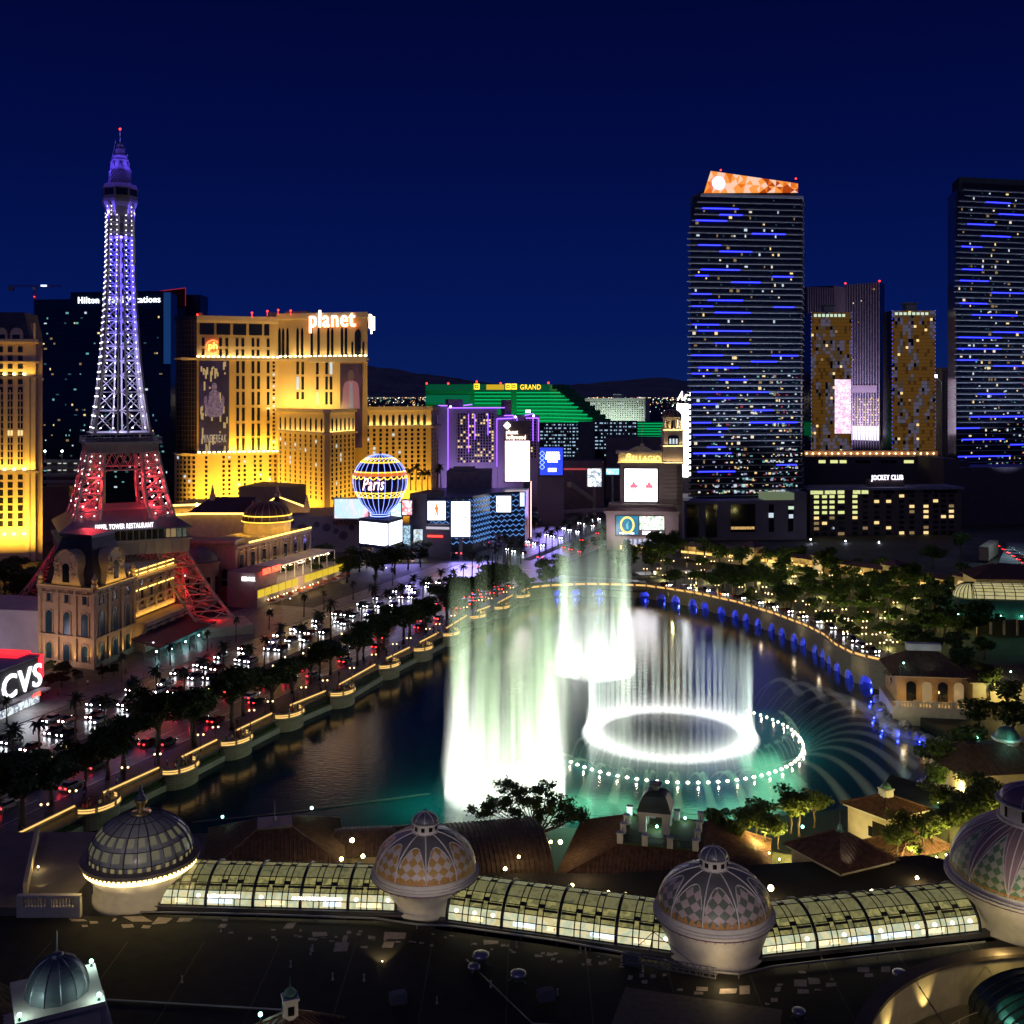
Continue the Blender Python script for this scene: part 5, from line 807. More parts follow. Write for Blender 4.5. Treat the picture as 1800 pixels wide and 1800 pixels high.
def mall():
    board = boards['fn']; cw_ = mat('lilac mall wall', (.30, .26, .34), var=.1); nav = mat('navy lattice wall', (.03, .06, .14), rough=.3)
    f = Fpx(494, 500, 640, 512); r = thing('mall_block', 'lilac mall wall decorated with dark circles left of the balloon sign', 'mall', (X(560, 505), 505, 3)); b = MB(); b.fbox(f, 0, f.L, 2.9, Z(908, 505), -40, 0); b.build('wall', cw_, r); b = MB(); rnd = random.Random(12)
    for (px, y, rr) in ((531, 930, 10), (556, 922, 5), (573, 928, 7), (545, 948, 4), (590, 935, 5), (603, 943, 8), (618, 930, 5), (515, 918, 3)): u = (px-494)/146*f.L; b.fprism(f, [(u+rr/FPX*505*math.cos(t), Z(y, 505)+rr/FPX*505*math.sin(t)) for t in [2*math.pi*i/20 for i in range(20)]], .02, .12)
    for i in range(4):
        for j in range(4): u = (501+i*4-494)/146*f.L; z = Z(914+j*4, 505); b.fprism(f, [(u+.35*math.cos(t), z+.35*math.sin(t)) for t in [2*math.pi*k/8 for k in range(8)]], .02, .12)
    b.build('circle_pattern', mat('plum circles', (.12, .09, .16)), r); lettering('MIRACLE', f, (606-494)/146*f.L, Z(924, 505), 2.1, mat('maroon letters', (.25, .04, .08)), r, out=.3, ext=.2, bold=.02, width=11)
    board('wide pastel pink and blue screen beside the balloon sign', 588, 647, 877, 911, 503, noisy_emat('pastel screen', [(.85, .25, .4), (.9, .7, .75), (.45, .7, .85), (.9, .9, .95), (.7, .2, .3)], 1.3, .12), cw_, False)
    b = MB(); f = Fpx(785, 560, 864, 560); b.fbox(f, 0, f.L, 2.9, Z(829, 560), -25, 0); b.fbox(f, 3, f.L-9, Z(829, 560), Z(823, 560), -15, -6); tag(b.build('mall_rear_block', mat('ribbed mauve wall', (.22, .18, .25))), 'mauve ribbed block rising behind the blue lattice mall front', 'building')
    f = Fpx(720, 498, 750, 495); b = MB(); b.fbox(f, 0, f.L, 2.9, Z(868, 496), -20, 0); tag(b.build('mall_tower', mat('dark mall block', (.09, .08, .13))), 'narrow dark mall block with shop signs right of the balloon sign', 'building')
    # curved blue lattice front
    r = thing('lattice_mall', 'curved mall front clad in a glowing blue lattice between the screens', 'mall', (X(830, 520), 520, 3)); path = [(X(750, 500), 500), (X(790, 498), 498), (X(830, 503), 503), (X(860, 520), 520), (X(890, 526), 526), (X(922, 530), 530)]; b = MB(); b.wall(path, 2.9, Z(868, 515), 1.0); b.prism([*path, (X(930, 560), 560), (X(760, 560), 560)], 2.9, Z(872, 515)); b.build('wall', nav, r); bl = emat('lattice blue glow', (.15, .4, 1), .9, False)
    for (x0, y0), (x1, y1) in zip(path, path[1:]):
        ff = Fr((x0, y0), (x1, y1)); b = MB(); n_ = int(ff.L/1.5)
        for i in range(n_):
            for j in range(9): z = 8+j*2.4; b.bar(ff.p(ff.L*i/n_, z, .7), ff.p(ff.L*(i+1)/n_, z+1.2, .7), .22) if (i+j) % 2 else b.bar(ff.p(ff.L*i/n_, z+1.2, .7), ff.p(ff.L*(i+1)/n_, z, .7), .22)
        b.build('blue_lattice', bl, r)
    def person_print(f, u, z, h, m, par, o): b = MB(); b.fprism(f, [(u-.14*h, z), (u-.02*h, z), (u, z+.4*h), (u+.02*h, z), (u+.14*h, z), (u+.12*h, z+.5*h), (u+.2*h, z+.62*h), (u+.1*h, z+.8*h), (u+.07*h, z+h), (u-.07*h, z+h), (u-.1*h, z+.8*h), (u-.22*h, z+.6*h), (u-.1*h, z+.5*h)], o, o+.06); return b.build('figure_print', m, par)
    op = emat('orange print', (.8, .25, .06), 1.2, False); wsc = emat('clean white screen', (1, .98, .97), 3.4)
    rr_, ff = board('white screen with a small orange figure left of the tallest white screen', 752, 783, 881, 914, 490, wsc, nav, False); person_print(ff, ff.L*.5, Z(907, 490), 5.4, op, rr_, .1)
    rr_, ff = board('tallest white screen on the mall front reaching the pavement', 793.5, 826, 882, 943, 482, emat('bright white screen', (1, .97, 1), 5), nav, True); person_print(ff, ff.L*.75, Z(915, 482), 2.2, emat('violet print', (.3, .1, .4), 1, False), rr_, .1)
    rr_, ff = board('white screen set on the blue lattice right of the tallest screen', 867, 898, 872, 900, 522, wsc, nav, False); person_print(ff, ff.L*.25, Z(893, 522), 2, op, rr_, .1)
    board('narrow pink screen at the right end of the lattice mall', 914, 922, 866, 890, 526, noisy_emat('pink strip screen', [(1, .4, .5), (.4, .6, 1), (1, .9, .9)], 2, .4), nav, False); board('small white and red drink screen right of the balloon sign', 707, 724, 880, 905, 494, noisy_emat('red drink screen', [(1, 1, 1), (.8, .05, .08), (.95, .95, 1), (.5, .02, .05)], 1.8, .25), nav, False); board('tall dark sign with pale wording under the red drink screen', 709, 721, 924, 960, 490, noisy_emat('wording sign', [(.02, .02, .05), (.5, .8, 1), (.02, .02, .06), (.7, .9, 1)], 1.2, .9), nav, False); board('pale aqua screen behind the neck of the balloon sign', 687, 706, 884, 910, 497, noisy_emat('aqua screen', [(.9, 1, 1), (.3, .7, .7), (1, 1, 1)], 1.8, .25), nav, False)
    f = Fpx(727, 486, 742, 486); b = MB(); b.fbox(f, 0, f.L, 4, Z(932, 486), -3, 0); sh = thing('shop_entrance', 'lit glass shop entrance below the narrow dark mall block', 'shop', f.p(f.L/2, 3)); b.build('glazing', noisy_emat('shop glass', [(1, .85, .6), (.2, .25, .3), (.7, .9, 1), (.1, .1, .1)], 1.2, .6), sh)
    f = Fpx(750, 487, 790, 485); b = MB(); b.fbox(f, 0, f.L, 3, Z(922, 486), -4, 0); ms = thing('mall_shop', 'shop with red fascia lights below the orange figure screen', 'shop', f.p(f.L/2, 3)); b.build('wall', mat('dark mall block', (.09, .08, .13)), ms); b = MB(); b.fbox(f, .5, f.L-3, Z(944, 486), Z(941, 486), .1, .5); b.build('red_fascia', redl, ms); b = MB(); b.fbox(f, 0, f.L, Z(930, 486), Z(926, 486), .1, .8); b.build('white_fascia', emat('dim white fascia', (.8, .75, .9), .7), ms)
    # carousel-like tent of lights
    c = Vector((*G(730, 975, 3).xy, 0)); ct = thing('carnival_tent', 'round red and white striped tent ringed with bulbs below the mall', 'tent', (c.x, c.y, 3)); b = MB(); b.lathe([(7, 8), (3.5, 9.6), (.1, 12)], c, 24); b.m = [i % 2 for i in range(len(b.m))]; b.build('canopy', [mat('tent red', (.4, .04, .05)), white], ct); b = MB(); b.lathe([(6, 3), (6, 7.6)], c, 24); b.build('side_wall', mat('tent side', (.2, .12, .14)), ct); b = MB(); [b.sphere((c.x+7.1*math.cos(t), c.y+7.1*math.sin(t), 7.8), .22, 6, 4) for t in [2*math.pi*i/30 for i in range(30)]]; b.build('bulb_dot', warmbulb, ct); lamp('POINT', c+UP*6.6+Vector((0, -7.6, 0)), 500, (1, .5, .6), rad=.5)
    # escalator bridge far down the boulevard
    br = thing('footbridge', 'pedestrian bridge with sloping escalators across the far boulevard', 'bridge', (X(1010, 620), 620, 3)); b = MB(); ff = Fr((X(985, 618), 618), (X(1075, 628), 628)); b.fbox(ff, 0, ff.L, 9, 10.6, -3, 0); [b.fbox(ff, ff.L*k, ff.L*k+1.5, 3, 9, -2.4, -.6) for k in (.1, .5, .9)]; b.build('deck', mat('lilac mall wall', (.3, .26, .34)), br); b = MB(); b.hexa([ff.p(-14, 3, 0), ff.p(0, 9, 0), ff.p(0, 9, -3), ff.p(-14, 3, -3)], [ff.p(-14, 4.5, 0), ff.p(0, 10.6, 0), ff.p(0, 10.6, -3), ff.p(-14, 4.5, -3)]); b.build('escalator', mat('lilac mall wall', (.3, .26, .34)), br); f3 = Fpx(1005, 640, 1024, 646); b = MB(); b.hexa([f3.p(0, 22, 0), f3.p(18, 12, 0), f3.p(18, 12, -4), f3.p(0, 22, -4)], [f3.p(0, 25, 0), f3.p(18, 15, 0), f3.p(18, 15, -4), f3.p(0, 25, -4)]); b.build('stair_flight', mat('lilac mall wall', (.3, .26, .34)), br)
    lamp('AREA', (X(700, 470), 470, 12), 8000, (.3, .25, 1), (X(700, 440), 440, 3), 20); lamp('AREA', (X(830, 480), 480, 14), 11000, (.34, .27, 1), (X(840, 440), 440, 3), 20); lamp('AREA', (X(960, 600), 600, 18), 9000, (.34, .27, 1), (X(960, 560), 560, 3), 20)
mall()
# ------------------------------------------------------------ near roofs, domes and glass vaults
lav = mat('pale lavender plaster', (.62, .58, .55), var=.08, scale=1.2); ribm = mat('white rib', (.6, .56, .58), var=.08); tile = mat('terracotta tile', (.13, .065, .045), rough=.6, var=.45, scale=1.5); tile2 = mat('brown tile', (.10, .06, .045), rough=.6, var=.45, scale=1.2)
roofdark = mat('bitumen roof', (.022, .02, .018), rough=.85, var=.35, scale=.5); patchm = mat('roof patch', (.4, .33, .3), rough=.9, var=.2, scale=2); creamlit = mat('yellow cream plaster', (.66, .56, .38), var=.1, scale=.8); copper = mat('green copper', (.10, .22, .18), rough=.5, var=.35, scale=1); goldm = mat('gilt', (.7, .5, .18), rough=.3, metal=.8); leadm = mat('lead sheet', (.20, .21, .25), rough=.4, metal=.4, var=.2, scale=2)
def uv_polar(o, n, z0, z1, ca=0):
    me = o.data; uv = me.uv_layers.new(name='UVMap'); vs = me.vertices
    for p in me.polygons:
        ac = math.atan2(p.center.y, p.center.x)
        for li in p.loop_indices:
            v = vs[me.loops[li].vertex_index].co; a = math.atan2(v.y, v.x); d = (a-ac+math.pi) % (2*math.pi)-math.pi
            uv.data[li].uv = (((ac+d-ca)/(2*math.pi))*n, (v.z-z0)/(z1-z0))
def checkmat(name, c1, c2, su, sv):
    m, t, b = newmat(name); b.inputs["Roughness"].default_value = .45
    u = t.nodes.new("ShaderNodeUVMap"); mp = t.nodes.new("ShaderNodeMapping"); mp.inputs["Scale"].default_value = (su, sv, 1)
    mp2 = t.nodes.new("ShaderNodeMapping"); mp2.inputs["Rotation"].default_value = (0, 0, R(45)); ck = t.nodes.new("ShaderNodeTexChecker"); ck.inputs["Scale"].default_value = 1
    ck.inputs["Color1"].default_value = (*c1, 1); ck.inputs["Color2"].default_value = (*c2, 1)
    t.links.new(u.outputs[0], mp.inputs[0]); t.links.new(mp.outputs[0], mp2.inputs[0]); t.links.new(mp2.outputs[0], ck.inputs[0]); t.links.new(ck.outputs[0], b.inputs["Base Color"]); return m
goldcheck = checkmat('gold and white diamond tiles', (.42, .25, .07), (.52, .46, .47), 4, 6.5); sagecheck = checkmat('sage and pink diamond tiles', (.13, .16, .13), (.45, .36, .38), 4, 6.5); greencheck = checkmat('green diamond tiles', (.14, .26, .13), (.5, .5, .36), 6, 10)
greyd = mat('grey dome sheet', (.13, .13, .14), rough=.4, var=.12, scale=1)
ROOFZ = 16.0
def dome_profile(r, h, z, k=14): return [(r*math.cos(math.pi/2*i/k), z+h*math.sin(math.pi/2*i/k)) for i in range(k+1)]
def pattern_dome(label, c, rb, rr, zr, rd, hd, tilem, N, off, lantern=(1.5, 1.2, 1.1, .9), petals=False, z0=ROOFZ):
    root = thing('dome_pavilion', label, 'dome', (c[0], c[1], z0)); L = (c[0], c[1], 0)
    b = MB(); b.lathe([(rb+.25, z0-.2), (rb+.25, z0+.25), (rb, z0+.3), (rb+(rr-rb)*.14, z0+(zr-z0)*.3), (rb+(rr-rb)*.42, z0+(zr-z0)*.55), (rb+(rr-rb)*.78, z0+(zr-z0)*.78), (rr*.965, zr-.8), (rr-.25, zr-.62)], L, 64); b.build('drum', lav, root, True)
    b = MB(); b.lathe([(rr-.25, zr-.62), (rr+.1, zr-.55), (rr+.15, zr-.25), (rr-.05, zr-.2), (rr-.05, zr), (rd+.05, zr+.02), (rd+.05, zr+.45), (rd-.1, zr+.5)], L, 64); b.build('cornice', lav, root)
    b = MB(); b.lathe([(rr+.12, zr-.66), (rr+.16, zr-.6), (rr+.12, zr-.54)], L, 64); b.build('trim_band', mat('plum band', (.16, .09, .18)), root)
    n = N*14; k = 22; prof = dome_profile(rd, hd, zr+.45, k)[:-2]; b = MB(); b.lathe(prof, L, n); b.m = []
    arch = lambda u: (.60*math.sqrt(max(0, 1-abs(u)**2.2)) if not petals else .62*(1-abs(u)**1.3))
    for q in range(len(prof)-1):
        for i in range(n):
            ang = (i+.5)/n*N+off; u = (ang % 1)*2-1; v = (q+.5)/k; b.m.append(0 if v < arch(u) else 1)
    b.m += [1, 1]; o = b.build('dome_shell', [tilem, greyd if not petals else mat('rose dome sheet', (.3, .2, .2), rough=.4)], root, True); uv_polar(o, N, prof[0][1]-z0, zr+.45+hd-z0)
    b = MB(); pt = lambda a, v: Vector((c[0]+(rd+.03)*math.cos(v*math.pi/2)*math.cos(a), c[1]+(rd+.03)*math.cos(v*math.pi/2)*math.sin(a), zr+.45+hd*math.sin(v*math.pi/2)))
    for g in range(N):
        a0 = (g-off)/N*2*math.pi; da = 2*math.pi/N
        b.sweep([pt(a0, v/12) for v in range(12)], .09, 5)
        b.sweep([pt(a0+da*(u+1)/2, max(.01, arch(u))) for u in [-1+i/8 for i in range(17)]], .06, 4)
        if petals: b.sweep([pt(a0+da*(.5+(.5-.04*i)*1), .95*i/12) for i in range(1, 12)], .05, 4); b.sweep([pt(a0+da*(.5-(.5-.04*i)*1), .95*i/12) for i in range(1, 12)], .05, 4)
    b.build('rib', ribm, root, True)
    b = MB()
    for g in range(N*5):
        a0, da = (g-off*5)/(N*5)*2*math.pi, 2*math.pi/(N*5); b.poly(pt(a0, .015), pt(a0+da, .015), pt(a0+da/2, .13))
    b.build('zigzag_pattern', mat('amber tile', (.5, .25, .08), rough=.4), root, fix=False)
    b = MB()
    for g in range(N*4):
        a = g/(N*4)*2*math.pi; b.cbox((c[0]+(rr*.955)*math.cos(a), c[1]+(rr*.955)*math.sin(a)), .16, .16, zr-.98, zr-.8, a)
    b.build('dentil_course', mat('ochre relief', (.5, .33, .12)), root)
    r, h, ch, fh = lantern; zl = zr+.45+hd*.965
    b = MB(); b.lathe([(r*1.1, zl-.3), (r*1.1, zl), (r, zl+.05), (r, zl+h-.2), (r*1.15, zl+h-.15), (r*1.15, zl+h)], L, 24); la = b.build('lantern', lav, root)
    b = MB()
    for i in range(10):
        a = i/10*2*math.pi+.2; F = Fr((c[0]+r*math.cos(a)-.0*math.sin(a), c[1]+r*math.sin(a)), (c[0]+r*math.cos(a)-math.sin(a)*1, c[1]+r*math.sin(a)+math.cos(a)*1)); F2 = Fr((F.a.x-F.u.x*.22, F.a.y-F.u.y*.22), (F.a.x+F.u.x*.22, F.a.y+F.u.y*.22)); b.fbox(F2, 0, .44, zl+.35, zl+h-.35, -.06, .03)
    b.build('window', dkglass, la); b = MB(); b.lathe([(r*1.02*math.cos(t), zl+h+ch*math.sin(t)) for t in [math.pi/2*i/8 for i in range(9)]], L, 24); cu = b.build('cupola', leadm if not petals else mat('plum copper', (.2, .12, .2), rough=.4), root, True)
    b = MB()
    for g in range(8):
        a = g/8*2*math.pi; b.sweep([Vector((c[0]+r*1.04*math.cos(t)*math.cos(a), c[1]+r*1.04*math.cos(t)*math.sin(a), zl+h+ch*1.02*math.sin(t))) for t in [math.pi/2*i/6 for i in range(7)]], .05, 4)
    b.build('rib', ribm, cu); b = MB(); zt = zl+h+ch; b.lathe([(.16, zt-.05), (.05, zt+.1), (.14, zt+.3), (.03, zt+.45), (.02, zt+fh)], L, 8); b.build('finial', leadm, root)
    return root
pattern_dome('pale urn shaped dome with gold and white diamond tiles, second from the left', (-10.5, 131), 3.9, 6.4, 20.4, 6.1, 4.2, goldcheck, 10, .35)
pattern_dome('pale drum dome with sage and pink diamond tiles, third along the glass vaults', (22.6, 121), 5.4, 6.6, 20.4, 6.25, 4.2, sagecheck, 10, .1)
pattern_dome('largest dome, with green diamond tiles and rose petals', (61.8, 128), 8.3, 9.8, 20.9, 9.3, 6.6, greencheck, 12, .4, (3.7, 2.0, 1.9, .5), True)
# first dome: glass with a bright ring of light
def glass_dome():
    c = (-46.0, 134); L = (c[0], c[1], 0); root = thing('dome_pavilion', 'glass ribbed dome over a blazing yellow ring of light, leftmost along the vaults', 'dome', (c[0], c[1], ROOFZ))
    b = MB(); b.lathe([(5.7, 15.5), (5.7, 16.3), (5.5, 16.4), (5.6, 18.3), (6.5, 19.6)], L, 64); b.build('drum', lav, root, True)
    b = MB(); b.lathe([(6.45, 19.62), (6.7, 19.7), (6.75, 20.25), (6.45, 20.35)], L, 64); b.build('light_ring', emat('blazing ring light', (1, .75, .25), 4.5), root)
    b = MB(); b.lathe([(6.35, 20.36), (7.1, 20.5), (7.15, 20.95), (6.6, 21.0), (6.3, 21.05)], L, 64); b.build('cornice', mat('bronze cornice', (.14, .12, .13)), root)
    b = MB()
    for i in range(72):
        a = i/72*2*math.pi; b.cbox((c[0]+6.82*math.cos(a), c[1]+6.82*math.sin(a)), .16, .26, 20.2, 20.42, a+math.pi/2)
    b.build('dentil_course', mat('ochre relief', (.5, .33, .12)), root)
    N = 12; prof = dome_profile(6.2, 4.9, 21.05, 14)[:-1]; n = 72; b = MB(); b.lathe(prof, L, n); b.m = []
    for q in range(len(prof)-1):
        for i in range(n): b.m.append(1 if (q in (2, 3, 5, 6) and i % 3 != 2) else 2 if q == 0 and i % 2 else 0)
    b.m += [0, 0]; b.build('glazing', [mat('blue grey glass', (.30, .31, .32), rough=.25, var=.2), emat('glowing dome glass', (.5, .46, .22), .15, base=(.2, .2, .2)), emat('scallop light', (.8, .65, .3), .25)], root, True)
    b = MB(); pt = lambda a, v, r=6.24: Vector((c[0]+r*math.cos(v)*math.cos(a), c[1]+r*math.cos(v)*math.sin(a), 21.05+4.94*math.sin(v)))
    for g in range(24): b.sweep([pt(g/24*2*math.pi, math.pi/2*v/14) for v in range(14)], .09 if g % 2 == 0 else .045, 4)
    for v in (1, 4, 7, 10, 12): b.sweep([pt(i/48*2*math.pi, math.pi/2*v/14) for i in range(49)], .06, 4)
    b.build('rib', mat('dark lead rib', (.07, .07, .10), rough=.4), root)
    b = MB(); b.lathe([(1.2, 25.85), (1.25, 26.0), (.6, 26.1), (.35, 26.3), (.5, 26.9), (.8, 27.3), (.75, 27.6)], L, 16); b.build('lantern', goldm, root, True)
    b = MB(); b.lathe([(.8, 27.6), (.5, 28.0), (.3, 28.1), (.35, 28.5), (.12, 28.8), (.15, 29.2), (.03, 29.4), (.02, 30.6)], L, 12); b.build('finial', leadm, root, True)
    for k in range(5):
        a = R(-150+30*k); lamp('POINT', (c[0]+7.6*math.cos(a), c[1]+7.6*math.sin(a), 19.3), 60, (1, .75, .3), rad=.3)
glass_dome()
# ---- glass barrel vaults
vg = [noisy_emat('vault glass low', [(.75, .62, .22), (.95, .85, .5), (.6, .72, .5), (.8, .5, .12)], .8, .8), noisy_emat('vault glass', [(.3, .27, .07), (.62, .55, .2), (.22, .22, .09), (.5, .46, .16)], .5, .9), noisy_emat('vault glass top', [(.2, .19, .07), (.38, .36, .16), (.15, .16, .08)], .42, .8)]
vfr = mat('vault frame', (.03, .03, .045), rough=.45); vornm = mat('vault ornament', (.06, .055, .045))
def vault(label, pa, pb, bays, shops):
    a, e = Vector((*pa, 0)), Vector((*pb, 0)); F = Fr(pa, pb); Ln = F.L; hw, h, zb = 4.15, 3.1, 16.5; root = thing('glass_vault', label, 'glass vault', (pa[0], pa[1], ROOFZ))
    prof = lambda t, k=0: (-hw-(hw+k)*-math.cos(t)*1.0, zb+(h+k)*math.sin(t))   # t=0 front edge (o=0) .. pi back edge
    def pt(u, t, k=0): return F.p(u, zb+(h+k)*math.sin(t), -hw+(hw+k)*math.cos(t))
    b = MB(); nt_ = 12; nu = bays*3
    for i in range(nu):
        for j in range(nt_):
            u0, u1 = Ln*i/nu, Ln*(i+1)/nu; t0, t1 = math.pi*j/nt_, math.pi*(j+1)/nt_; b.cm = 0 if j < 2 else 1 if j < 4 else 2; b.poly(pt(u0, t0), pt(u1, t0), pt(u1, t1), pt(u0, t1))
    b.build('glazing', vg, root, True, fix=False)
    b = MB()
    for i in range(nu+1):
        u = Ln*i/nu
        if i % 3: 
            for du in (-.35, .35): b.sweep([pt(u+du, math.pi*j/16, .04) for j in range(17)], .07, 4)
    for j in (0, 1, 2, 3, 4, 6, 7.5, 9, 12): b.sweep([pt(0, math.pi*j/12, .04), pt(Ln, math.pi*j/12, .04)], .06, 4)
    b.build('glazing_bars', vfr, root)
    for i in range(bays+1):
        b = MB(); b.sweep([pt(Ln*i/bays, math.pi*j/16, .08) for j in range(17)], .2, 6); b.build('rib', vfr, root)
    b = MB()
    for i in range(nu):
        for j in (3, 6):
            u = Ln*i/nu
            if i % 3: b.poly(pt(u-.35, math.pi*j/12, .07), pt(u+.35, math.pi*j/12, .07), pt(u+.35, math.pi*(j+.45)/12, .07), pt(u-.35, math.pi*(j+.45)/12, .07))
        for s in range(9):
            u = Ln*(i+.15+.7*s/8)/nu; b.poly(pt(u-.1, math.pi*2.55/12, .05), pt(u+.1, math.pi*2.55/12, .05), pt(u+.1, math.pi*2.85/12, .05), pt(u-.1, math.pi*2.85/12, .05))
    b.build('ornament_trim', vornm, root, fix=False)
    b = MB(); b.fbox(F, -1, Ln+1, 15.6, 16.45, -.5, .5); b.fbox(F, -1, Ln+1, 15.6, 16.0, .5, 1.6); b.build('gutter', mat('gutter metal', (.07, .065, .09), rough=.5), root)
    for u, w, c in shops:   # lit shop fronts and chandeliers seen through the glass
        b = MB(); t0, t1 = math.pi*.35/12, math.pi*.95/12; b.poly(pt(u, t0, .05), pt(u+w, t0, .05), pt(u+w, t1, .05), pt(u, t1, .05)); b.build('shop_front', c, root, fix=False)
    for i in range(nu):
        if random.random() < .6:
            b = MB(); q = pt(Ln*(i+.5)/nu, math.pi*1.35/12, .06); b.sphere(q, .26, 8, 5, .8); b.build('chandelier', emat('chandelier', (1, .95, .7), 3), root)
    for k in range(3): strip_light(F, Ln*(k+.1)/3, Ln*(k+.9)/3, 17.0, 1.2, 25, (1, .85, .45), False, .5, -.6)
shopa = noisy_emat('shop front warm', [(1, .6, .15), (1, .85, .5), (.3, .15, .05)], 1.6, 1.5); shopb = noisy_emat('shop front cool', [(.3, .6, 1), (.9, 1, 1), (.1, .2, .3)], 1.7, 1.5)
vault('glass barrel vault between the glowing ring dome and the gold diamond dome', (-42.5, 130.0), (-13.8, 128.3), 5, [(2, 1.6, shopa), (6, 3, shopb), (13, 2.4, shopa), (20, 2.2, shopb), (24, 3, shopa)])
vault('sloping glass barrel vault between the gold diamond dome and the sage diamond dome', (-7.6, 126.2), (18.0, 119.0), 4, [(3, 1.4, shopa), (8, 2.6, shopb), (12, 1.2, shopa), (17, 3, shopb), (22, 2, shopa)])
vault('glass barrel vault between the sage diamond dome and the largest dome', (27.2, 118.2), (53.5, 123.6), 4, [(.8, 4.5, shopa), (6.5, 3, shopa), (10.5, 3.2, shopb), (14.5, 3.6, shopb), (19.5, 3, shopa)])
vroot = [o for o in COL.objects if o.name.startswith('glass_vault')]
for nm, F, u, txt, rt in (('lettering', Fr((-42.5, 130.0), (-13.8, 128.3)), 8, 'LOUIS VUITTON', vroot[0]), ('lettering', Fr((-42.5, 130.0), (-13.8, 128.3)), 19, "A L E X A N D E R   M C Q U E E N".replace(' ', ''), vroot[0])):
    lettering(txt, F, u, 17.55, .34, emat('shop letter light', (1, .98, .9), 4), rt, out=.12)
# ---- foreground roof
def roofslab(name, pts, z, m, kind='thing', label=None, cat=None):
    b = MB(); b.prism(pts, z-4, z); o = b.build(name, m)
    return tag(o, label, cat) if label else struct(o)
CC = (57.0, 91.5); FR = [(-90, 60), (26, 60), (28.6, 82)]+[(CC[0]+26.9*math.cos(R(t)), CC[1]+26.9*math.sin(R(t))) for t in range(192, 86, -6)]+[(110, 119), (110, 124), (54.6, 123), (27, 117.8), (22, 115.5), (17, 118.6), (-8, 125.9), (-14.5, 127.9), (-43, 129.6), (-47, 128), (-90, 128)]
main_roof = thing('mall_building', 'broad dark flat mall roof with scattered pale patches below the glass vaults', 'flat roof', (0, 100, 2))
b = MB(); b.prism(FR, 1.9, ROOFZ); b.build('roof_deck', roofdark, main_roof)
b = MB(); rnd = random.Random(11)
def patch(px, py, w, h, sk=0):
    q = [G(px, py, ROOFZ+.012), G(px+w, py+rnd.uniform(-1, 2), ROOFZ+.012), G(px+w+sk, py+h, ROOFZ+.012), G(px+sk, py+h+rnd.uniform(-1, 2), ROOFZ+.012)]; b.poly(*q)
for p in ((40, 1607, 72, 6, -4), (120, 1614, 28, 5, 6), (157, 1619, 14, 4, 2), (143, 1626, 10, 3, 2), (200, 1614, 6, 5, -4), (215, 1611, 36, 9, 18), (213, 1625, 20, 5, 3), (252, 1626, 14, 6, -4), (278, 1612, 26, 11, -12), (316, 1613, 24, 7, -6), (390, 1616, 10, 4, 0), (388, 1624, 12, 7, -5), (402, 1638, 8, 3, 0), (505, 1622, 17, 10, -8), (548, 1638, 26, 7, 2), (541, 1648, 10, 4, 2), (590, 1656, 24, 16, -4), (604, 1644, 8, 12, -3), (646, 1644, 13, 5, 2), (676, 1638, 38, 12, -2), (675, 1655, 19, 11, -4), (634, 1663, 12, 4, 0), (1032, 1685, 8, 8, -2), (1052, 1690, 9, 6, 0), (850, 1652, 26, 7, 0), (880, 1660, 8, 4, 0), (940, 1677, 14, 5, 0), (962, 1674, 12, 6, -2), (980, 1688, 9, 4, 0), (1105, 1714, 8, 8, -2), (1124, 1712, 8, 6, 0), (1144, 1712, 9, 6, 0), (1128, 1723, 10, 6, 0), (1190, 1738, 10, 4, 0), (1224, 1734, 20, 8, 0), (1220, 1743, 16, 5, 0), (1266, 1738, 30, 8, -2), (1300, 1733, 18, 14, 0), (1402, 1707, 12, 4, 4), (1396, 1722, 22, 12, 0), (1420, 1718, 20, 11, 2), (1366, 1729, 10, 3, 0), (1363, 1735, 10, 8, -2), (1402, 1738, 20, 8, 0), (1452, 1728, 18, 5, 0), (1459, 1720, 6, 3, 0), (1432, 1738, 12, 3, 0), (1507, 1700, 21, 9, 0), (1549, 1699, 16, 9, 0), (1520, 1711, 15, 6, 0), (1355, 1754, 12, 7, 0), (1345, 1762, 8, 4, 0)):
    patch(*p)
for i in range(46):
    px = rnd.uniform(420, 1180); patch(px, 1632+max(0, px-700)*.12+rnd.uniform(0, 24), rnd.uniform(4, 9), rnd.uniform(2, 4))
o = b.build('roof_patches', patchm, main_roof, fix=False)  # pale surface patches lying on the roof deck
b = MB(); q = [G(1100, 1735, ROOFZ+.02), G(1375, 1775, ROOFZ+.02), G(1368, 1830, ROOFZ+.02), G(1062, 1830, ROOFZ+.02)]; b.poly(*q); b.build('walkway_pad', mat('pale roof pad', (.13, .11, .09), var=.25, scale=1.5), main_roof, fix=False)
b = MB()
for i in range(16): x = -70+i*8.6; b.poly((x, 70, ROOFZ+.006), (x+.16, 70, ROOFZ+.006), (x+.9, 122, ROOFZ+.006), (x+.74, 122, ROOFZ+.006))
b.build('seam_joint', mat('roof seam', (.06, .055, .05)), main_roof, fix=False); b = MB(); b.sweep([(-60, 112, 16.15), (-20, 108, 16.15), (-18, 100, 16.15), (12, 97, 16.15)], .1, 5); b.sweep([(-5, 118, 16.12), (2, 106, 16.12), (26, 104, 16.12)], .07, 5); b.build('conduit_pipe', mat('galvanised pipe', (.22, .22, .25), rough=.45, metal=.3), main_roof)
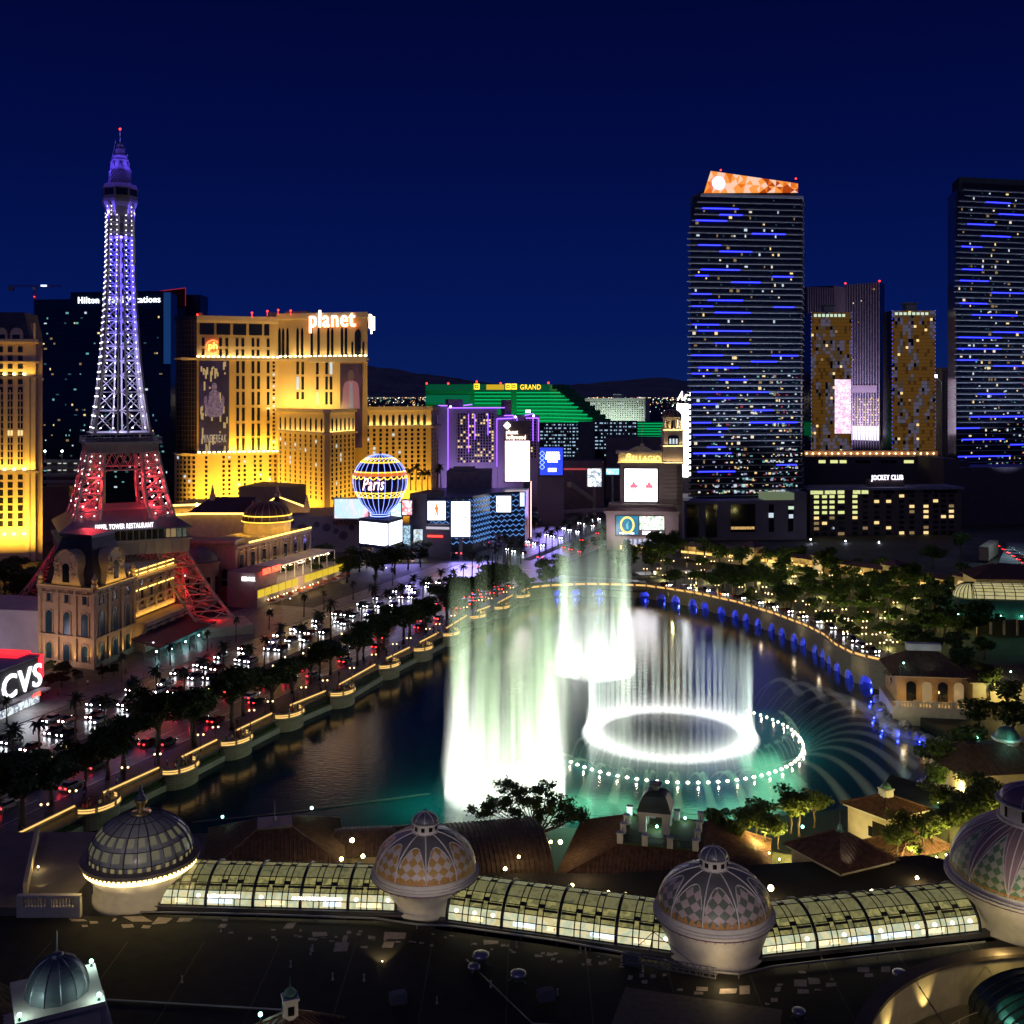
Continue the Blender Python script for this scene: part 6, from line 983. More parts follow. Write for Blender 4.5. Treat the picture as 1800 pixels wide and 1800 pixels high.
for k_, (px_, py_) in enumerate(((700, 1765), (1110, 1650), (960, 1760))): q = G(px_, py_, ROOFZ); b = MB(); b.cbox(q.xy, 1.7, 1.1, 16.2, 17.1, .3); b.cbox(q.xy, 1.2, .8, 17.1, 17.25, .3); [b.cbox((q.x+dx, q.y+dy), .12, .12, 15.98, 16.2) for dx in (-.6, .6) for dy in (-.3, .3)]; tag(b.build('roof_unit', mat('grey roof unit', (.16, .16, .17), rough=.5)), f'dark grey boxy cooling unit on the dark roof, {ordn(k_)} counting from the shop dome', 'cooling unit', 'roof cooling units')
b = MB()   # cable rail along the vault edge
rail = [(-44, 128.0), (-30, 127.4), (-16, 126.4), (-11, 125.0), (-7, 124.6), (5, 121.3), (16, 117.3), (20, 115.0), (24, 114.3), (28, 115.8), (40, 118.3), (53, 121.0)]
b.sweep([(x, y, ROOFZ+.5) for x, y in rail], .13, 5)
for (x0, y0), (x1, y1) in zip(rail, rail[1:]):
    k = max(1, int(math.hypot(x1-x0, y1-y0)/3.2))
    for i in range(k): b.tube((x0+(x1-x0)*i/k, y0+(y1-y0)*i/k, ROOFZ), (x0+(x1-x0)*i/k, y0+(y1-y0)*i/k, ROOFZ+.5), .07, n=5)
b.build('pipe_rail', mat('galvanised pipe', (.22, .22, .25), rough=.45, metal=.3), main_roof)
st_ = None
for k_, (px_, py_) in enumerate(((388, 1638), (511, 1700), (546, 1678), (549, 1672), (863, 1735), (980, 1750), (768, 1764), (908, 1666), (1093, 1690), (1130, 1708), (1020, 1676), (640, 1724), (585, 1722), (320, 1727))):
    q = G(px_, py_, ROOFZ)
    if st_ is None: b = MB(); b.lathe([(.16, 0), (.13, .1), (.07, .3), (.06, .62), (.13, .66), (.02, .75)], (0, 0, 0), 8); st_ = b.build('vent_pipe', mat('pale vent pipe', (.5, .47, .45)))
    o = st_ if k_ == 0 else st_.copy()
    if k_: COL.objects.link(o)
    o.location = q; tag(o, f'tiny pale vent pipe, {ordn(k_)} of the stubs on the dark roof', 'vent pipe', 'roof vent pipes')
# mushroom roof vents
vent = thing('roof_vent', 'silver mushroom roof vent, largest and rearmost of the trio on the dark roof', 'roof vent', G(845, 1690, ROOFZ), 'mushroom vents on the dark roof')
b = MB(); b.lathe([(.55, 15.95), (.55, 16.45), (.5, 16.5)], (*G(845, 1690, ROOFZ).xy, 0), 16); b.build('curb', greyc, vent)
b = MB(); b.lathe([(.6, 16.4), (.92, 16.45), (.95, 16.65), (.9, 16.85), (.6, 16.98), (.05, 17.0)], (*G(845, 1690, ROOFZ).xy, 0), 20); b.build('cap', mat('spun aluminium', (.42, .41, .46), rough=.3, metal=.6), vent, True)
b = MB()
for k in range(3):
    a = R(120*k+200); g0 = G(845, 1690, ROOFZ); b.tube((g0.x+.5*math.cos(a), g0.y+.5*math.sin(a), 16.4), (g0.x+1.25*math.cos(a), g0.y+1.25*math.sin(a), 16.02), .05, n=4)
b.build('guy_bracket', greyc, vent)
dup(vent, G(833, 1707, ROOFZ), 1, 'silver mushroom roof vent, smallest one in front of the rearmost vent', sc=.72)
dup(vent, G(911, 1722, ROOFZ), 2, 'silver mushroom roof vent standing apart toward the middle of the dark roof', sc=.92)
dup(vent, G(1404, 1786, ROOFZ), 2, 'silver mushroom roof vent beside the pale roof pad', sc=.72)
dup(vent, G(1582, 1720, ROOFZ), 2, 'silver mushroom roof vent half hidden behind the curved lit wall', sc=.85)
def fixture(loc, r, label, group, col=None, power=0, tgt=None, ang=70):
    """a small flood lamp: post, housing and glowing lens"""
    loc = Vector(loc); root = thing('flood_lamp', label, 'flood lamp', loc, group); b = MB(); b.tube(loc, loc+UP*.35, .05, n=5); b.lathe([(.12, 0), (.12, .04)], loc, 8); b.build('post', black, root)
    b = MB(); b.sphere(loc+UP*.45, r, 10, 6); b.build('lens', col or cyl, root, True)
    if power and tgt: lamp('SPOT', loc+UP*.6, power, (.75, 1, .9) if (col or cyl) is cyl else (1, .78, .35), tgt, ang=ang, rad=.15)
    elif power: lamp('POINT', loc+UP*.9, power, (.7, 1, .85) if (col or cyl) is cyl else (1, .75, .35), rad=.25)
    return root
ylamp = emat('yellow flood lens', (1, .78, .3), 34)
for px, py, z, r, lab in ((600, 1510, 11, .3, 'star bright yellow roof lamp nearest the vault left of the gold dome'), (619, 1477, 11, .36, 'star bright yellow roof lamp highest of the three left of the gold dome'), (638, 1505, 11, .3, 'star bright yellow roof lamp closest to the gold diamond dome'), (968, 1480, 11, .25, 'yellow roof lamp at the middle of the trio under the lone tree'), (985, 1480, 11, .34, 'yellow roof lamp at the right of the trio under the lone tree'), (953, 1478, 11, .2, 'yellow roof lamp at the left of the trio under the lone tree'), (912, 1506, 12, .22, 'yellow roof lamp below the brown shed roof edge'), (888, 1527, 13, .26, 'yellow roof lamp beside the gold diamond dome'), (1006, 1556, 13, .24, 'yellow roof lamp behind the middle of the sloping vault'), (1070, 1570, 13.5, .34, 'star bright yellow roof lamp by the lower valley of the belvedere roof'), (1355, 1561, 12, .42, 'star bright yellow roof lamp right of the sage diamond dome'), (1533, 1568, 12.5, .36, 'star bright yellow roof lamp behind the third glass vault'), (1612, 1543, 11, .26, 'small yellow roof lamp in front of the orange planter wall'), (1712, 1443, 10, .45, 'star bright yellow lamp among the lit garden trees')):
    fixture(G(px, py, z)-UP*.45, r*.9, lab, 'yellow roof lamps', ylamp, 150)
fl = G(672, 1697, ROOFZ); fixture(fl, .05, 'tiny yellow flood lamp throwing a fan of light on the dark roof', None, ylamp, 900, (fl.x-.4, fl.y+3.5, ROOFZ), 75)
# flat roof between the vaults and the tile roofs
b = MB(); b.prism([(-52, 136), (-8, 133), (20, 127), (58, 131), (75, 150), (60, 158), (14, 152), (-48, 152)], 1.9, 10.4); tag(b.build('low_flat_roof', mat('brown roof felt', (.03, .024, .02), rough=.9)), 'low dark flat roof between the glass vaults and the tiled roofs', 'flat roof')
# ---- tiled roofs
def tileplane(b, B0, B1, T1, T0, sp=.62, r=.1):
    """roof plane with ridged tiles: eave B0-B1, top T0-T1"""
    b.poly(B0, B1, T1, T0); eu = (B1-B0); L = eu.length; eu.normalize(); n = eu.cross(T0-B0).normalized(); up = n.cross(eu).normalized()
    W = lambda P_: ((P_-B0).dot(eu), (P_-B0).dot(up)); t0, t1 = W(T0), W(T1); k = int(L/sp)
    for i in range(1, k):
        u = L*i/k; hmax = max(t0[1], t1[1])
        if t0[0] <= u <= t1[0]: h = t0[1]+(t1[1]-t0[1])*(u-t0[0])/max(1e-3, t1[0]-t0[0])
        elif u < t0[0]: h = t0[1]*u/max(1e-3, t0[0])
        else: h = t1[1]*(L-u)/max(1e-3, L-t1[0])
        if h > .3: b.tube(B0+eu*u+n*.02, B0+eu*u+up*h+n*.02, r, n=4)
def frustum_roof(parent, B, T, m, name='roof', soffit=True):
    b = MB(); B = [Vector(p) for p in B]; T = [Vector(p) for p in T]
    for i in range(4): tileplane(b, B[i], B[(i+1) % 4], T[(i+1) % 4], T[i])
    b.poly(*T)
    if soffit: b.poly(*B[::-1])
    for i in range(4): b.tube(B[i], T[i]+UP*.05, .18, n=5)
    return b.build(name, m, parent, fix=False)
def rect(c, sx, sy, a, z):
    u = Vector((math.cos(a), math.sin(a), 0)); w = Vector((-u.y, u.x, 0)); c = Vector((c[0], c[1], z)); return [c-u*sx/2-w*sy/2, c+u*sx/2-w*sy/2, c+u*sx/2+w*sy/2, c-u*sx/2+w*sy/2]
def house(name, label, c, sx, sy, a, z0, z1, z2, tx, ty, wallm, rm, over=.8):
    root = thing(name, label, 'building', (c[0], c[1], z0)); b = MB(); q = rect(c, sx, sy, a, 0); b.prism([(p.x, p.y) for p in q], z0, z1); b.build('wall', wallm, root)
    b = MB(); q = rect(c, sx+over*1.2, sy+over*1.2, a, 0); b.prism([(p.x, p.y) for p in q], z1-.35, z1); b.build('cornice', creamlit, root)
    frustum_roof(root, rect(c, sx+2*over, sy+2*over, a, z1+.02), rect(c, tx, ty, a, z2), rm); return root
def finial_on(root, c, z, h, m=leadm, r=.35):
    b = MB(); b.lathe([(r*1.6, z), (r*1.6, z+.15), (r*.5, z+.3), (r, z+.55), (r*.9, z+.8), (r*.2, z+1.1), (.03, z+h)], (c[0], c[1], 0), 12); return b.build('finial', m, root, True)
h1 = house('tiled_house', 'brown tiled hip roof with a ball finial, leftmost behind the first vault', (-36, 164), 19, 17, R(12), 2, 9.0, 12.6, 5.2, 4.2, creamlit, tile2); finial_on(h1, (-36, 164), 12.6, 3.6)
b = MB(); q = rect((-36, 164), 5.2, 4.2, R(12), 0); b.prism([(p.x, p.y) for p in q], 12.55, 12.95); b.build('roof_cap', leadm, h1)
fixture((-45, 168, 11.6), .2, 'cyan flood lamp on the left shoulder of the leftmost tiled roof', 'cyan roof lamps', cyl, 25); fixture((-31.5, 170, 12.2), .24, 'cyan flood lamp on the right shoulder of the leftmost tiled roof', 'cyan roof lamps', cyl, 60)
h1b = house('tiled_house', 'low dark tiled roof between the leftmost tiled roof and the gold dome', (-23, 168), 14, 10, R(5), 2, 8.2, 10.0, 9, 1, creamlit, tile2)
b = MB(); cc = (-2, 160); F = Fr((-9.5, 153), (6, 156)); pr = [(8.5*math.cos(R(t)), 3.6*math.sin(R(t))) for t in range(0, 181, 15)]
shed = thing('shed_roof', 'brown barrel tiled roof beside the trunk of the lone tree', 'tiled roof', (-2, 158, 2)); b = MB(); n = len(pr)
vs = [F.p(0, 8.6+z, -8.5+o) for o, z in pr]+[F.p(F.L, 8.6+z, -8.5+o) for o, z in pr]; b.add(vs, [(i, i+1, n+i+1, n+i) for i in range(n-1)]+[tuple(range(n)), tuple(range(n, 2*n))])
for i in range(24):
    u = F.L*i/23; b.sweep([F.p(u, 8.62+z*1.01, -8.5+o*1.01) for o, z in pr], .1, 4)
b.build('roof', tile2, shed, fix=False); b = MB(); b.fbox(F, 0, F.L, 2, 8.6, -17, 0); b.build('wall', creamlit, shed)
# belvedere
bv = house('belvedere_house', 'broad brown tiled roof carrying the white pillared belvedere', (23.5, 164), 29, 21, R(-14), 2, 7.2, 11.4, 11.5, 11, creamlit, tile)
cb = (22.6, 163.5); ab = R(-14); u_, w_ = Vector((math.cos(ab), math.sin(ab), 0)), Vector((-math.sin(ab), math.cos(ab), 0))
b = MB(); q = rect(cb, 11.4, 10.9, ab, 0); b.prism([(p.x, p.y) for p in q], 11.35, 11.6); b.build('terrace', mat('mossy terrace', (.07, .09, .03)), bv)
b = MB(); gb = MB()
for i in range(4):
    p0, p1 = rect(cb, 11, 10.5, ab, 0)[i], rect(cb, 11, 10.5, ab, 0)[(i+1) % 4]; k = 3
    for j in range(k): p = p0+(p1-p0)*j/k; b = MB(); b.cbox(p, .85, .85, 11.5, 12.9, ab); b.cbox(p, 1.0, 1.0, 12.9, 13.05, ab); b.build('pillar', white, bv)
    gb.bar(p0+UP*12.6, p1+UP*12.6, .06); gb.bar(p0+UP*11.8, p1+UP*11.8, .06)
    for j in range(26): p = p0+(p1-p0)*j/26; gb.bar(p+UP*11.6, p+UP*12.6, .04)
gb.build('railing', black, bv)
pav = thing('belvedere', 'white pillared belvedere with dark bell roof on the tiled roof terrace', 'belvedere', (*cb, 11.6)); cb2 = Vector((*cb, 0))-u_*1.0+w_*1.2
b = MB()
for sx_ in (-1, 1):
    for sy_ in (-1, 1): p = cb2+u_*1.75*sx_+w_*1.75*sy_; b = MB(); b.cbox(p, 1.1, 1.1, 11.6, 14.2, ab); b.build('pillar', white, pav)
b = MB(); b.cbox(cb2, 5.0, 5.0, 14.2, 14.8, ab); b.build('entablature', white, pav)
b = MB(); pv = None; ring = []
for i, (w, z) in enumerate(((5.2, 14.8), (4.7, 15.3), (4.2, 16.1), (3.4, 16.9), (2.4, 17.3), (1.1, 17.45))): ring.append(rect(cb2, w, w, ab, z))
for A_, B_ in zip(ring, ring[1:]):
    for i in range(4): b.poly(A_[i], A_[(i+1) % 4], B_[(i+1) % 4], B_[i])
for i in range(4): b.sweep([r_[i] for r_ in ring], .07, 4)
b.poly(*ring[-1]); b.build('bell_roof', mat('dark copper', (.05, .075, .065), rough=.45), pav); b = MB(); b.cbox(cb2, .8, .8, 17.4, 18.2, ab); b.cbox(cb2, 1.8, 1.8, 18.2, 18.35, ab); b.cbox(cb2, 1.2, 1.2, 18.35, 18.6, ab); b.tube(cb2+UP*18.6, cb2+UP*20.0, .06, n=5); b.build('finial', leadm, pav)
for sx_, sy_, nm in ((-5, 4.5, 'left back'), (4.6, 5.0, 'right back'), (.3, -1.2, 'middle')): fixture(cb2+u_*sx_*.9+w_*sy_*.7+UP*11.7, .2, f'cyan flood lamp at the {nm} of the belvedere terrace', 'cyan belvedere lamps', cyl, 60)
# pavilion, tower house, sloping roof
def skewhouse(name, label, Fc, e1, e2, z0, z1, z2, over=.9, wallm=creamlit, rm=tile):
    Fc, e1, e2 = Vector((*Fc, 0)), Vector((*e1, 0)), Vector((*e2, 0)); c = Fc+(e1+e2)/2; root = thing(name, label, 'building', (c.x, c.y, z0)); b = MB(); q = [Fc, Fc+e2, Fc+e1+e2, Fc+e1]; b.prism([(p.x, p.y) for p in q], z0, z1); b.build('wall', wallm, root)
    s = lambda k, z: [c+(p-c)*k+UP*z for p in q]; kk = 1+2*over/max(e1.length, e2.length); b = MB(); b.prism([(p.x, p.y) for p in s(1+(kk-1)*.6, 0)], z1-.4, z1); b.build('cornice', white, root)
    frustum_roof(root, s(kk, z1+.02), s(.12, z2), rm); return root, c, q
r4, c4, q4 = skewhouse('roof_pavilion', 'square cream pavilion with pyramid tiled roof and spike behind the third vault', (45.9, 151), (-4.6, 8.6), (8.2, 3.8), 7.2, 11.2, 14.2); finial_on(r4, c4, 14.2, 3.0, copper)
F = Fr(q4[0].xy, q4[1].xy); b = MB(); b.fbox(F, 2.2, 7.4, 8.6, 10.4, -.1, .06); b.build('vent_grille', mat('olive grille', (.2, .19, .12)), r4)
for p, nm in ((c4+Vector((-4.5, 3.5, 13)), 'left'),): fixture(p, .22, f'cyan flood lamp at the {nm} of the pyramid tiled roof', 'cyan roof lamps', cyl, 60)
lamp('SPOT', c4+Vector((-.6, -7.5, 12.2)), 350, (.8, 1, .9), c4+Vector((0, 0, 14)), ang=50)
r5, c5, q5 = skewhouse('tower_house', 'yellow cream tower house with small cupola at the lake edge', (61, 176), (-4.4, 6.2), (7.6, 3.7), 2, 8.8, 10.6); b = MB(); b.cbox(c5, 1.7, 1.7, 10.3, 11.6, R(25)); b.cbox(c5, 2.0, 2.0, 11.6, 11.8, R(25)); cu5 = b.build('cupola', white, r5); b = MB(); b.lathe([(.9, 11.8), (.75, 12.3), (.3, 12.7), (.05, 12.8), (.03, 14.2)], c5, 12); b.build('cupola_roof', copper, cu5)
F5 = Fr(q5[3].xy, q5[0].xy); Wi = Wins(r5); Wi.add(F5, F5.L*.6, 5.6, .8, 1.6, dkglass); Wi.add(Fr(q5[0].xy, q5[1].xy), 2, 4, 1.6, 3, dkglass, shape='arch'); Wi.finish()
lamp('SPOT', F5.p(F5.L*.5, 3, 5), 700, (1, .82, .4), F5.p(F5.L*.5, 7, 0), ang=80); fixture(Fr(q5[0].xy, q5[1].xy).p(1.2, 6.2, .4), .2, 'amber wall lamp on the side of the cream tower house', None, emat('amber lens', (1, .5, .1), 20), 60)
r6, c6, q6 = skewhouse('garden_house', 'low tiled garden roof beside the cream tower house among lit trees', (58.5, 163), (-3, 7.5), (10.5, 4.5), 2, 7.0, 9.4); lamp('SPOT', (62, 160, 8.6), 260, (.8, 1, .9), (61.5, 166, 8.4), ang=70)
# planter wall with lit garden
b = MB(); b.wall([(52, 148.5), (58, 150), (64, 154), (72, 160)], 7, 9.6, .6); tag(b.build('planter_wall', mat('orange plaster', (.42, .2, .1))), 'orange plastered planter wall in front of the lit garden trees', 'wall')
b = MB(); b.prism([(52, 149), (58, 150.5), (64, 154.5), (72, 160.5), (90, 175), (70, 200), (62, 186), (56, 168)], 1.9, 7.4); struct(b.build('garden_terrace', mat('garden soil', (.05, .05, .02))))
b = MB(); b.prism([(26, 176), (46, 164), (44, 158), (40, 156), (26, 150)], 1.9, 7.0); struct(b.build('garden_terrace', mat('garden soil', (.05, .05, .02))))
gg = 'lamp bollards in the roof gardens'
for i, (px, py) in enumerate(((1328, 1489), (1352, 1500), (1370, 1511), (1573, 1527), (1585, 1516), (1632, 1511), (1646, 1507), (1663, 1503), (1680, 1498), (1590, 1512))): fixture(G(px, py, 7.8)-UP*.4, .12, f'small yellow garden lamp, {ordn(i)} along the lit roof garden beds from the sage dome', gg, ylamp, 90)
for i, (px, py) in enumerate(((1617, 1420), (1650, 1411), (1682, 1404), (1705, 1402))): fixture(G(px, py, 8)-UP*.4, .26, f'cyan lamp on the terrace edge, {ordn(i)} from the cream tower house', 'cyan terrace lamps', cyl, 60)
# bottom left: shop pavilion with metal dome
def jewel():
    c = Vector((X(100, 92), 92, 0)); a = R(28); root = thing('shop_pavilion', 'square shop pavilion with ribbed metal dome in the bottom left corner', 'building', (c.x, c.y, 2)); zz = lambda y, Y=92: Z(y, Y)
    b = MB(); b.cbox(c, 7.4, 7.4, 2, 23.5, a); b.build('wall', mat('rose stone', (.50, .42, .40)), root); b = MB(); b.cbox(c, 8.6, 8.6, 23.4, 23.9, a); b.cbox(c, 8.1, 8.1, 22.9, 23.4, a); b.build('cornice', mat('rose stone', (.5, .42, .4)), root)
    b = MB(); b.cbox(c, 6.3, 6.3, 23.9, 26.6, a); b.cbox(c, 6.9, 6.9, 26.6, 27.0, a); b.build('attic', mat('rose stone', (.5, .42, .4)), root)
    prof = dome_profile(2.55, 3.1, 27.0, 12); b = MB(); b.lathe(prof, c, 12); b.build('dome', mat('weathered dome metal', (.2, .22, .25), rough=.35, metal=.5), root)
    b = MB()
    for g in range(12): al = g/12*2*math.pi; b.sweep([Vector((c.x+(r+.03)*math.cos(al), c.y+(r+.03)*math.sin(al), z)) for r, z in prof], .05, 4)
    b.build('rib', leadm, root); b = MB(); b.lathe([(.6, 30.0), (.45, 30.25), (.12, 30.4), (.06, 30.8), (.03, 32.2)], c, 10); b.build('finial', leadm, root)
    u = Vector((math.cos(a), math.sin(a), 0)); w = Vector((-u.y, u.x, 0)); F = Fr((c-u*4.3-w*4.3).xy, (c+u*4.3-w*4.3).xy)
    lettering('HARRY WINSTON', F, F.L*.5, 21.6, .75, emat('cool letter light', (.7, .95, 1), 1.6), root, out=-.4, ext=.15)
    for k, (sx_, sy_, nm) in enumerate(((-3.1, -3.1, 'left'), (3.0, -3.0, 'front'), (3.1, 3.0, 'right'))): fixture(c+u*sx_+w*sy_+UP*27.0, .17, f'cyan flood lamp at the {nm} corner of the metal dome', 'cyan dome lamps', cyl, 130)
    frustum_roof(root, rect(c+Vector((-9, 1, 0)), 9, 10, R(28), 23), rect(c+Vector((-9, 1, 0)), 1, 8, R(28), 26.5), tile, 'wing_roof'); b = MB(); q = rect(c+Vector((-9, 1, 0)), 8.6, 9.6, R(28), 0); b.prism([(p.x, p.y) for p in q], 2, 23); b.build('wing_wall', lav, root); lamp('SPOT', c+Vector((-7, -5.5, 24.5)), 160, (1, .85, .45), c+Vector((-9, 0, 26)), ang=70)
jewel()
def cupola_roof():
    c = Vector((X(510, 86), 86, 0)); a = R(20); z1 = 24.3; root = thing('cupola_roof', 'lit tiled roof with a white square cupola at the bottom edge', 'tiled roof', (c.x, c.y, 2)); b = MB(); q = rect(c, 9, 9, a, 0); b.prism([(p.x, p.y) for p in q], 2, z1); b.build('wall', creamlit, root)
    frustum_roof(root, rect(c, 10.6, 10.6, a, z1), rect(c, .9, .9, a, 28.4), tile); c = c+UP*.9; b = MB(); b.cbox(c, 1.1, 1.1, 27.2+.9, 28.9+.9, a); b.cbox(c, 1.3, 1.3, 29.8, 30, a); cu = b.build('cupola', white, root); b = MB(); b.cbox(c, 1.16, .5, 28.7, 29.4, a); b.cbox(c, .5, 1.16, 28.7, 29.4, a); b.build('window', dkglass, cu); b = MB(); b.lathe([(.55, 29.1), (.45, 29.5), (.1, 29.8), (.02, 30.7)], c, 12); b.build('cupola_dome', copper, root, True)
    fixture(c+Vector((-2.6, 1.0, 26.6)), .17, 'cyan flood lamp left of the white square cupola', 'cyan roof lamps', cyl, 25)
    for dx, dy in ((-2.2, -3.4), (3.0, -2.2), (0, 3)): lamp('SPOT', c+Vector((dx*1.5, dy*1.4, 26.2)), 130, (1, .8, .4), c+UP*27, ang=80)
cupola_roof()
# bottom right: curved courtyard wall with up-lights and green barrel roof
def court():
    cx, cy_, rr = 57.0, 91.5, 26.4; root = thing('curved_wall', 'tall curved cream courtyard wall washed by three yellow up-lights', 'wall', (cx, cy_, 2)); path = [(cx+rr*math.cos(R(t)), cy_+rr*math.sin(R(t))) for t in range(212, 84, -4)]
    b = MB(); b.wall(path, 2, 16.8, .9); b.build('wall', creamlit, root); b = MB(); b.wall(path, 16.8, 17.2, 1.5); b.build('coping', mat('brown coping', (.12, .09, .07)), root)
    b = MB(); b.prism([(cx+(rr-.7)*math.cos(R(t)), cy_+(rr-.7)*math.sin(R(t))) for t in range(200, 84, -4)]+[(cx+10, 60), (cx-26, 62)], 1.9, 12.4); b.build('court_floor', mat('court floor', (.12, .1, .07)), root)
    for t in (152, 138, 122): lamp('SPOT', (cx+(rr-1.5)*math.cos(R(t)), cy_+(rr-1.5)*math.sin(R(t)), 12.7), 700, (1, .78, .3), (cx+(rr-.3)*math.cos(R(t)), cy_+(rr-.3)*math.sin(R(t)), 16), ang=64, blend=.9)
    b = MB(); path2 = [(cx+17.5*math.cos(R(t)), cy_+17.5*math.sin(R(t))) for t in range(190, 95, -5)]; b.wall(path2, 12, 13.4, .7); tag(b.build('ledge_wall', creamlit), 'low curved cream ledge inside the courtyard wall', 'wall')
    b = MB()
    for t in range(168, 110, -9): p = Vector((cx+21.5*math.cos(R(t)), cy_+21.5*math.sin(R(t)), 0)); b.tube(p+UP*12.4, p+UP*14.4, .08, n=5)
    b.sweep([(cx+21.5*math.cos(R(t)), cy_+21.5*math.sin(R(t)), 14.4) for t in range(168, 110, -3)], .06, 4); tag(b.build('courtyard_rail', mat('cream rail', (.6, .52, .3))), 'thin cream guard rail on posts inside the courtyard', 'railing')
    rt = thing('barrel_roof', 'dark green ribbed metal barrel roof in the bottom right corner', 'roof', (61, 100, 2)); F = Fr((48.5, 92.5), (60, 84)); pr = [(7*math.cos(R(t)), 4.6*math.sin(R(t))) for t in range(0, 181, 12)]; n = len(pr); F = Fr((47.6, 112.6), (48.6, 98)); b = MB()
    vs = [F.p(0, 14.2+z*.8, -7+o) for o, z in pr]+[F.p(F.L, 14.2+z*.8, -7+o) for o, z in pr]; b.add(vs, [(i, i+1, n+i+1, n+i) for i in range(n-1)]+[tuple(range(n)), tuple(range(n, 2*n))]); b.build('roof', mat('green ribbed metal', (.05, .09, .07), rough=.35, metal=.3), rt)
    b = MB()
    for i in range(14): b.sweep([F.p(F.L*i/13, 14.22+z*.81, -7+o*1.01) for o, z in pr], .07, 4)
    b.build('seam_rib', black, rt); b = MB(); b.fbox(F, 0, F.L, 2, 14.2, -14, 0); b.build('wall', mat('olive wall', (.12, .13, .07)), rt); lamp('SPOT', F.p(3, 18.2, 1.2), 300, (.3, 1, .75), F.p(6, 16.4, -3), ang=60)
court(); lamp('POINT', (46, 100, 16), 420, (1, .8, .5), rad=1); lamp('POINT', (22, 112.6, 17.2), 150, (1, .75, .35), rad=.4); lamp('POINT', (53, 116.5, 18), 500, (1, .78, .3), rad=.4); lamp('POINT', (44, 146, 9), 160, (1, .8, .4), rad=.4); lamp('POINT', (52, 148, 9.2), 160, (1, .8, .4), rad=.4); lamp('POINT', (-28, 152, 12), 260, (1, .7, .35), rad=.5); lamp('POINT', (10, 150, 12.5), 260, (1, .7, .35), rad=.5)  # first point lamp is an added fill for the court
for c_, w_s in (((-46, 134), 900), ((-10.5, 131), 1500), ((22.6, 121), 1500), ((61.8, 128), 2200)): lamp('SPOT', (c_[0]*.8, c_[1]-46, 34), w_s*15, (1, .84, .72), (c_[0], c_[1], 21), ang=17, blend=.8, rad=1.5)  # added spots without fixtures, washing the near domes
# left terrace beside the first dome
lt = thing('roof_terrace', 'cream roof terrace with balustrade and light wells left of the first dome', 'terrace', (-62, 132, 2)); b = MB(); b.prism([(-90, 128.1), (-53, 128.1), (-53, 150), (-90, 150)], 1.9, 17.0); b.build('terrace_deck', mat('terrace paving', (.16, .14, .13)), lt)
F = Fr((-58.5, 127.9), (-51, 127.9)); b = MB(); b.fbox(F, 0, 7.5, 14.5, 17.2, -.4, .3); b.fbox(F, 0, 7.5, 18.3, 18.6, -.3, .3)
for i in range(3): b.fbox(F, i*3.4, i*3.4+.7, 17.2, 18.5, -.3, .32)
for i in range(18): b.lathe([(.1, 17.2), (.16, 17.5), (.08, 17.9), (.14, 18.3)], F.p(.8+i*.37, 0, 0), 6)
b.build('balustrade', lav, lt)
for x0, z in ((-59, 0), (-66, 0), (-73, 0)):
    b = MB(); b.wall([(x0, 131), (x0-6, 148)], 17, 18.6, .5); b.build('parapet', creamlit, lt); lamp('SPOT', (x0+1, 133, 17.4), 60, (1, .75, .3), (x0, 137, 18), ang=120)
for i, (x, y) in enumerate(((-60.5, 138), (-69, 134))): fixture((x, y, 17), .1, f'{"rear" if i == 0 else "front"} warm lamp in the light wells of the cream roof terrace', 'terrace well lamps', ylamp, 40)
b = MB(); p = Vector((-52.6, 139, 0)); [b.tube(p+Vector((dx, dy, 17)), p+Vector((dx, dy, 20.6)), .08, n=4) for dx in (-.7, .7) for dy in (-.7, .7)]
for z in (18.5, 20.5): [b.bar(p+Vector((a_, -.7, z)), p+Vector((a_, .7, z)), .08) for a_ in (-.7, .7)]; [b.bar(p+Vector((-.7, a_, z)), p+Vector((.7, a_, z)), .08) for a_ in (-.7, .7)]
tag(b.build('access_frame', black), 'black steel access frame standing left of the ring light dome', 'frame')
# window cleaning truss at the sage dome
b = MB(); p0, p1 = Vector((12.5, 117.2, 16.4)), Vector((21.5, 113.6, 16.6))
for o_, z_ in ((-.35, 0), (.35, 0), (0, .9)): b.tube(p0+Vector((o_*.4, o_, z_)), p1+Vector((o_*.4, o_, z_)), .06, n=4)
for i in range(14):
    q0, q1 = p0+(p1-p0)*i/14, p0+(p1-p0)*(i+1)/14
    for o_ in (-.35, .35): b.tube(q0+Vector((o_*.4, o_, 0)), (q0+q1)/2+UP*.9, .035, n=4); b.tube((q0+q1)/2+UP*.9, q1+Vector((o_*.4, o_, 0)), .035, n=4)
b.tube(p0+(p1-p0)*.25+UP*.9, p0+(p1-p0)*.3+UP*3.6, .08, n=4); b.tube(p0+(p1-p0)*.3+UP*3.6, p0+(p1-p0)*.75+UP*.9, .04, n=4); b.tube(p0+(p1-p0)*.3+UP*3.6, p0+UP*.5, .04, n=4); b.cbox((p0+Vector((.5, 0, 0))).xy, 1.8, .9, 16, 17.2, -.4)
tag(b.build('maintenance_truss', mat('truss metal', (.2, .2, .24), rough=.4, metal=.4)), 'lattice maintenance truss lying in front of the sage diamond dome', 'truss')
b = MB(); p0, p1 = Vector((-28, 150, 11)), Vector((-19, 149, 11.4))
for o_, z_ in ((-.3, 0), (.3, 0), (0, .8)): b.tube(p0+Vector((0, o_, z_)), p1+Vector((0, o_, z_)), .05, n=4)
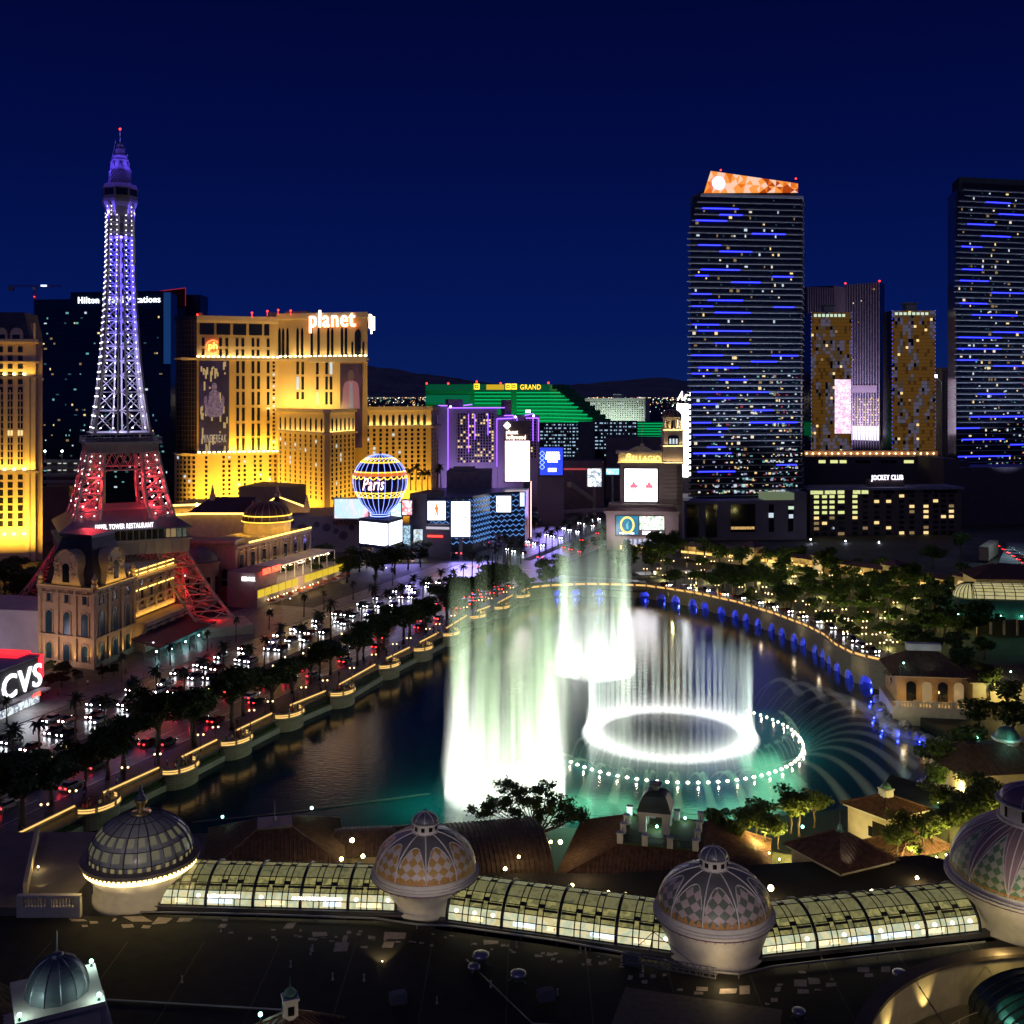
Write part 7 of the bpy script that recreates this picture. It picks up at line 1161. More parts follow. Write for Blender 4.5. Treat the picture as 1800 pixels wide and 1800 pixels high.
for i in range(14):
    q0, q1 = p0+(p1-p0)*i/14, p0+(p1-p0)*(i+1)/14
    for o_ in (-.3, .3): b.tube(q0+Vector((0, o_, 0)), (q0+q1)/2+UP*.8, .03, n=4); b.tube((q0+q1)/2+UP*.8, q1+Vector((0, o_, 0)), .03, n=4)
tag(b.build('roof_truss', mat('truss metal', (.2, .2, .24))), 'thin lattice truss on the low roof behind the first glass vault', 'truss')
# ------------------------------------------------------------ right hand skyline
def cladtower(lab, F, y0, y1, Y, cols, rows, seed, glow):
    rnd = random.Random(seed); root = thing('clad_tower', lab, 'tower', (F.p(F.L/2, 0).x, Y, 3)); zz = lambda y: Z(y, Y); zb, zt = zz(y1), zz(y0); ms = [mat('ochre panel', (.30, .17, .04), rough=.35, var=.2), emat('dim ochre pane', (.2, .09, .015), glow*.8, False), emat('dim grey pane', (.2, .15, .12), glow, False), dkglass, emat('dim lilac pane', (.30, .27, .42), glow, False), emat('faint ochre glow panel', (.42, .2, .03), glow*.75, False)]  # faint glow put into the cladding colours
    b = MB(); b.fbox(F, .2, F.L-.2, 3, zt, -22, -.3); b.build('core', dkglass, root); b = MB()
    for i in range(cols):
        for j in range(rows):
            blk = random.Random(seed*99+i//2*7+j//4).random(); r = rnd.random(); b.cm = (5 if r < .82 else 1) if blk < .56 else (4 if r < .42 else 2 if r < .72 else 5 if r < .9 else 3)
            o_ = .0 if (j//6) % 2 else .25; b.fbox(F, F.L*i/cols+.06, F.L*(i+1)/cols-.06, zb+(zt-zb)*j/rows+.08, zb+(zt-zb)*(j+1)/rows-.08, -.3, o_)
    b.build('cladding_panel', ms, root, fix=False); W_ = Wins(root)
    for _ in range(13): i, j = rnd.randrange(cols), rnd.randrange(rows); W_.add(F, F.L*(i+.5)/cols, zb+(zt-zb)*(j+.5)/rows, F.L/cols*.9, (zt-zb)/rows*.7, rnd.choice((warmwin, dimwin, warmwin)), out=.2)
    for k in range(8): W_.add(F, F.L*(.1+.1*k), zt-2.5, F.L*.07, 2.2, emat('pale green window', (.8, 1, .75), .8, False), out=.2)
    W_.finish(); b = MB(); b.fbox(F, F.L*.38, F.L*.62, zt, zt+6, -14, -5); b.fbox(F, F.L*.34, F.L*.66, zt+6, zt+7, -15, -4); b.build('roof_house', mat('pale roof house', (.45, .5, .45)), root); b = MB(); [b.sphere(F.p(u, zb+(zt-zb)*k/34, .3), .22, 6, 4) for u in (0, F.L) for k in range(35)]; b.build('edge_light_dot', bluel, root); return root, zz
FV1 = Fpx(1426, 850, 1497, 850); v1, zv = cladtower('ochre and lilac checkered tower right behind the orange crowned tower', FV1, 549, 795, 850, 17, 40, 5, .24)
b = MB(); b.fbox(FV1, FV1.L*.58, FV1.L*.98, zv(762), zv(667), .3, .5); b.build('painted_sign_reflection', noisy_emat('painted sign reflection', [(1, 1, 1), (.9, .85, 1), (.7, .3, .5), (.8, .9, 1), (1, 1, 1)], 1.4, .35, False), v1)  # glowing panel imitates a sign reflected in the facade
cladtower('dark ochre checkered tower standing alone in the gap between the blue striped towers', Fpx(1568, 880, 1644, 880), 546, 793, 880, 16, 40, 17, .09)
def stripetower():
    Y = 1000; root = thing('striped_tower', 'tall concave tower with fine vertical fins and red beacons behind the checkered tower', 'tower', (X(1490, Y), Y, 3)); fs = [Fpx(1420, Y, 1466, Y+10), Fpx(1466, Y+10, 1485, Y+30), Fpx(1485, Y+30, 1546, Y+5)]; tops = (506, 502, 497); fm = mat('mauve fin', (.32, .26, .33)); b = MB(-.25)
    for f, t in zip(fs, tops): b.fbox(f, 0, f.L, 3, Z(t, Y+10), -20, 0)
    b.build('wall', mat('dusk glass', (.05, .05, .09), rough=.2), root)
    for f, t in zip(fs, tops):
        n = int(f.L/2.6); b = MB(); [b.fbox(f, f.L*i/n-.35, f.L*i/n+.35, 3, Z(t, Y+10), 0, .7) for i in range(n+1)]; b.build('fin_trim', fm, root)
    W_ = Wins(root, cap=90); rnd = random.Random(4); f = fs[2]; [W_.add(f, rnd.uniform(.5, f.L), Z(rnd.uniform(505, 740), Y), 1.2, 1.2, rnd.choice((dimwin, warmwin, coolwin)), out=.2) for _ in range(14)]; [W_.add(f, f.L*(i+.5)/22, Z(702+j*4.6, Y), 1.0, 1.5, dimwin if rnd.random() < .7 else warmwin, out=.2) for i in range(22) for j in range(12)]; W_.finish()
    b = MB(); b.fbox(f, 0, f.L, Z(775, Y), Z(750, Y), .1, .5); b.build('white_base_glow', noisy_emat('white base glow', [(1, .95, 1), (.85, .9, 1), (.9, .9, 1)], 1.3, .4, False), root); b = MB(); b.fbox(f, 2, f.L-2, Z(690, Y), Z(677, Y), 0, 1); b.build('grey_band', mauve, root)
    for px, y in ((1486, 498), (1546, 494)): b = MB(); b.sphere(P(px, y, 1000), .9, 6, 4); b.build('beacon', redl, root)
    strip_light(fs[2], 0, fs[2].L, 40, 30, 60000, (.8, .65, .9), True, 8, .5); strip_light(fs[0], 0, fs[0].L, 40, 30, 50000, (.8, .65, .9), True, 8, .5)  # added lights without fixtures to bring out the fins
    def simple(nm, lab, pa, pb, y0, Y, m, wn=0, cat='tower', shine=0):
        f = Fpx(pa, Y, pb, Y); r = thing(nm, lab, cat, (X((pa+pb)/2, Y), Y, 3)); b = MB(); b.fbox(f, 0, f.L, 3, Z(y0, Y), -20, 0); b.build('wall', m, r)
        if wn:
            W_ = Wins(r, cap=60); [W_.add(f, f.L*(i+.5)/wn, Z(y0+8+j*5, Y), f.L/wn*.45, 1.4, dkglass) for i in range(wn) for j in range(22)]; W_.finish()
        if shine: strip_light(f, 0, f.L, Z(790, Y), 10, shine, (1, .92, .6), True, 4, .6)
        return r
    simple('cream_tower', 'narrow cream hotel tower between the fin tower and the lone checkered tower', 1543, 1567, 633, 1100, sand, 5, shine=26000); simple('white_tower', 'small white lit tower beside the starry crane lamp', 1642, 1656, 690, 1150, whit, 4, shine=26000); simple('brown_tower', 'slim dark brown tower hugging the left side of the far right blue striped tower', 1656, 1674, 646, 1050, mat('brown tower wall', (.12, .10, .09)), 3)
    r = thing('light_mast', 'crane mast topped with one brilliant white lamp between the far towers', 'mast', (X(1648, 900), 900, 3)); b = MB(); p = P(1645, 661, 900); b.tube((X(1655, 900), 900, 3), P(1655, 672, 900), .4, n=5); b.tube(P(1655, 672, 900), p, .3, n=5); b.build('boom', white, r); b = MB(); b.sphere(p, 1.3, 10, 6); b.build('lens', emat('mast lamp', (.8, .9, 1), 25), r)
stripetower()
# ---- low club hotel, deck block and big dark wall
def club():
    F = Fpx(1424, 566, 1690, 574); zz = lambda y: Z(y, 570); pu = lambda px: (px-1424)/266*F.L; root = thing('club_hotel', 'low brown club hotel with scattered yellow windows and a white letter sign', 'hotel', (X(1557, 570), 570, 3)); b = MB(); b.fbox(F, 0, F.L, 3, zz(859), -18, 0); b.fbox(F, pu(1533), pu(1595), zz(859), zz(844), -8, -4); b.build('wall', mat('brown club wall', (.11, .08, .08), var=.08), root); b = MB(); b.fbox(F, -.5, F.L+1, zz(861), zz(857), -18.5, 1.2); b.build('roof_edge', mat('blue grey roof edge', (.2, .21, .32)), root)
    lettering('JOCKEY CLUB', F, pu(1564), zz(844.5), 2.6, emat('lilac white neon', (.85, .8, 1), 3), root, out=-3.6, ext=.3, width=pu(1592)-pu(1536)); W_ = Wins(root, cap=97); rnd = random.Random(31)
    cols = (1435, 1449, 1462, 1478, 1502, 1520, 1540, 1561, 1584, 1602, 1627, 1644, 1658, 1672)
    for ci, px in enumerate(cols):
        for k in range(8):
            lit = (ci < 5 and k < 4 and rnd.random() < .8) or rnd.random() < .3; m = (emat('lime window', (.95, 1, .4), .85, False) if ci < 6 and k < 4 else warmwin if rnd.random() < .5 else dimwin) if lit else dkglass; W_.add(F, pu(px), zz(872+k*9.3), 2.6 if ci != 3 else 3.4, 1.5, m)
    for a, e, m in ((1424, 1447, 0), (1449, 1469, 0), (1471, 1484, 0), (1498, 1512, 0), (1513, 1526, 0), (1534, 1548, 1), (1550, 1571, 1), (1580, 1607, 1), (1622, 1637, 1), (1640, 1682, 1)): W_.add(F, (pu(a)+pu(e))/2, zz(863.5), pu(e)-pu(a)-.4, 2.5, dkglass if m else noisy_emat('lime loft window', [(.5, .55, .15), (.95, 1, .45), (.7, .75, .3)], .85, .7, False))
    W_.finish()
    F2 = Fpx(1412, 640, 1662, 640); z2 = lambda y: Z(y, 640); p2 = lambda px: (px-1412)/250*F2.L; r2 = thing('deck_block', 'dark podium block topped by a row of warm lit cabanas behind the club hotel', 'building', (X(1540, 640), 640, 3)); b = MB(); b.fbox(F2, 0, F2.L, 3, z2(803), -40, 0); b.build('wall', mat('plum podium wall', (.085, .07, .10), var=.1), r2); b = MB(); b.fbox(F2, p2(1416), p2(1652), z2(803), z2(793), -9, -3); b.build('cabana_wall', mat('peach cabana', (.5, .3, .2)), r2); strip_light(F2, p2(1418), p2(1650), z2(801), -1.2, 1500, (1, .6, .32), True, 1)
    for i in range(21): b = MB(); b.sphere(F2.p(p2(1420+i*11.2), z2(797.5), -2.4), .42, 6, 4); b.build('cabana_light', warmbulb, r2)
    W_ = Wins(r2); [W_.add(F2, p2(px), z2(811.5), w, 1.8, emat('lime window', (.95, 1, .4), .85, False) if lit else dkglass) for px, w, lit in ((1445, 4, 1), (1466, 4.4, 1), (1482, 4, 1), (1512, 5, 0), (1524, 4, 0), (1555, 5, 0), (1570, 4, 0), (1595, 4, 1), (1603, 2, 1), (1614, 4, 0), (1641, 3, 1), (1648, 2, 1))]; W_.finish(); b = MB(); b.fbox(F2, p2(1412), p2(1432), z2(803), z2(768), -24, -12); b.build('lift_block', mat('plum podium wall', (.085, .07, .1)), r2)
    F3 = Fpx(1660, 610, 1880, 620); b = MB(); b.fbox(F3, 0, 9, 3, Z(806, 612), -40, 0); b.fbox(F3, 9, F3.L, 3, Z(822, 612), -60, .0); b.fbox(F3, 6, 20, Z(822, 612), Z(812, 612), -30, -8); dw = tag(b.build('dark_block', mat('plum podium wall', (.085, .07, .10))), 'huge plain dark wall below the far right blue striped tower', 'building')
    # service yard lamps
    for i, (px, py) in enumerate(((1425, 948), (1486, 951), (1545, 953), (1582, 957), (1622, 959), (1752, 947), (1797, 949), (1794, 958), (1718, 957))):
        p = P(px, py, 540 if i < 5 else 560); r = thing('yard_lamp', f'cool white yard lamp on a pole, {ordn(i)} along the service road from the podium', 'lamp', (p.x, p.y, 3), 'cool yard lamps'); b = MB(); b.tube((p.x, p.y, 3), p, .12, n=5); b.build('pole', black, r); b = MB(); b.sphere(p, .38 if i < 5 else .28, 8, 5); b.build('lens', emat('cool yard lens', (.7, .85, 1), 16), r); lamp('POINT', p+Vector((0, -.8, 0)), 180, (.7, .8, 1), rad=.3) if i < 5 else None
club()
# ---- sign tower with bell tower
def signtower():
    Y = 516; zz = lambda y: Z(y, Y); F = Fpx(1090, Y, 1166, Y-2); root = thing('sign_tower', 'stone sign tower with bell turret, gold letters and big white card screen', 'sign tower', (X(1140, Y), Y, 3)); sm = mat('sign tower stone', (.40, .33, .30), var=.08); tm = mat('cream trim', (.62, .54, .40)); pu = lambda px: (px-1090)/76*F.L; FS = Fr(F.p(pu(1200)-10.0, 0).xy, F.p(pu(1200)-10.0+7.4, 0).xy+Vector((1.2, 6)))
    b = MB(); b.fbox(F, 0, pu(1190), 3, zz(815), -10, 0); b.fbox(F, pu(1190), pu(1200), 3, zz(815), -10, -1.5); b.build('body', sm, root); b = MB(); [b.fbox(F, pu(1164), pu(1200), zz(822+k*7)-.09, zz(822+k*7)+.09, -1, .12) for k in range(10)]; b.build('rustication_groove', mat('joint', (.2, .16, .15)), root)
    b = MB(); b.fbox(F, -1.5, pu(1201), zz(815), zz(812.5), -11, 1.4); b.fbox(F, -.8, pu(1164), zz(812.5), zz(797), -9, .4); b.fbox(F, -2, pu(1164), zz(797), zz(793), -10, 1.3); b.build('attic', tm, root); b = MB(); b.fprism(F, [(3.5, zz(793)), (pu(1150), zz(793)), (pu(1134), zz(785)), (pu(1120), zz(785))], -7, .2); b.build('pediment', tm, root); b = MB(); q = F.p(pu(1129), 0, -2); b.cbox(q.xy, 1.6, 1.6, zz(785), zz(780)); b.tube(q+UP*zz(780), q+UP*zz(737), .12, n=5); b.build('flagpole', tm, root)
    lettering('B', F, pu(1104), zz(809.5), 3.4, emat('gold letter', (1, .66, .18), 2.6), root, out=.6, ext=.3, shear=.3, bold=.02); lettering('ELLAGIO', F, pu(1136), zz(809.5), 2.4, emat('gold letter', (1, .66, .18), 2.6), root, out=.6, ext=.3, width=pu(1160)-pu(1111)); strip_light(F, 0, pu(1164), zz(812), 1.6, 700, (1, .72, .25), True, .5, .3); b = MB(); b.fbox(F, -1, pu(1200), zz(812.5), zz(812), .9, 1.3); b.build('gold_light_strip', yel, root)
    b = MB(); b.fbox(F, pu(1096), pu(1157.5), zz(883), zz(822), .05, .5); b.build('screen_frame', mat('screen frame', (.1, .08, .1)), root); b = MB(); b.fbox(F, pu(1098), pu(1155), zz(881), zz(824), .5, .6); scn = b.build('screen', emat('big white screen', (.97, .97, 1), 5), root); pk = emat('pink card suit', (1, .2, .28), 1.2, False)
    for px in (1114, 1141):
        u, z0 = pu(px), zz(856); b = MB(); b.fprism(F, [(u-1.6, z0+.2), (u+1.6, z0+.2), (u, z0+3.2)], .62, .7); b.fprism(F, [(u-.9+1.0*math.cos(t), z0+.4+.9*math.sin(t)) for t in [2*math.pi*i/12 for i in range(12)]], .62, .72); b.fprism(F, [(u+.9+1.0*math.cos(t), z0+.4+.9*math.sin(t)) for t in [2*math.pi*i/12 for i in range(12)]], .62, .74); b.fprism(F, [(u-.5, z0-1.6), (u+.5, z0-1.6), (u, z0+.6)], .62, .76); b.build('spade_print', pk, scn)
    b = MB(); b.fbox(F, pu(1120), pu(1136), zz(854), zz(852), .62, .7); b.build('wing_print', pk, scn)
    b = MB(); b.fbox(F, pu(1070), pu(1183), zz(893), zz(885), -9, 2.2); b.fbox(F, pu(1061), pu(1195), zz(900), zz(896.5), -10, 4.6); b.fbox(F, pu(1066), pu(1192), 3, zz(900), -9, 3); b.build('plinth', sm, root); b = MB(); b.hexa([F.p(pu(1060), zz(896.5), 5), F.p(pu(1190), zz(896.5), 5), F.p(pu(1186), zz(896.5), -6), F.p(pu(1066), zz(896.5), -6)], [F.p(pu(1068), zz(890), 2.4), F.p(pu(1186), zz(890), 2.4), F.p(pu(1184), zz(890), -5), F.p(pu(1070), zz(890), -5)]); b.build('skirt_roof', mat('plum tile', (.12, .06, .07)), root); b = MB(); [b.fbox(F, pu(1064+k*2.6)-.2, pu(1064+k*2.6)+.2, zz(903), zz(900.5), 3, 4) for k in range(48)]; b.build('dentil_course', sm, root)
    b = MB(); b.fbox(F, pu(1081), pu(1168), zz(941), zz(904), 3.0, 3.4); b.build('screen_frame', mat('screen frame', (.1, .08, .1)), root); b = MB(); b.fbox(F, pu(1083), pu(1122), zz(938), zz(905.5), 3.4, 3.5); so = b.build('screen', noisy_emat('teal poster screen', [(.01, .15, .3), (.02, .3, .5), (.05, .4, .6)], .8, .25), root)
    ring = [F.p(pu(1102.5)+3.0*math.cos(t), zz(921)+3.6*math.sin(t), 3.6) for t in [2*math.pi*i/24 for i in range(25)]]; b = MB(); b.sweep(ring, .5, 5); b.build('gold_O_ring', emat('gold O', (1, .7, .15), 1.6), so); b = MB(); b.fprism(F, [(pu(1101), zz(928)), (pu(1105), zz(928)), (pu(1104), zz(920)), (pu(1106), zz(914)), (pu(1103), zz(917)), (pu(1100), zz(921))], 3.5, 3.6); b.build('figure_print', emat('teal figure', (.2, .7, .9), .9, False), so); lettering('CIRQUE DU SOLEIL', F, pu(1102), zz(936.8), .8, hotwhite, so, out=3.6, ext=.03, width=7)
    b = MB(); b.fbox(F, pu(1124), pu(1167), zz(929), zz(905.5), 3.4, 3.5); sp = b.build('screen', noisy_emat('food screen', [(1, 1, .95), (.95, .97, .9), (.1, .35, .1), (1, 1, 1), (.9, .95, .9), (.6, .1, .08), (1, 1, 1)], 1.5, .45), root); lettering('PRIME', F, pu(1156), zz(936.5), 1.1, hotwhite, sp, out=3.6, ext=.03, width=3.2); b = MB(); [b.fbox(F, pu(1129+k*3), pu(1131.2+k*3), zz(y+1.6), zz(y), 3.5, 3.6) for y, n_ in ((931.5, 5), (935, 4)) for k in range(n_)]; b.build('caption_print', hotwhite, sp)
    W_ = Wins(root); [W_.add(F, pu(1100+k*8.3), zz(951), 1.5, 3.0, noisy_emat('violet louvre', [(.05, .05, .2), (.7, .75, 1), (.1, .1, .4)], 1.0, 1.4), out=3.05) for k in range(8)]; W_.finish(); [MB().fbox(F, pu(1090+k*17.7), pu(1090+k*17.7+15.5), zz(963), zz(957.5), 3, 3.8).build('lit_planter', emat('gold planter light', (1, .68, .25), 1.8), root) for k in range(4)]
    # bell turret
    c = F.p(pu(1182), 0, -3); b = MB(); b.cbox(c.xy, 9.6, 8.6, zz(815), zz(785)); b.cbox(c.xy, 9.2, 8.2, zz(785), zz(757)); b.build('turret', sm, root); b = MB(); [b.cbox(c.xy, w, w-1, zz(y), zz(y)+.7) for y, w in ((814, 10.6), (785, 10.4), (757, 10.6), (755.5, 9.6))]; b.build('turret_cornice', tm, root); FT = Fr((c.x-4.7, c.y-4.15), (c.x+4.7, c.y-4.15)); W_ = Wins(root); W_.add(FT, 4.7, zz(773), 5, 4.5, dkglass, shape='arch'); W_.add(FT, 4.7, zz(805), 1.6, 3, dkglass, shape='arch', out=-.1); [W_.add(FT, 4.7+k*1.5, zz(775), .9, 2.6, coolwin, shape='arch', out=.15) for k in (-1, 0, 1)]; W_.finish()
    b = MB(); b.lathe([(4.6, zz(755)), (4.6, zz(753)), (1, zz(753))], c, 20); b.build('lantern_floor', tm, root)
    for k in range(8): b = MB(); a = R(45*k+22); q = c+Vector((3.9*math.cos(a), 3.9*math.sin(a), 0)); b.cbox(q.xy, .9, .9, zz(753), zz(738), a); b.build('lantern_column', tm, root)
    b = MB(); b.lathe([(4.5, zz(738)), (4.6, zz(734)), (5.2, zz(733.4)), (5.2, zz(732.6)), (4.3, zz(732.4))], c, 24); b.build('lantern_cornice', tm, root); b = MB(); pr = dome_profile(4.5, 3.6, zz(732.4), 8); b.lathe(pr, c, 24); dm = b.build('dome', mat('violet bronze dome', (.14, .09, .10), rough=.4, metal=.3), root, True); b = MB(); [b.sweep([Vector((c.x+(r+.05)*math.cos(a), c.y+(r+.05)*math.sin(a), z)) for r, z in pr], .1, 4) for a in [R(30*k) for k in range(12)]]; b.build('rib', tm, dm)
    [lamp('POINT', (c.x+2*k, c.y-3.4, zz(748)), 260, (1, .75, .35), rad=.3) for k in (-1, 1)]; strip_light(FT, 0, 9.4, zz(784), 1, 420, (1, .72, .3), True, .4, .2); strip_light(FT, 0, 9.4, zz(756), 1.2, 500, (1, .72, .3), True, .4, .2); strip_light(FT, 0, 9.4, zz(813), 1.2, 420, (1, .72, .3), True, .4, .2)
    [lamp('AREA', F.p(pu(1082+k*60), 12, 12), 1200, (.8, .65, .75), F.p(pu(1090+k*60), 20, 0), 6) for k in (0, 1)]
signtower()
# ---- covered walkway with gatehouses
wlk = [(1196, 972), (1322, 985), (1446, 1002), (1572, 1021), (1700, 1042), (1768, 1056)]; wp = [G(px, py, 6) for px, py in wlk]; plum = mat('plum tile', (.12, .06, .07)); wcream = mat('walkway cream', (.62, .50, .30)); gl_ = emat('gold rail glow', (1, .6, .16), 1.5)
for i, (A, B) in enumerate(zip(wp, wp[1:])):
    F = Fr(A.xy, B.xy); r = thing('covered_walkway', f'gold lit covered walkway with plum roof, {ordn(i)} stretch from the sign tower', 'walkway', (A.x, A.y, 4), 'covered walkway stretches'); u0, u1 = (0 if i == 0 else 3), F.L-(3 if i < 4 else 0); b = MB(); b.fbox(F, u0, u1, 3.5, 6.2, -4, 0); b.build('base_wall', mat('walkway stone', (.3, .25, .2)), r); b = MB(); b.fbox(F, u0, u1, 6.2, 7.1, -.3, .15); b.build('lit_rail', gl_, r); b = MB(); b.hexa([F.p(u0, 9.6, .8), F.p(u1, 9.6, .8), F.p(u1, 9.6, -4.8), F.p(u0, 9.6, -4.8)], [F.p(u0, 11, -1.6), F.p(u1, 11, -1.6), F.p(u1, 11, -2.4), F.p(u0, 11, -2.4)]); b.build('roof', plum, r); b = MB(); b.fbox(F, u0, u1, 6.3, 9.5, -4.2, -3.8); b.fbox(F, u0, u1, 9.2, 9.6, -.5, .2); b.build('rear_wall', wcream, r)
    n = int((u1-u0)/3.6)
    for k in range(n+1): b = MB(); uu = u0+(u1-u0)*k/n; b.fbox(F, uu-.22, uu+.22, 6.2, 9.3, -.35, .25); b.build('column', wcream, r)
    [lamp('POINT', F.p(u0+(u1-u0)*(k+.5)/3, 8.6, -2), 130, (1, .72, .3), rad=.3) for k in range(3)]
    if 0 < i < 5:
        g = thing('gatehouse', f'cream arched gatehouse with plum hip roof, {ordn(i-1)} on the covered walkway', 'gatehouse', (A.x, A.y, 4), 'walkway gatehouses'); b = MB(); b.cbox(A.xy, 6, 6, 3.4, 12, F.ang); b.build('wall', wcream, g); b = MB(); b.cbox(A.xy, 7, 7, 11.6, 12.2, F.ang); b.build('cornice', wcream, g); q, t = rect(A.xy, 8, 8, F.ang, 12.2), rect(A.xy, .5, .5, F.ang, 14.4); b = MB(); [b.poly(q[k], q[(k+1) % 4], t[(k+1) % 4], t[k]) for k in range(4)]; b.poly(*q); b.build('roof', plum, g); W_ = Wins(g); fg = Fr((A-F.u*3+F.n*3).xy, (A+F.u*3+F.n*3).xy); W_.add(fg, 3, 8.4, 3, 4.4, emat('archway glow', (1, .7, .3), .7), shape='arch'); W_.finish(); lamp('POINT', fg.p(3, 7.5, 2), 90, (1, .75, .4), rad=.3)
# ---- bridge wall round the lake with blue lit arches
poly = [Vector((x, y, 0)) for x, y in [(3.6, 398)]+FARW]; seg = [0.0]
for a, c in zip(poly, poly[1:]): seg.append(seg[-1]+(c-a).length)
def along(s):
    s = min(max(s, 0), seg[-1]-1e-6)
    for i in range(len(seg)-1):
        if seg[i] <= s <= seg[i+1]: t = (s-seg[i])/(seg[i+1]-seg[i]); return poly[i]+(poly[i+1]-poly[i])*t
def near(p): return min((((along(k*.5)-p).length), k*.5) for k in range(int(seg[-1]*2)))[1]
ztop = lambda s: 4.2+3.4*max(0, (s-seg[5])/(seg[-1]-seg[5]))
arcs = sorted(near(G(px, py, 0)) for px, py in ((985, 1053), (1019, 1053), (1053, 1053), (1135, 1051), (1164, 1056), (1193, 1060), (1221, 1067), (1245, 1072), (1271, 1080), (1296, 1087), (1318, 1094), (1340, 1102), (1361, 1112), (1381, 1120), (1399, 1130), (1416, 1138), (1432, 1150), (1445, 1159), (1456, 1170), (1470, 1183), (1493, 1196), (1528, 1206)))
stonebrick = brickmat('bridge masonry', (.30, .27, .19), (.24, .22, .16), (.10, .09, .07), 1.1, .42)
br = thing('arched_wall', 'curving masonry lake wall pierced by blue lit arches below a gold lit balustrade', 'bridge wall', (60, 400, 0)); path = []; z0 = []; zt_ = []; s = 0
stops = [0]
for a in arcs: stops += [a-2.1-.001]+[a+2.1*math.cos(math.pi-math.pi*k/10) for k in range(11)]+[a+2.101]
stops.append(seg[-1]); stops = sorted(stops); fine = []
for a, c in zip(stops, stops[1:]): fine.append(a); n = int((c-a)/4); fine += [a+(c-a)*k/(n+1) for k in range(1, n+1)]
fine.append(seg[-1])
for s in fine:
    q = along(s); path.append((q.x, q.y)); d = [abs(s-a) for a in arcs]; m = min(d); z0.append(.35+2.5*math.sqrt(max(0, 1-(m/2.1)**2)) if m <= 2.1 else -.5); zt_.append(ztop(s))
b = MB(); b.wall(path, z0, zt_, 1.1); o = b.build('wall', stonebrick, br); uv = o.data.uv_layers.new(name='UVMap'); dist = [0]
for a, c in zip(path, path[1:]): dist.append(dist[-1]+math.hypot(c[0]-a[0], c[1]-a[1]))
for p in o.data.polygons:
    for li in p.loop_indices: v = o.data.loops[li].vertex_index; uv.data[li].uv = (dist[v//4], o.data.vertices[v].co.z)
b = MB(); qs = [along(s) for s in [seg[-1]*k/80 for k in range(81)]]; inn = []
for i, q in enumerate(qs): d = (qs[min(i+1, 80)]-qs[max(0, i-1)]).normalized(); w = Vector((-d.y, d.x, 0)); inn.append(q+w*2.6)
b.wall([(q.x, q.y) for q in inn], -.5, 4, .4); b.build('rear_wall', mat('arch rear wall', (.3, .3, .36)), br)
def offs(s, o): q, q2 = along(s-.2), along(s+.2); d = (q2-q).normalized(); return along(s)+Vector((-d.y, d.x, 0))*o
for a in arcs:
    lamp('POINT', offs(a, 1.5)+UP*1.4, 900 if a > seg[6] else 160, (.03, .05, 1), rad=.2); b = MB(); b.sphere(offs(a+1.2, .2)+UP*1.2, .16, 6, 4); b.build('blue_lamp', emat('blue arch lamp', (.1, .15, 1), 12), br)
    b = MB(); b.sweep([offs(a+2.25*math.cos(t), -.6)+UP*(.3+2.7*math.sin(t)) for t in [math.pi*k/12 for k in range(13)]], .16, 4); b.build('arch_trim', mat('pale arch trim', (.45, .43, .38)), br)
n = int(seg[-1]/4.6); balm = mat('balustrade stone', (.5, .4, .25))
for k in range(n):
    s0, s1 = seg[-1]*k/n, seg[-1]*(k+1)/n; b = MB(); zz = ztop((s0+s1)/2); ps = [offs(s0+.3+(s1-s0-.3)*j/3, 0) for j in range(4)]; b.wall([(q.x, q.y) for q in ps], zz+.0, zz+.25, .6); b.wall([(q.x, q.y) for q in ps], zz+.85, zz+1.1, .6); b.cbox(offs(s0, 0).xy, .8, .8, zz, zz+1.3, 0); b.build('balustrade', balm, br); b = MB(); b.wall([(q.x, q.y) for q in ps], zz+.27, zz+.78, .2); b.build('lit_rail', emat('amber rail glow', (1, .52, .14), 1.3), br)
[lamp('POINT', offs(seg[-1]*(k+.5)/9, -3)+UP*5, 110, (1, .8, .5), rad=.4) for k in range(5, 9)]
# drive behind the wall, paved and with painted edge lines
dr = [offs(seg[-1]*k/40, 5.5) for k in range(2, 41)]; b = MB(); b.wall([(q.x, q.y) for q in dr], 4.2, [ztop(seg[-1]*k/40)+.0 for k in range(2, 41)], 9); struct(b.build('lakeside_drive', asphalt)); b = MB(); b.wall([(q.x, q.y) for q in [offs(seg[-1]*k/40, 8.6) for k in range(4, 41)]], 4.2, [ztop(seg[-1]*k/40)+.012 for k in range(4, 41)], .3); struct(b.build('drive_edge_line', linem))
gd = [G(1120, 1008, 4.75), G(1250, 1004, 4.75), G(1360, 1010, 4.75), G(1450, 1018, 4.75), G(1520, 1006, 4.75)]; b = MB(); b.wall([(q.x, q.y) for q in gd], 4.3, 4.72, 8); struct(b.build('garden_drive', asphalt))
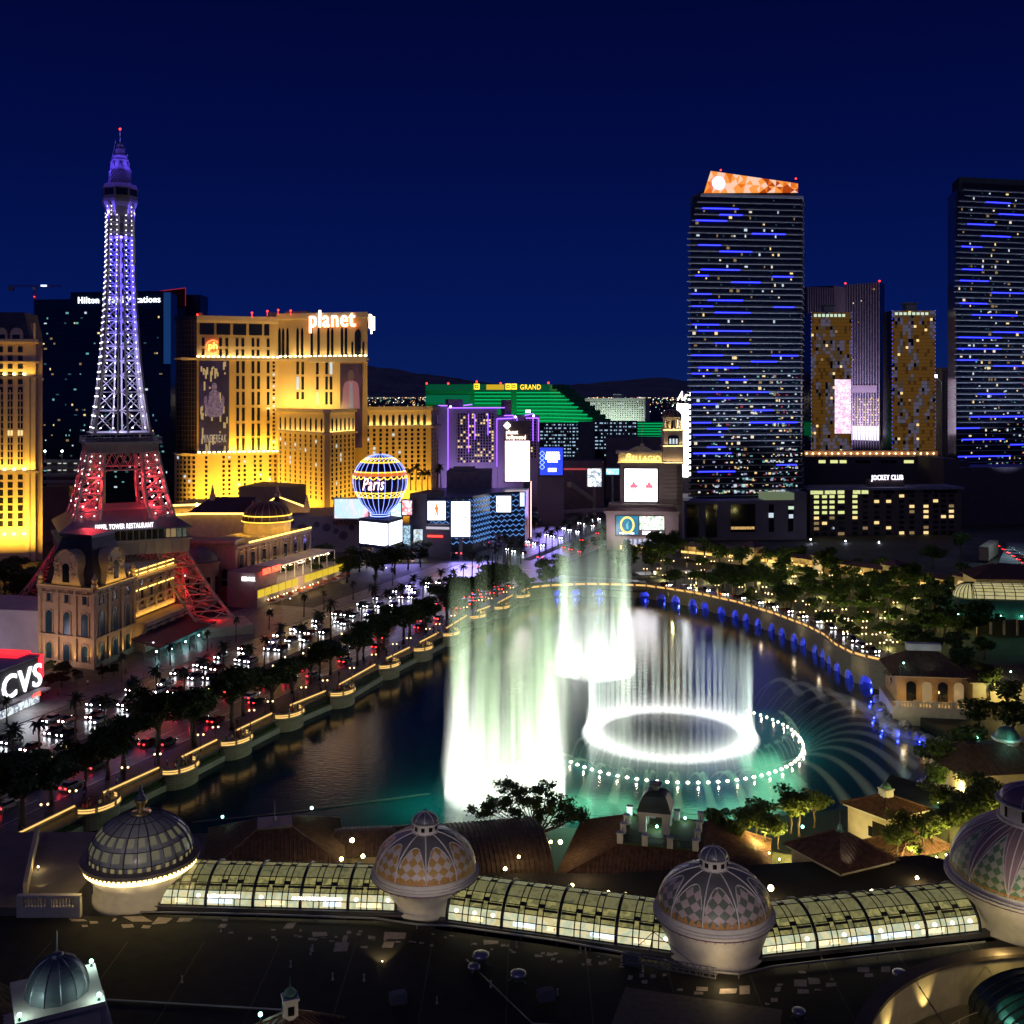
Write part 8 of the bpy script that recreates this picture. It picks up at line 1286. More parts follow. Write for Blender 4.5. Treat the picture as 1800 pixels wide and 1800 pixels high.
# ---- lakeside restaurant and rocks on the right
r7 = house('lakeside_restaurant', 'lakeside restaurant with brown hip roof and lit balustraded terrace above the rocks', (100, 263), 15, 13, R(-8), 4, 10.8, 15.2, 6, 1.2, mat('orange cream wall', (.55, .36, .16)), tile2, 1.3); F = Fr((90.8, 256.5), (107.5, 254)); b = MB(); b.fbox(F, -1, F.L, 0, 4.4, -14, 3); b.build('terrace_wall', creamlit, r7); b = MB(); b.fbox(F, -1, F.L, 5.3, 5.6, 2.5, 2.9); [b.fbox(F, F.L*k/24-.12, F.L*k/24+.12, 4.4, 5.3, 2.55, 2.85) for k in range(24)]; [b.fbox(F, F.L*k/4-.4, F.L*k/4+.4, 4.4, 5.9, 2.4, 3) for k in range(5)]; b.build('balustrade', creamlit, r7); W_ = Wins(r7); fr = Fr((92.5, 256.7), (108, 254.6)); [W_.add(fr, 2.2+k*3.6, 7.2, 2.2, 4.6, dimwin if k % 2 else dkglass, shape='arch') for k in range(4)]; W_.finish(); [lamp('POINT', F.p(F.L*(k+.5)/4, 6.6, 1.5), 110, (1, .65, .25), rad=.3) for k in range(4)]; lamp('SPOT', (98, 253.0, 13.4), 260, (.7, 1, .9), (100, 260, 14.5), ang=70); fixture((99, 266, 15.6), .2, 'cyan roof lamp on the ridge of the lakeside restaurant', 'cyan roof lamps', cyl, 90); fixture((93.5, 258, 13), .2, 'warm roof lamp at the hip of the lakeside restaurant', None, cyl, 30); b = MB(); b.cbox((100, 263), 8, 2, 15.4, 17, R(-8)); b.build('ridge_vent', white, r7)
rockm = mat('grey boulder', (.30, .27, .25), var=.35, scale=.8, bump=.6, bscale=2); rnd = random.Random(21)
def rock(c, r, lab):
    b = MB(); b.lathe([(r*math.sin(math.pi*i/7)*rnd.uniform(.8, 1.15), -r*.8*math.cos(math.pi*i/7)) for i in range(8)], c, 10); b.v = [(x+rnd.uniform(-.18, .18)*r, y+rnd.uniform(-.18, .18)*r, z+rnd.uniform(-.15, .15)*r) for x, y, z in b.v]; tag(b.build('boulder', rockm), lab, 'rock', 'lakeside boulders')
for i, (px, py, r) in enumerate(((1545, 1232, 1.9), (1548, 1246, 2.2), (1551, 1260, 2.0), (1556, 1273, 2.2), (1566, 1283, 2.0), (1580, 1290, 2.2), (1596, 1292, 2.0), (1614, 1296, 1.8), (1632, 1302, 2.0), (1650, 1308, 1.8), (1560, 1252, 2.4), (1572, 1268, 2.4), (1590, 1280, 2.3), (1640, 1372, 2.0), (1626, 1384, 2.2), (1612, 1396, 1.9), (1655, 1362, 2.2))):
    q = G(px, py, .4); rock((q.x, q.y, .5), r*.85, f'grey lakeside boulder, {ordn(i)} along the shore from the last blue arch')
    if i % 2 == 0: b = MB(); b.sphere((q.x-2.2, q.y-.6, .35), .2, 6, 4); tag(b.build('water_lamp', emat('blue water lamp', (.05, .08, 1), 14)), f'small blue lamp in the water by the {ordn(i)} boulder', 'lamp', 'blue lamps in the water'); lamp('POINT', (q.x-2.6, q.y-.8, .8), 240, (.02, .04, 1), rad=.2)
lamp('POINT', (90, 249, 5), 140, (1, .9, .7), rad=.4)
# ---- conservatory, porte cochere and villas at the right edge
vl = house('garden_villa', 'cream villa with plum hip roof and lit arched window beyond the garden', (X(1768, 372), 372), 24, 14, R(-6), 4, 15, 19, 9, 1, creamlit, plum, 1.2); fv = Fr((X(1768, 372)-12, 366.5), (X(1768, 372)+12, 364)); W_ = Wins(vl); W_.add(fv, 9, 9, 2, 4.6, warmwin, shape='arch'); W_.add(fv, 18, 9, 2, 4.6, dimwin, shape='arch'); W_.finish(); lamp('SPOT', fv.p(9, 5, 4), 500, (1, .75, .35), fv.p(9, 12, 0), ang=90); lamp('SPOT', (fv.a.x-4, 372, 6), 500, (1, .7, .25), (fv.a.x+1, 372, 10), ang=90)
pc = thing('porte_cochere', 'glowing yellow glass vault over a green lit canopy at the right edge', 'canopy', (170, 335, 5)); F = Fr((X(1712, 333), 333), (X(1712, 333)+30, 328)); pr = [(5*math.cos(R(t)), 4.2*math.sin(R(t))) for t in range(0, 181, 15)]; b = MB(); n = len(pr); vs = [F.p(0, 14.5+z, -5+o) for o, z in pr]+[F.p(F.L, 14.5+z, -5+o) for o, z in pr]; b.add(vs, [(i, i+1, n+i+1, n+i) for i in range(n-1)]); b.lathe([(r, 14.5+z) for r, z in dome_profile(5, 4.2, 0, 6)], F.p(0, 0, -5), 24); b.build('glass_vault', noisy_emat('vault glow', [(.7, .6, .2), (.9, .8, .4), (.55, .5, .2)], .55, .4), pc, True, fix=False); b = MB(); [b.sweep([F.p(F.L*k/10, 14.52+z*1.01, -5+o*1.01) for o, z in pr], .14, 4) for k in range(11)]; [b.sweep([F.p(0, 14.5+z*1.01, -5+o*1.01), F.p(F.L, 14.5+z*1.01, -5+o*1.01)], .1, 4) for o, z in pr]; [b.sweep([F.p(0, 0, -5)+Vector((1.01*r*math.cos(a), 1.01*r*math.sin(a), 14.5+z)) for r, z in dome_profile(5, 4.2, 0, 6)], .14, 4) for a in [R(15*k) for k in range(24)]]; b.build('rib', vfr, pc)
b = MB(); b.hexa([F.p(-9, 9.8, 7), F.p(F.L, 9.8, 7), F.p(F.L, 9.8, -14), F.p(-9, 9.8, -14)], [F.p(-4, 14.3, 1), F.p(F.L, 14.3, 1), F.p(F.L, 14.3, -11), F.p(-4, 14.3, -11)]); b.build('canopy_roof', mat('dark green canopy', (.05, .12, .09)), pc); b = MB(); [b.fbox(F, F.L*k/8-.3, F.L*k/8+.3, 4.5, 9.8, 4, 4.6) for k in range(6)]; b.build('column_frame', creamlit, pc)
for k in range(6): q = F.p(-6+k*6, 10.8, 6.4); b = MB(); b.sphere(q, .22, 6, 4); b.build('green_lamp', cyl, pc); lamp('POINT', q+UP*.8+F.n*.4, 130, (.2, 1, .7), rad=.2)
w1 = house('lake_villa', 'cream lakeside villa with purple tiled roof and green roof lamps at the right edge', (90, 203), 18, 12, R(8), 2, 8.8, 12.4, 10, 2.2, creamlit, tile2, 1.3); fixture((X(1717, 205), 205, 12.2), .26, 'cyan lamp on the ridge of the purple tiled lakeside villa', 'cyan roof lamps', cyl, 160); fixture((X(1690, 203), 203, 10.4), .26, 'cyan lamp on the left hip of the purple tiled lakeside villa', 'cyan roof lamps', cyl, 120); q = (X(1770, 204), 204); b = MB(); b.lathe([(2.4, 11), (2.4, 12.6), (2.8, 12.7), (2.8, 13)], (*q, 0), 16); t_ = b.build('turret', white, w1); b = MB(); b.lathe(dome_profile(2.1, 2.0, 13, 6), (*q, 0), 16); b.build('turret_dome', copper, t_); lamp('POINT', (q[0]-1, q[1]-3.4, 13.6), 90, (.3, 1, .8), rad=.2); lamp('POINT', (X(1715, 193), 193, 6.5), 420, (1, .7, .25), rad=.4)
w2 = house('lake_villa', 'cream villa with dark roof and green washed gable right of the lakeside restaurant', (X(1775, 262), 266), 18, 11, R(-4), 3, 8.2, 11.2, 10, 1, creamlit, tile2, 1.3); [lamp('SPOT', (X(1730+k*28, 255), 255, 6), 180, (.5, 1, .85), (X(1730+k*28, 262), 262, 9), ang=70) for k in range(2)]; fixture((X(1770, 262), 260, 10.4), .2, 'cyan lamp on the roof of the green washed villa', 'cyan roof lamps', cyl, 60)
b = MB(); q = [G(1755, 990, 6), G(1900, 1000, 6), G(1900, 960, 6), G(1770, 955, 6)]; b.prism([(p.x, p.y) for p in q], 4, 6.2); struct(b.build('car_park', mat('car park', (.16, .18, .18), var=.2))); b = MB(); b.fbox(Fr(G(1738, 978, 6).xy, G(1760, 962, 6).xy), 0, 26, 4, 10, -4, 0); tag(b.build('parking_wall', mat('walkway stone', (.3, .25, .2))), 'stone wall along the car park at the right edge', 'wall'); lamp('AREA', (X(1800, 470), 470, 22), 3000, (.6, .9, 1), (X(1800, 470), 472, 6), 8)
# ------------------------------------------------------------ promenade wall and balconies on the left shore
sh = [Vector((x, y, 0)) for x, y in SHORE[1:]]; granite = brickmat('promenade masonry', (.42, .36, .24), (.34, .29, .19), (.15, .13, .1), 1.2, .5); railglow = emat('amber rail line', (1, .58, .16), 1.3); hedge = mat('clipped hedge', (.03, .05, .015), var=.6, scale=2.5, bump=1, bscale=6); pale = mat('pale kerb stone', (.42, .40, .30))
def uvwall(o):
    uv = o.data.uv_layers.new(name='UVMap'); vs = o.data.vertices
    for p in o.data.polygons:
        for li in p.loop_indices: v = vs[o.data.loops[li].vertex_index].co; uv.data[li].uv = (v.x*.4+v.y, v.z)
for i, c in enumerate(sh):
    d = (sh[min(i+1, len(sh)-1)]-sh[max(i-1, 0)]).normalized(); w = Vector((d.y, -d.x, 0)); cc = c-w*.6; k = 1.0
    arc = lambda r, o=0: [cc+d*(-4.6*r*math.cos(t))+w*((3.4*r)*math.sin(t)+o) for t in [math.pi*j/14 for j in range(15)]]
    r = thing('lake_balcony', f'rounded stone lake balcony with glowing balustrade, {ordn(i)} from the near end of the promenade', 'balcony', (cc.x, cc.y, 0), 'promenade balconies'); b = MB(); b.prism([(p.x, p.y) for p in arc(1)][::-1], -.5, 3.16); o = b.build('wall', granite, r); uvwall(o)
    b = MB(); b.wall([(p.x, p.y) for p in arc(1.03)], 3.0, 3.25, .5); b.build('coping', pale, r); b = MB(); b.wall([(p.x, p.y) for p in arc(1)], 4.0, 4.25, .4); [b.cbox(p.xy, .5, .5, 3.2, 4.4, math.atan2(d.y, d.x)) for p in arc(1)[::4]]; b.build('balustrade', mat('balustrade stone', (.5, .4, .25)), r)
    b = MB(); b.wall([(p.x, p.y) for p in arc(1)], 3.27, 3.45, .3); b.wall([(p.x, p.y) for p in arc(1)], 3.72, 3.98, .3); b.build('lit_rail', railglow, r)
    if i < len(sh)-1:
        e = sh[i+1]; d2 = (e-c).normalized(); w2 = Vector((-d2.y, d2.x, 0)); A, B = c+d2*3.4, e-d2*3.4; F = Fr(B.xy, A.xy)
        pw = thing('promenade_wall', f'low pale kerb, hedge and lit railing, {ordn(i)} stretch between lake balconies', 'promenade wall', (A.x, A.y, 0), 'promenade wall stretches'); b = MB(); b.wall([(A.x, A.y), (B.x, B.y)], -.5, 1.2, .7); b.build('kerb_wall', pale, pw); b = MB(); q = [A+w2*.4, B+w2*.4, B+w2*2.4, A+w2*2.4]; b.hexa([p+UP*.9 for p in q], [q[0]+UP*1.5, q[1]+UP*1.5, q[2]+UP*3.2, q[3]+UP*3.2]); b.build('hedge', hedge, pw)
        b = MB(); b.wall([((A+w2*2.6).x, (A+w2*2.6).y), ((B+w2*2.6).x, (B+w2*2.6).y)], 3.1, 4.15, .35); b.build('balustrade', mat('balustrade stone', (.5, .4, .25)), pw); b = MB(); b.wall([((A+w2*2.36).x, (A+w2*2.36).y), ((B+w2*2.36).x, (B+w2*2.36).y)], 3.8, 4.05, .14); b.build('lit_rail', railglow, pw)
# ------------------------------------------------------------ fountains: spray built as air full of droplets, lit by lamps at the water
def spraymat(name, dens, col, ramp=((0, 1), (.3, .85), (.7, .35), (1, 0)), flat=False):
    """droplets thinning out with height"""
    m = bpy.data.materials.new(name); m.use_nodes = True; t = m.node_tree; t.nodes.clear()
    o = t.nodes.new("ShaderNodeOutputMaterial"); v = t.nodes.new("ShaderNodeVolumePrincipled"); v.inputs["Color"].default_value = (*col, 1); v.inputs["Density"].default_value = dens; v.inputs["Anisotropy"].default_value = 0
    t.links.new(v.outputs[0], o.inputs["Volume"]); m.cycles.homogeneous_volume = flat
    if not flat:
        c = t.nodes.new("ShaderNodeTexCoord"); x = t.nodes.new("ShaderNodeSeparateXYZ"); r = t.nodes.new("ShaderNodeValToRGB"); k = t.nodes.new("ShaderNodeMath"); k.operation = 'MULTIPLY'; k.inputs[1].default_value = dens
        t.links.new(c.outputs["Generated"], x.inputs[0]); t.links.new(x.outputs["Z"], r.inputs[0]); t.links.new(r.outputs[0], k.inputs[0]); t.links.new(k.outputs[0], v.inputs["Density"]); e = r.color_ramp.elements
        while len(e) < len(ramp): e.new(.5)
        for q, (p, f) in zip(list(e), ramp): q.position = p; q.color = (f, f, f, 1)
    return m
jets2 = [spraymat('thin jet spray', .0014, (.74, 1, .62)), spraymat('heavy jet spray', .007, (.74, 1, .62))]; jetm = spraymat('jet spray', .0036, (.74, 1, .62)); jetw = spraymat('pale jet spray', .0036, (.8, 1, .88)); densem = spraymat('dense spray', .0022, (.97, 1, .93)); ringd = spraymat('ring spray', .0026, (1, 1, .98)); ringm = spraymat('ring jet spray', .0135, (.82, 1, .9), ((0, 1), (.3, .85), (.7, .42), (1, 0))); archm = spraymat('arching jet spray', .06, (.95, 1, .9), flat=True)
def jetcol(b, c, h, r0, r1, n=10): b.lathe([(r0, .05), (r0*1.1, h*.15), ((r0+r1)/2, h*.4), (r1, h*.62), (r1*1.1, h*.8), (r1*1.1, h*.95), (r1*.7, h)], c, n)
def fountain(label, c, Rr, njet, hts, r0, r1, m, layers, power, seed=1, spread=24):
    rnd = random.Random(seed); root = thing('fountain', label, 'fountain', (c[0], c[1], 0), 'lake fountains')
    for i in range(njet):
        a = R(360*i/njet+rnd.uniform(-5, 5)); rr = Rr*rnd.uniform(.86, 1.04); q = Vector((c[0]+rr*math.cos(a), c[1]+rr*math.sin(a), 0)); h = rnd.uniform(*hts)
        b = MB(); jetcol(b, q, h, r0*rnd.uniform(.6, 1.3), r1*rnd.uniform(.6, 1.5)); b.build('water_jet', rnd.choice((m, m, *jets2)), root, True)
    for i in range(int(njet*1.1)):
        a = R(360*i/(njet*1.1)+rnd.uniform(-6, 6)); rr = Rr*rnd.uniform(.9, 1.05); dv = Vector((math.cos(a), math.sin(a), 0)); q = Vector((*c, 0))+dv*rr; h = layers*rnd.uniform(.8, 1.35)*(1 if math.sin(a) > -.3 else .8); r = rnd.uniform(1.6, 2.6); b = MB()
        b.sweep([q+dv*2.4+UP*.05, q+dv*1.3+UP*h*.1, q+dv*.6+UP*h*.25, q+UP*h*.45, q+UP*h*.65, q-dv*.2+UP*h*.85, q-dv*.3+UP*h], 1, 9, [r*1.15, r*1.1, r, r*.95, r*.95, r*.9, r*.6]); b.build('spray', densem, root, True)
    b = MB(); b.lathe([(Rr*1.2, .05), (Rr*1.1, 1.5), (Rr*.9, 3), (Rr*.6, 4), (.2, 4.5)], (*c, 0), 40); b.build('mist', densem, root, True)
    lamp('AREA', (c[0], c[1], .03), power, (1, 1, .96), target=(c[0], c[1], 50), size=2*Rr+3, spread=spread).data.shape = 'DISK'
    return root
fountain('tall fountain nearest the viewer, its white columns rising behind the lone tree', (-1.4, 209), 10.2, 30, (38, 48), 1.0, 1.5, jetm, 25, 230000, 4)
fountain('tall fountain farthest out on the lake near the casino sign tower', (23.2, 302), 9.8, 28, (34, 43), 1.0, 1.5, jetw, 19, 190000, 9)
# ring fountain
c = (35.9, 246); rt = thing('fountain', 'wide ring fountain of many thin jets around a dark calm centre', 'fountain', (*c, 0), 'lake fountains'); rnd = random.Random(3)
for i in range(72):
    a = R(5*i+rnd.uniform(-1, 1)); q = (c[0]+18.0*math.cos(a), c[1]+18.0*math.sin(a), 0); h = rnd.uniform(18, 25)*(1.0 if math.sin(a) > -.2 else .55); b = MB(); jetcol(b, q, h, .5, .72 if math.sin(a) > -.2 else .2, 6); b.build('water_jet', ringm if math.sin(a) > -.2 else jets2[1], rt, True)
for h in (1.2, 2.2, 3.4, 5.2, 7.5): 
    b = MB(); b.lathe([(20.6-h*.1, .05), (19.8-h*.1, h*.3), (19, h*.75), (18, h), (17, h*.75), (16.2, h*.35), (15.6, .05)], (*c, 0), 64); b.f = b.f[:-2]; b.m = b.m[:-2]; n = 64; k = 7
    b.add([], []); b.f += [((k-1)*n+i, (k-1)*n+(i+1) % n, (i+1) % n, i) for i in range(n)]; b.m += [0]*n; b.build('spray', ringd, rt, True)
lamp('AREA', (*c, .03), 520000, (1, 1, .97), target=(*c, 50), size=41, spread=20).data.shape = 'DISK'
# necklace of lamps with arching jets
nk = thing('fountain', 'necklace of bright water lamps with arching jets around the ring fountain', 'fountain', (36, 245, 0), 'lake fountains'); hot = emat('water lamp', (1, .8, .56), 18, False)
for i in range(47):
    a = R(42-4.05*i); dv = Vector((math.cos(a), math.sin(a), 0)); q = Vector((36, 245, 0))+dv*29; b = MB(); rr = .26 if math.sin(a) < -.3 else .18; b.lathe([(rr*1.5, .02), (rr, .16), (.1, .3)], q, 8); b.build('lens', hot, nk)
    rng = 15+9*max(0, math.cos(a)); hgt = 4+2.2*max(0, math.cos(a)); tw = Vector((-dv.y, dv.x, 0))*3
    for sgn, rg, hh, r0 in ((1, rng, hgt, .07), (-1, 5.5, 4.2, .12)):
        if sgn < 0 and math.sin(a) > .2: continue
        pth = [q+(dv*sgn+tw*.06*(1 if i % 2 else -.3))*rg*t+UP*(.2+4*hh*t*(1-t)) for t in [j/12 for j in range(13 if sgn > 0 else 8)]]; b = MB(); b.sweep(pth, .2, 6, [r0+.05+1.0*(j/12)**1.5*(1 if sgn > 0 else .7) for j in range(len(pth))]); b.build('water_jet', archm, nk, True)
    if i % 2 == 0: lamp('POINT', q+UP*1.0+dv*.3, 420, (1, .72, .48), rad=.1)
for k in range(7): a = R(20-25*k); p = (36+24*math.cos(a), 245+24*math.sin(a), 9); lamp('AREA', p, 1200, (.26, 1, .52), target=(p[0], p[1], 0), size=10).data.specular_factor = 0  # added lamps hovering over the lake, tinting the water green
for q, w_ in (((13, 200, 8), 4500), ((-16, 203, 8), 4500), ((12, 225, 8), 2500), ((40, 206, 8), 3000)): lamp('AREA', q, w_*.55, (.22, 1, .5), target=(q[0], q[1], 0), size=9).data.specular_factor = 0  # more added green lamps above the near water
b = MB(); b.wall([(-58, 196), (-40, 201), (-16, 210)], -.2, .12, .5); tag(b.build('nozzle_rail', mat('wet pipe', (.05, .06, .06), rough=.3)), 'long dark row of idle nozzle pipes lying across the near lake', 'pipe')
# ------------------------------------------------------------ plants
leafm = [mat('dark leaf', (.035, .06, .016), var=.5, scale=1.2), mat('olive leaf', (.06, .11, .022), var=.5, scale=1.2), mat('bright leaf', (.085, .12, .025), var=.5, scale=1.2), mat('palm leaf', (.04, .055, .025), var=.4, scale=1.5)]; bark = mat('bark', (.09, .065, .045), var=.3, scale=3)
def crown_mesh(b, blobs, n, size, rnd):
    for (cx, cy, cz, r, rz) in blobs:
        for _ in range(int(n*r*r)):
            v = Vector((rnd.gauss(0, 1), rnd.gauss(0, 1), rnd.gauss(0, 1))).normalized()*(rnd.random()**.4); p = Vector((cx+v.x*r, cy+v.y*r, cz+v.z*rz)); s = size*rnd.uniform(.5, 1.3); x = Vector((rnd.uniform(-1, 1), rnd.uniform(-1, 1), rnd.uniform(-.6, .6))).normalized(); y = x.orthogonal().normalized()
            b.add([p-x*s, p+y*s*.6, p+x*s, p-y*s*.6], [(0, 1, 2, 3)])
def tree_proto(name, label, h, rad, lm, seed, nb=11, dens=46, size=.42, trunk=.35, flat=.6, name2='tree'):
    rnd = random.Random(seed); root = thing(name, label, 'tree', (0, 0, -500)); off = UP*-500; b = MB(); hb = h*.42; blobs = []; tips = []
    for i in range(nb): a = rnd.uniform(0, 6.28); rr = rad*rnd.uniform(.1, .75); blobs.append((rr*math.cos(a), rr*math.sin(a), h*rnd.uniform(.52, .88), rad*rnd.uniform(.28, .5), rad*rnd.uniform(.28, .5)*flat)); tips.append(Vector(blobs[-1][:3]))
    b.sweep([off, off+Vector((.1, .05, hb*.5)), off+Vector((.15*rnd.uniform(-1, 1), .1, hb))], .3, 7, [trunk*1.25, trunk, trunk*.8])
    for t in tips: m = Vector((t.x*.4, t.y*.4, hb+(t.z-hb)*.55)); b.sweep([off+UP*hb*.9, off+m, off+t], .1, 5, [trunk*.5, trunk*.32, .04])
    b.build('trunk', bark, root, True); b = MB(); crown_mesh(b, blobs, dens, size, rnd); b.v = [(x, y, z-500) for x, y, z in b.v]; b.build('crown', lm, root, fix=False); return root
def palm_proto(h, seed, nf=30):
    rnd = random.Random(seed); root = thing('palm_tree', 'palm', 'palm tree', (0, 0, -500)); off = UP*-500; lean = rnd.uniform(-.5, .5); b = MB(); b.sweep([off+Vector((lean*(k/6)**2, 0, h*k/6)) for k in range(7)], .2, 7, [.34, .26, .22, .2, .2, .2, .24]); b.build('trunk', bark, root, True); b = MB(); top = off+Vector((lean, 0, h))
    for i in range(nf):
        a = i*2.4; el = rnd.uniform(-.5, 1.25); L = rnd.uniform(2.0, 2.9); dv = Vector((math.cos(a), math.sin(a), 0)); sd = Vector((-dv.y, dv.x, 0)); pts = []; p = Vector(top); ang = el
        for k in range(7): pts.append(Vector(p)); p = p+(dv*math.cos(ang)+UP*math.sin(ang))*L/6; ang -= .27
        for k in range(6):
            w = .42*(1-abs(k/5-.4)); w2 = .42*(1-abs((k+1)/5-.4)); b.poly(pts[k], pts[k+1], pts[k+1]+sd*w2-UP*w2*.5, pts[k]+sd*w-UP*w*.5) if k % 2 or i % 3 else None; b.poly(pts[k+1], pts[k], pts[k]-sd*w-UP*w*.5, pts[k+1]-sd*w2-UP*w2*.5)
    b.build('crown', leafm[3], root, fix=False); return root
def remove(root):
    for c in list(root.children):
        for g in list(c.children): bpy.data.objects.remove(g)
        bpy.data.objects.remove(c)
    bpy.data.objects.remove(root)
rnd = random.Random(77); PT = [tree_proto('promenade_tree', 't', 9.5, 4.6, leafm[0], s) for s in (1, 2, 3)]
spots = [(-128+i*7.2+rnd.uniform(-2.5, 2.5), rnd.choice((4.6, 6.2, 8.0)) if i % 2 else 8.2) for i in range(53)]
for i, (s, t) in enumerate(x for x in spots if -60 < x[0] < 250): dup(PT[i % 3], ST(s, t, 3.1), rnd.uniform(0, 6), f'dark bushy promenade tree, {ordn(i)} from the near end of the lakeside walk', 'promenade trees', rnd.uniform(.95, 1.5))
PP = [palm_proto(h, s) for h, s in ((8.5, 1), (9.8, 2), (7.4, 3))]
sm_ = [i*8.8-70+rnd.uniform(-1.5, 1.5) for i in range(41)]; j = 0
for s in sm_:
    if s > 292: continue
    dup(PP[j % 3], ST(s, 28.5+rnd.uniform(-.8, .8), 3.1), rnd.uniform(0, 6), f'palm tree on the boulevard median, {ordn(j)} from the near end', 'median palms', rnd.uniform(.85, 1.12)); j += 1
for k in range(12): dup(PP[k % 3], ST(297+k%6*3.2+rnd.uniform(-1, 1), 26+rnd.uniform(0, 12)+(k//6)*2, 3.1), rnd.uniform(0, 6), f'palm tree in the dense clump at the crossing, {ordn(k)} from its near side', 'crossing palms', rnd.uniform(.9, 1.25))
for k in range(10): dup(PP[k % 3], ST(335+k*9, 28.5, 3.1), rnd.uniform(0, 6), f'palm tree on the far median beyond the crossing, {ordn(k)} from it', 'far median palms', 1.1)
for k in range(14): dup(PP[k % 3], ST(20+k*17+rnd.uniform(-3, 3), 54.5, 3.1), rnd.uniform(0, 6), f'palm tree on the far pavement, {ordn(k)} from the pharmacy', 'pavement palms', rnd.uniform(.6, .85))
for k, (px, Y) in enumerate(((722, 560), (731, 560), (752, 565), (768, 565), (775, 566), (742, 562))): dup(PP[k % 3], (X(px, Y), Y, Z(862, Y)), k, f'roof terrace palm tree in front of the golden right wing, {ordn(k)} from the balloon', 'roof terrace palms', 1.25)
ST2 = [tree_proto('broad_tree', 't', 9, 4.8, leafm[0], s) for s in (11, 12)]
for k, (s, t) in enumerate(((275, 66), (268, 74), (262, 82), (255, 70), (250, 80), (283, 64), (290, 68), (244, 90), (258, 94), (272, 84), (238, 74), (230, 84), (246, 66), (236, 96), (224, 92), (280, 76), (263, 66), (292, 78))): dup(ST2[k % 2], ST(s, t, 3.1), k, f'dark leafy tree at the foot of the balloon sign, {ordn(k)} from the boulevard crossing', 'balloon sign trees', rnd.uniform(.9, 1.35))
for k, (px, Y, z) in enumerate(((20, 420, 3), (45, 410, 3), (66, 395, 3), (95, 400, 3), (112, 385, 3), (30, 380, 3), (60, 365, 3), (8, 400, 3), (85, 330, 3), (100, 380, 3))): dup(ST2[k % 2], (X(px, Y), Y, z), k, f'dark tree in the pool garden under the left golden hotel, {ordn(k)} of the clump', 'pool garden trees', rnd.uniform(.9, 1.5))
for k, (px, py) in enumerate(((88, 1180), (100, 1188), (118, 1192), (135, 1195), (180, 1195), (200, 1190), (86, 1212), (108, 1210))): q = G(px, py, 3); dup(ST2[k % 2], q, k, f'small shrub at the foot of the mansard palace, {ordn(k)} from the pharmacy', 'palace shrubs', rnd.uniform(.3, .5))
for k in range(16): dup(ST2[k % 2], ST(334+k*9, (64 if k % 2 else 8)+rnd.uniform(-4, 4), 3), k, f'dark tree beside the far boulevard, {ordn(k)} beyond the crossing', 'far boulevard trees', rnd.uniform(.7, 1.0))
for k in range(10): dup(ST2[k % 2], ST(238+k*6.0, -1+rnd.uniform(-5, 6), 3.1), k, f'dark tree at the lake corner by the crossing, {ordn(k)} along the shore', 'lake corner trees', rnd.uniform(.6, .9))
GT = [tree_proto('garden_tree', 't', 7.5, 3.9, leafm[1], s, 10, 40, .4, .3) for s in (21, 22, 23)]
gl = []
for py, x0, x1, st_ in ((970, 1150, 1190, 14), (978, 1110, 1250, 22), (990, 1100, 1200, 26), (1004, 1080, 1200, 30), (1000, 1230, 1420, 36), (1016, 1330, 1560, 36), (1032, 1180, 1640, 42), (1048, 1260, 1700, 38), (1066, 1330, 1720, 40), (1086, 1400, 1730, 38), (1108, 1450, 1730, 38), (1130, 1510, 1700, 36), (1160, 1600, 1760, 40)):
    px = x0
    while px < x1: gl.append(G(px+rnd.uniform(-12, 12), py+rnd.uniform(-5, 5), 4.7)); px += st_
for k, q in enumerate(gl): dup(GT[k % 3], q, rnd.uniform(0, 6), f'leafy tree in the lamp garden behind the arched wall, {ordn(k)} from its far corner', 'lamp garden trees', rnd.uniform(.8, 1.45))
for k, (px, py, z, s) in enumerate(((1238, 985, 5, 1.1), (1300, 990, 5, .9), (1380, 1004, 5, 1.2), (1462, 1012, 5, 1.3), (1600, 1050, 5, 1.5), (1645, 1110, 5, 1.9), (1690, 1040, 5, 1.3), (1640, 1000, 5, 1.2), (1690, 975, 5, 1.2), (1185, 972, 4, 1.2), (1720, 1130, 5, 1.5))): dup(GT[k % 3], G(px, py, z), k, f'tall dark pine like tree by the covered walkway, {ordn(k)} from the sign tower', 'walkway trees', s*1.15)
BT = [tree_proto('lit_tree', 't', 6.5, 3.2, leafm[2], s, 11, 60, .3, .2) for s in (31, 32)]
near_ = [(1255, 1484, 7, .9), (1330, 1476, 7, 1.1), (1405, 1470, 7, 1.2), (1590, 1488, 7.4, 1.0), (1622, 1498, 7.4, .9), (1690, 1478, 7.4, 1.3), (1740, 1470, 7.4, 1.3), (1765, 1455, 7.4, 1.2), (1715, 1432, 7.4, 1.2), (1290, 1492, 7, .8), (1312, 1482, 7, .9), (1345, 1488, 7, .9), (1368, 1492, 7, .75), (1270, 1478, 7, .7), (1390, 1465, 7, 1.1), (1432, 1455, 7, 1.0), (1578, 1508, 7.4, .7), (1600, 1500, 7.4, .6), (1640, 1492, 7.4, .95), (1668, 1482, 7.4, 1.1), (1700, 1466, 7.4, 1.1), (1730, 1450, 7.4, 1.1), (1655, 1448, 7.4, 1.1), (1610, 1516, 7.4, .5), (1560, 1500, 7.4, .6)]
for k, (px, py, z, s) in enumerate(near_):
    q = G(px, py, z); dup(BT[k % 2], q, k*1.3, f'yellow green lamp lit tree in the roof gardens, {ordn(k)} counted from the sage diamond dome', 'lit roof garden trees', s)
    if k % 2 == 0 and s > .6: lamp('POINT', q+Vector((1.6*s, -3.4*s, 2.2)), 1500, (1, .78, .2), rad=.3)
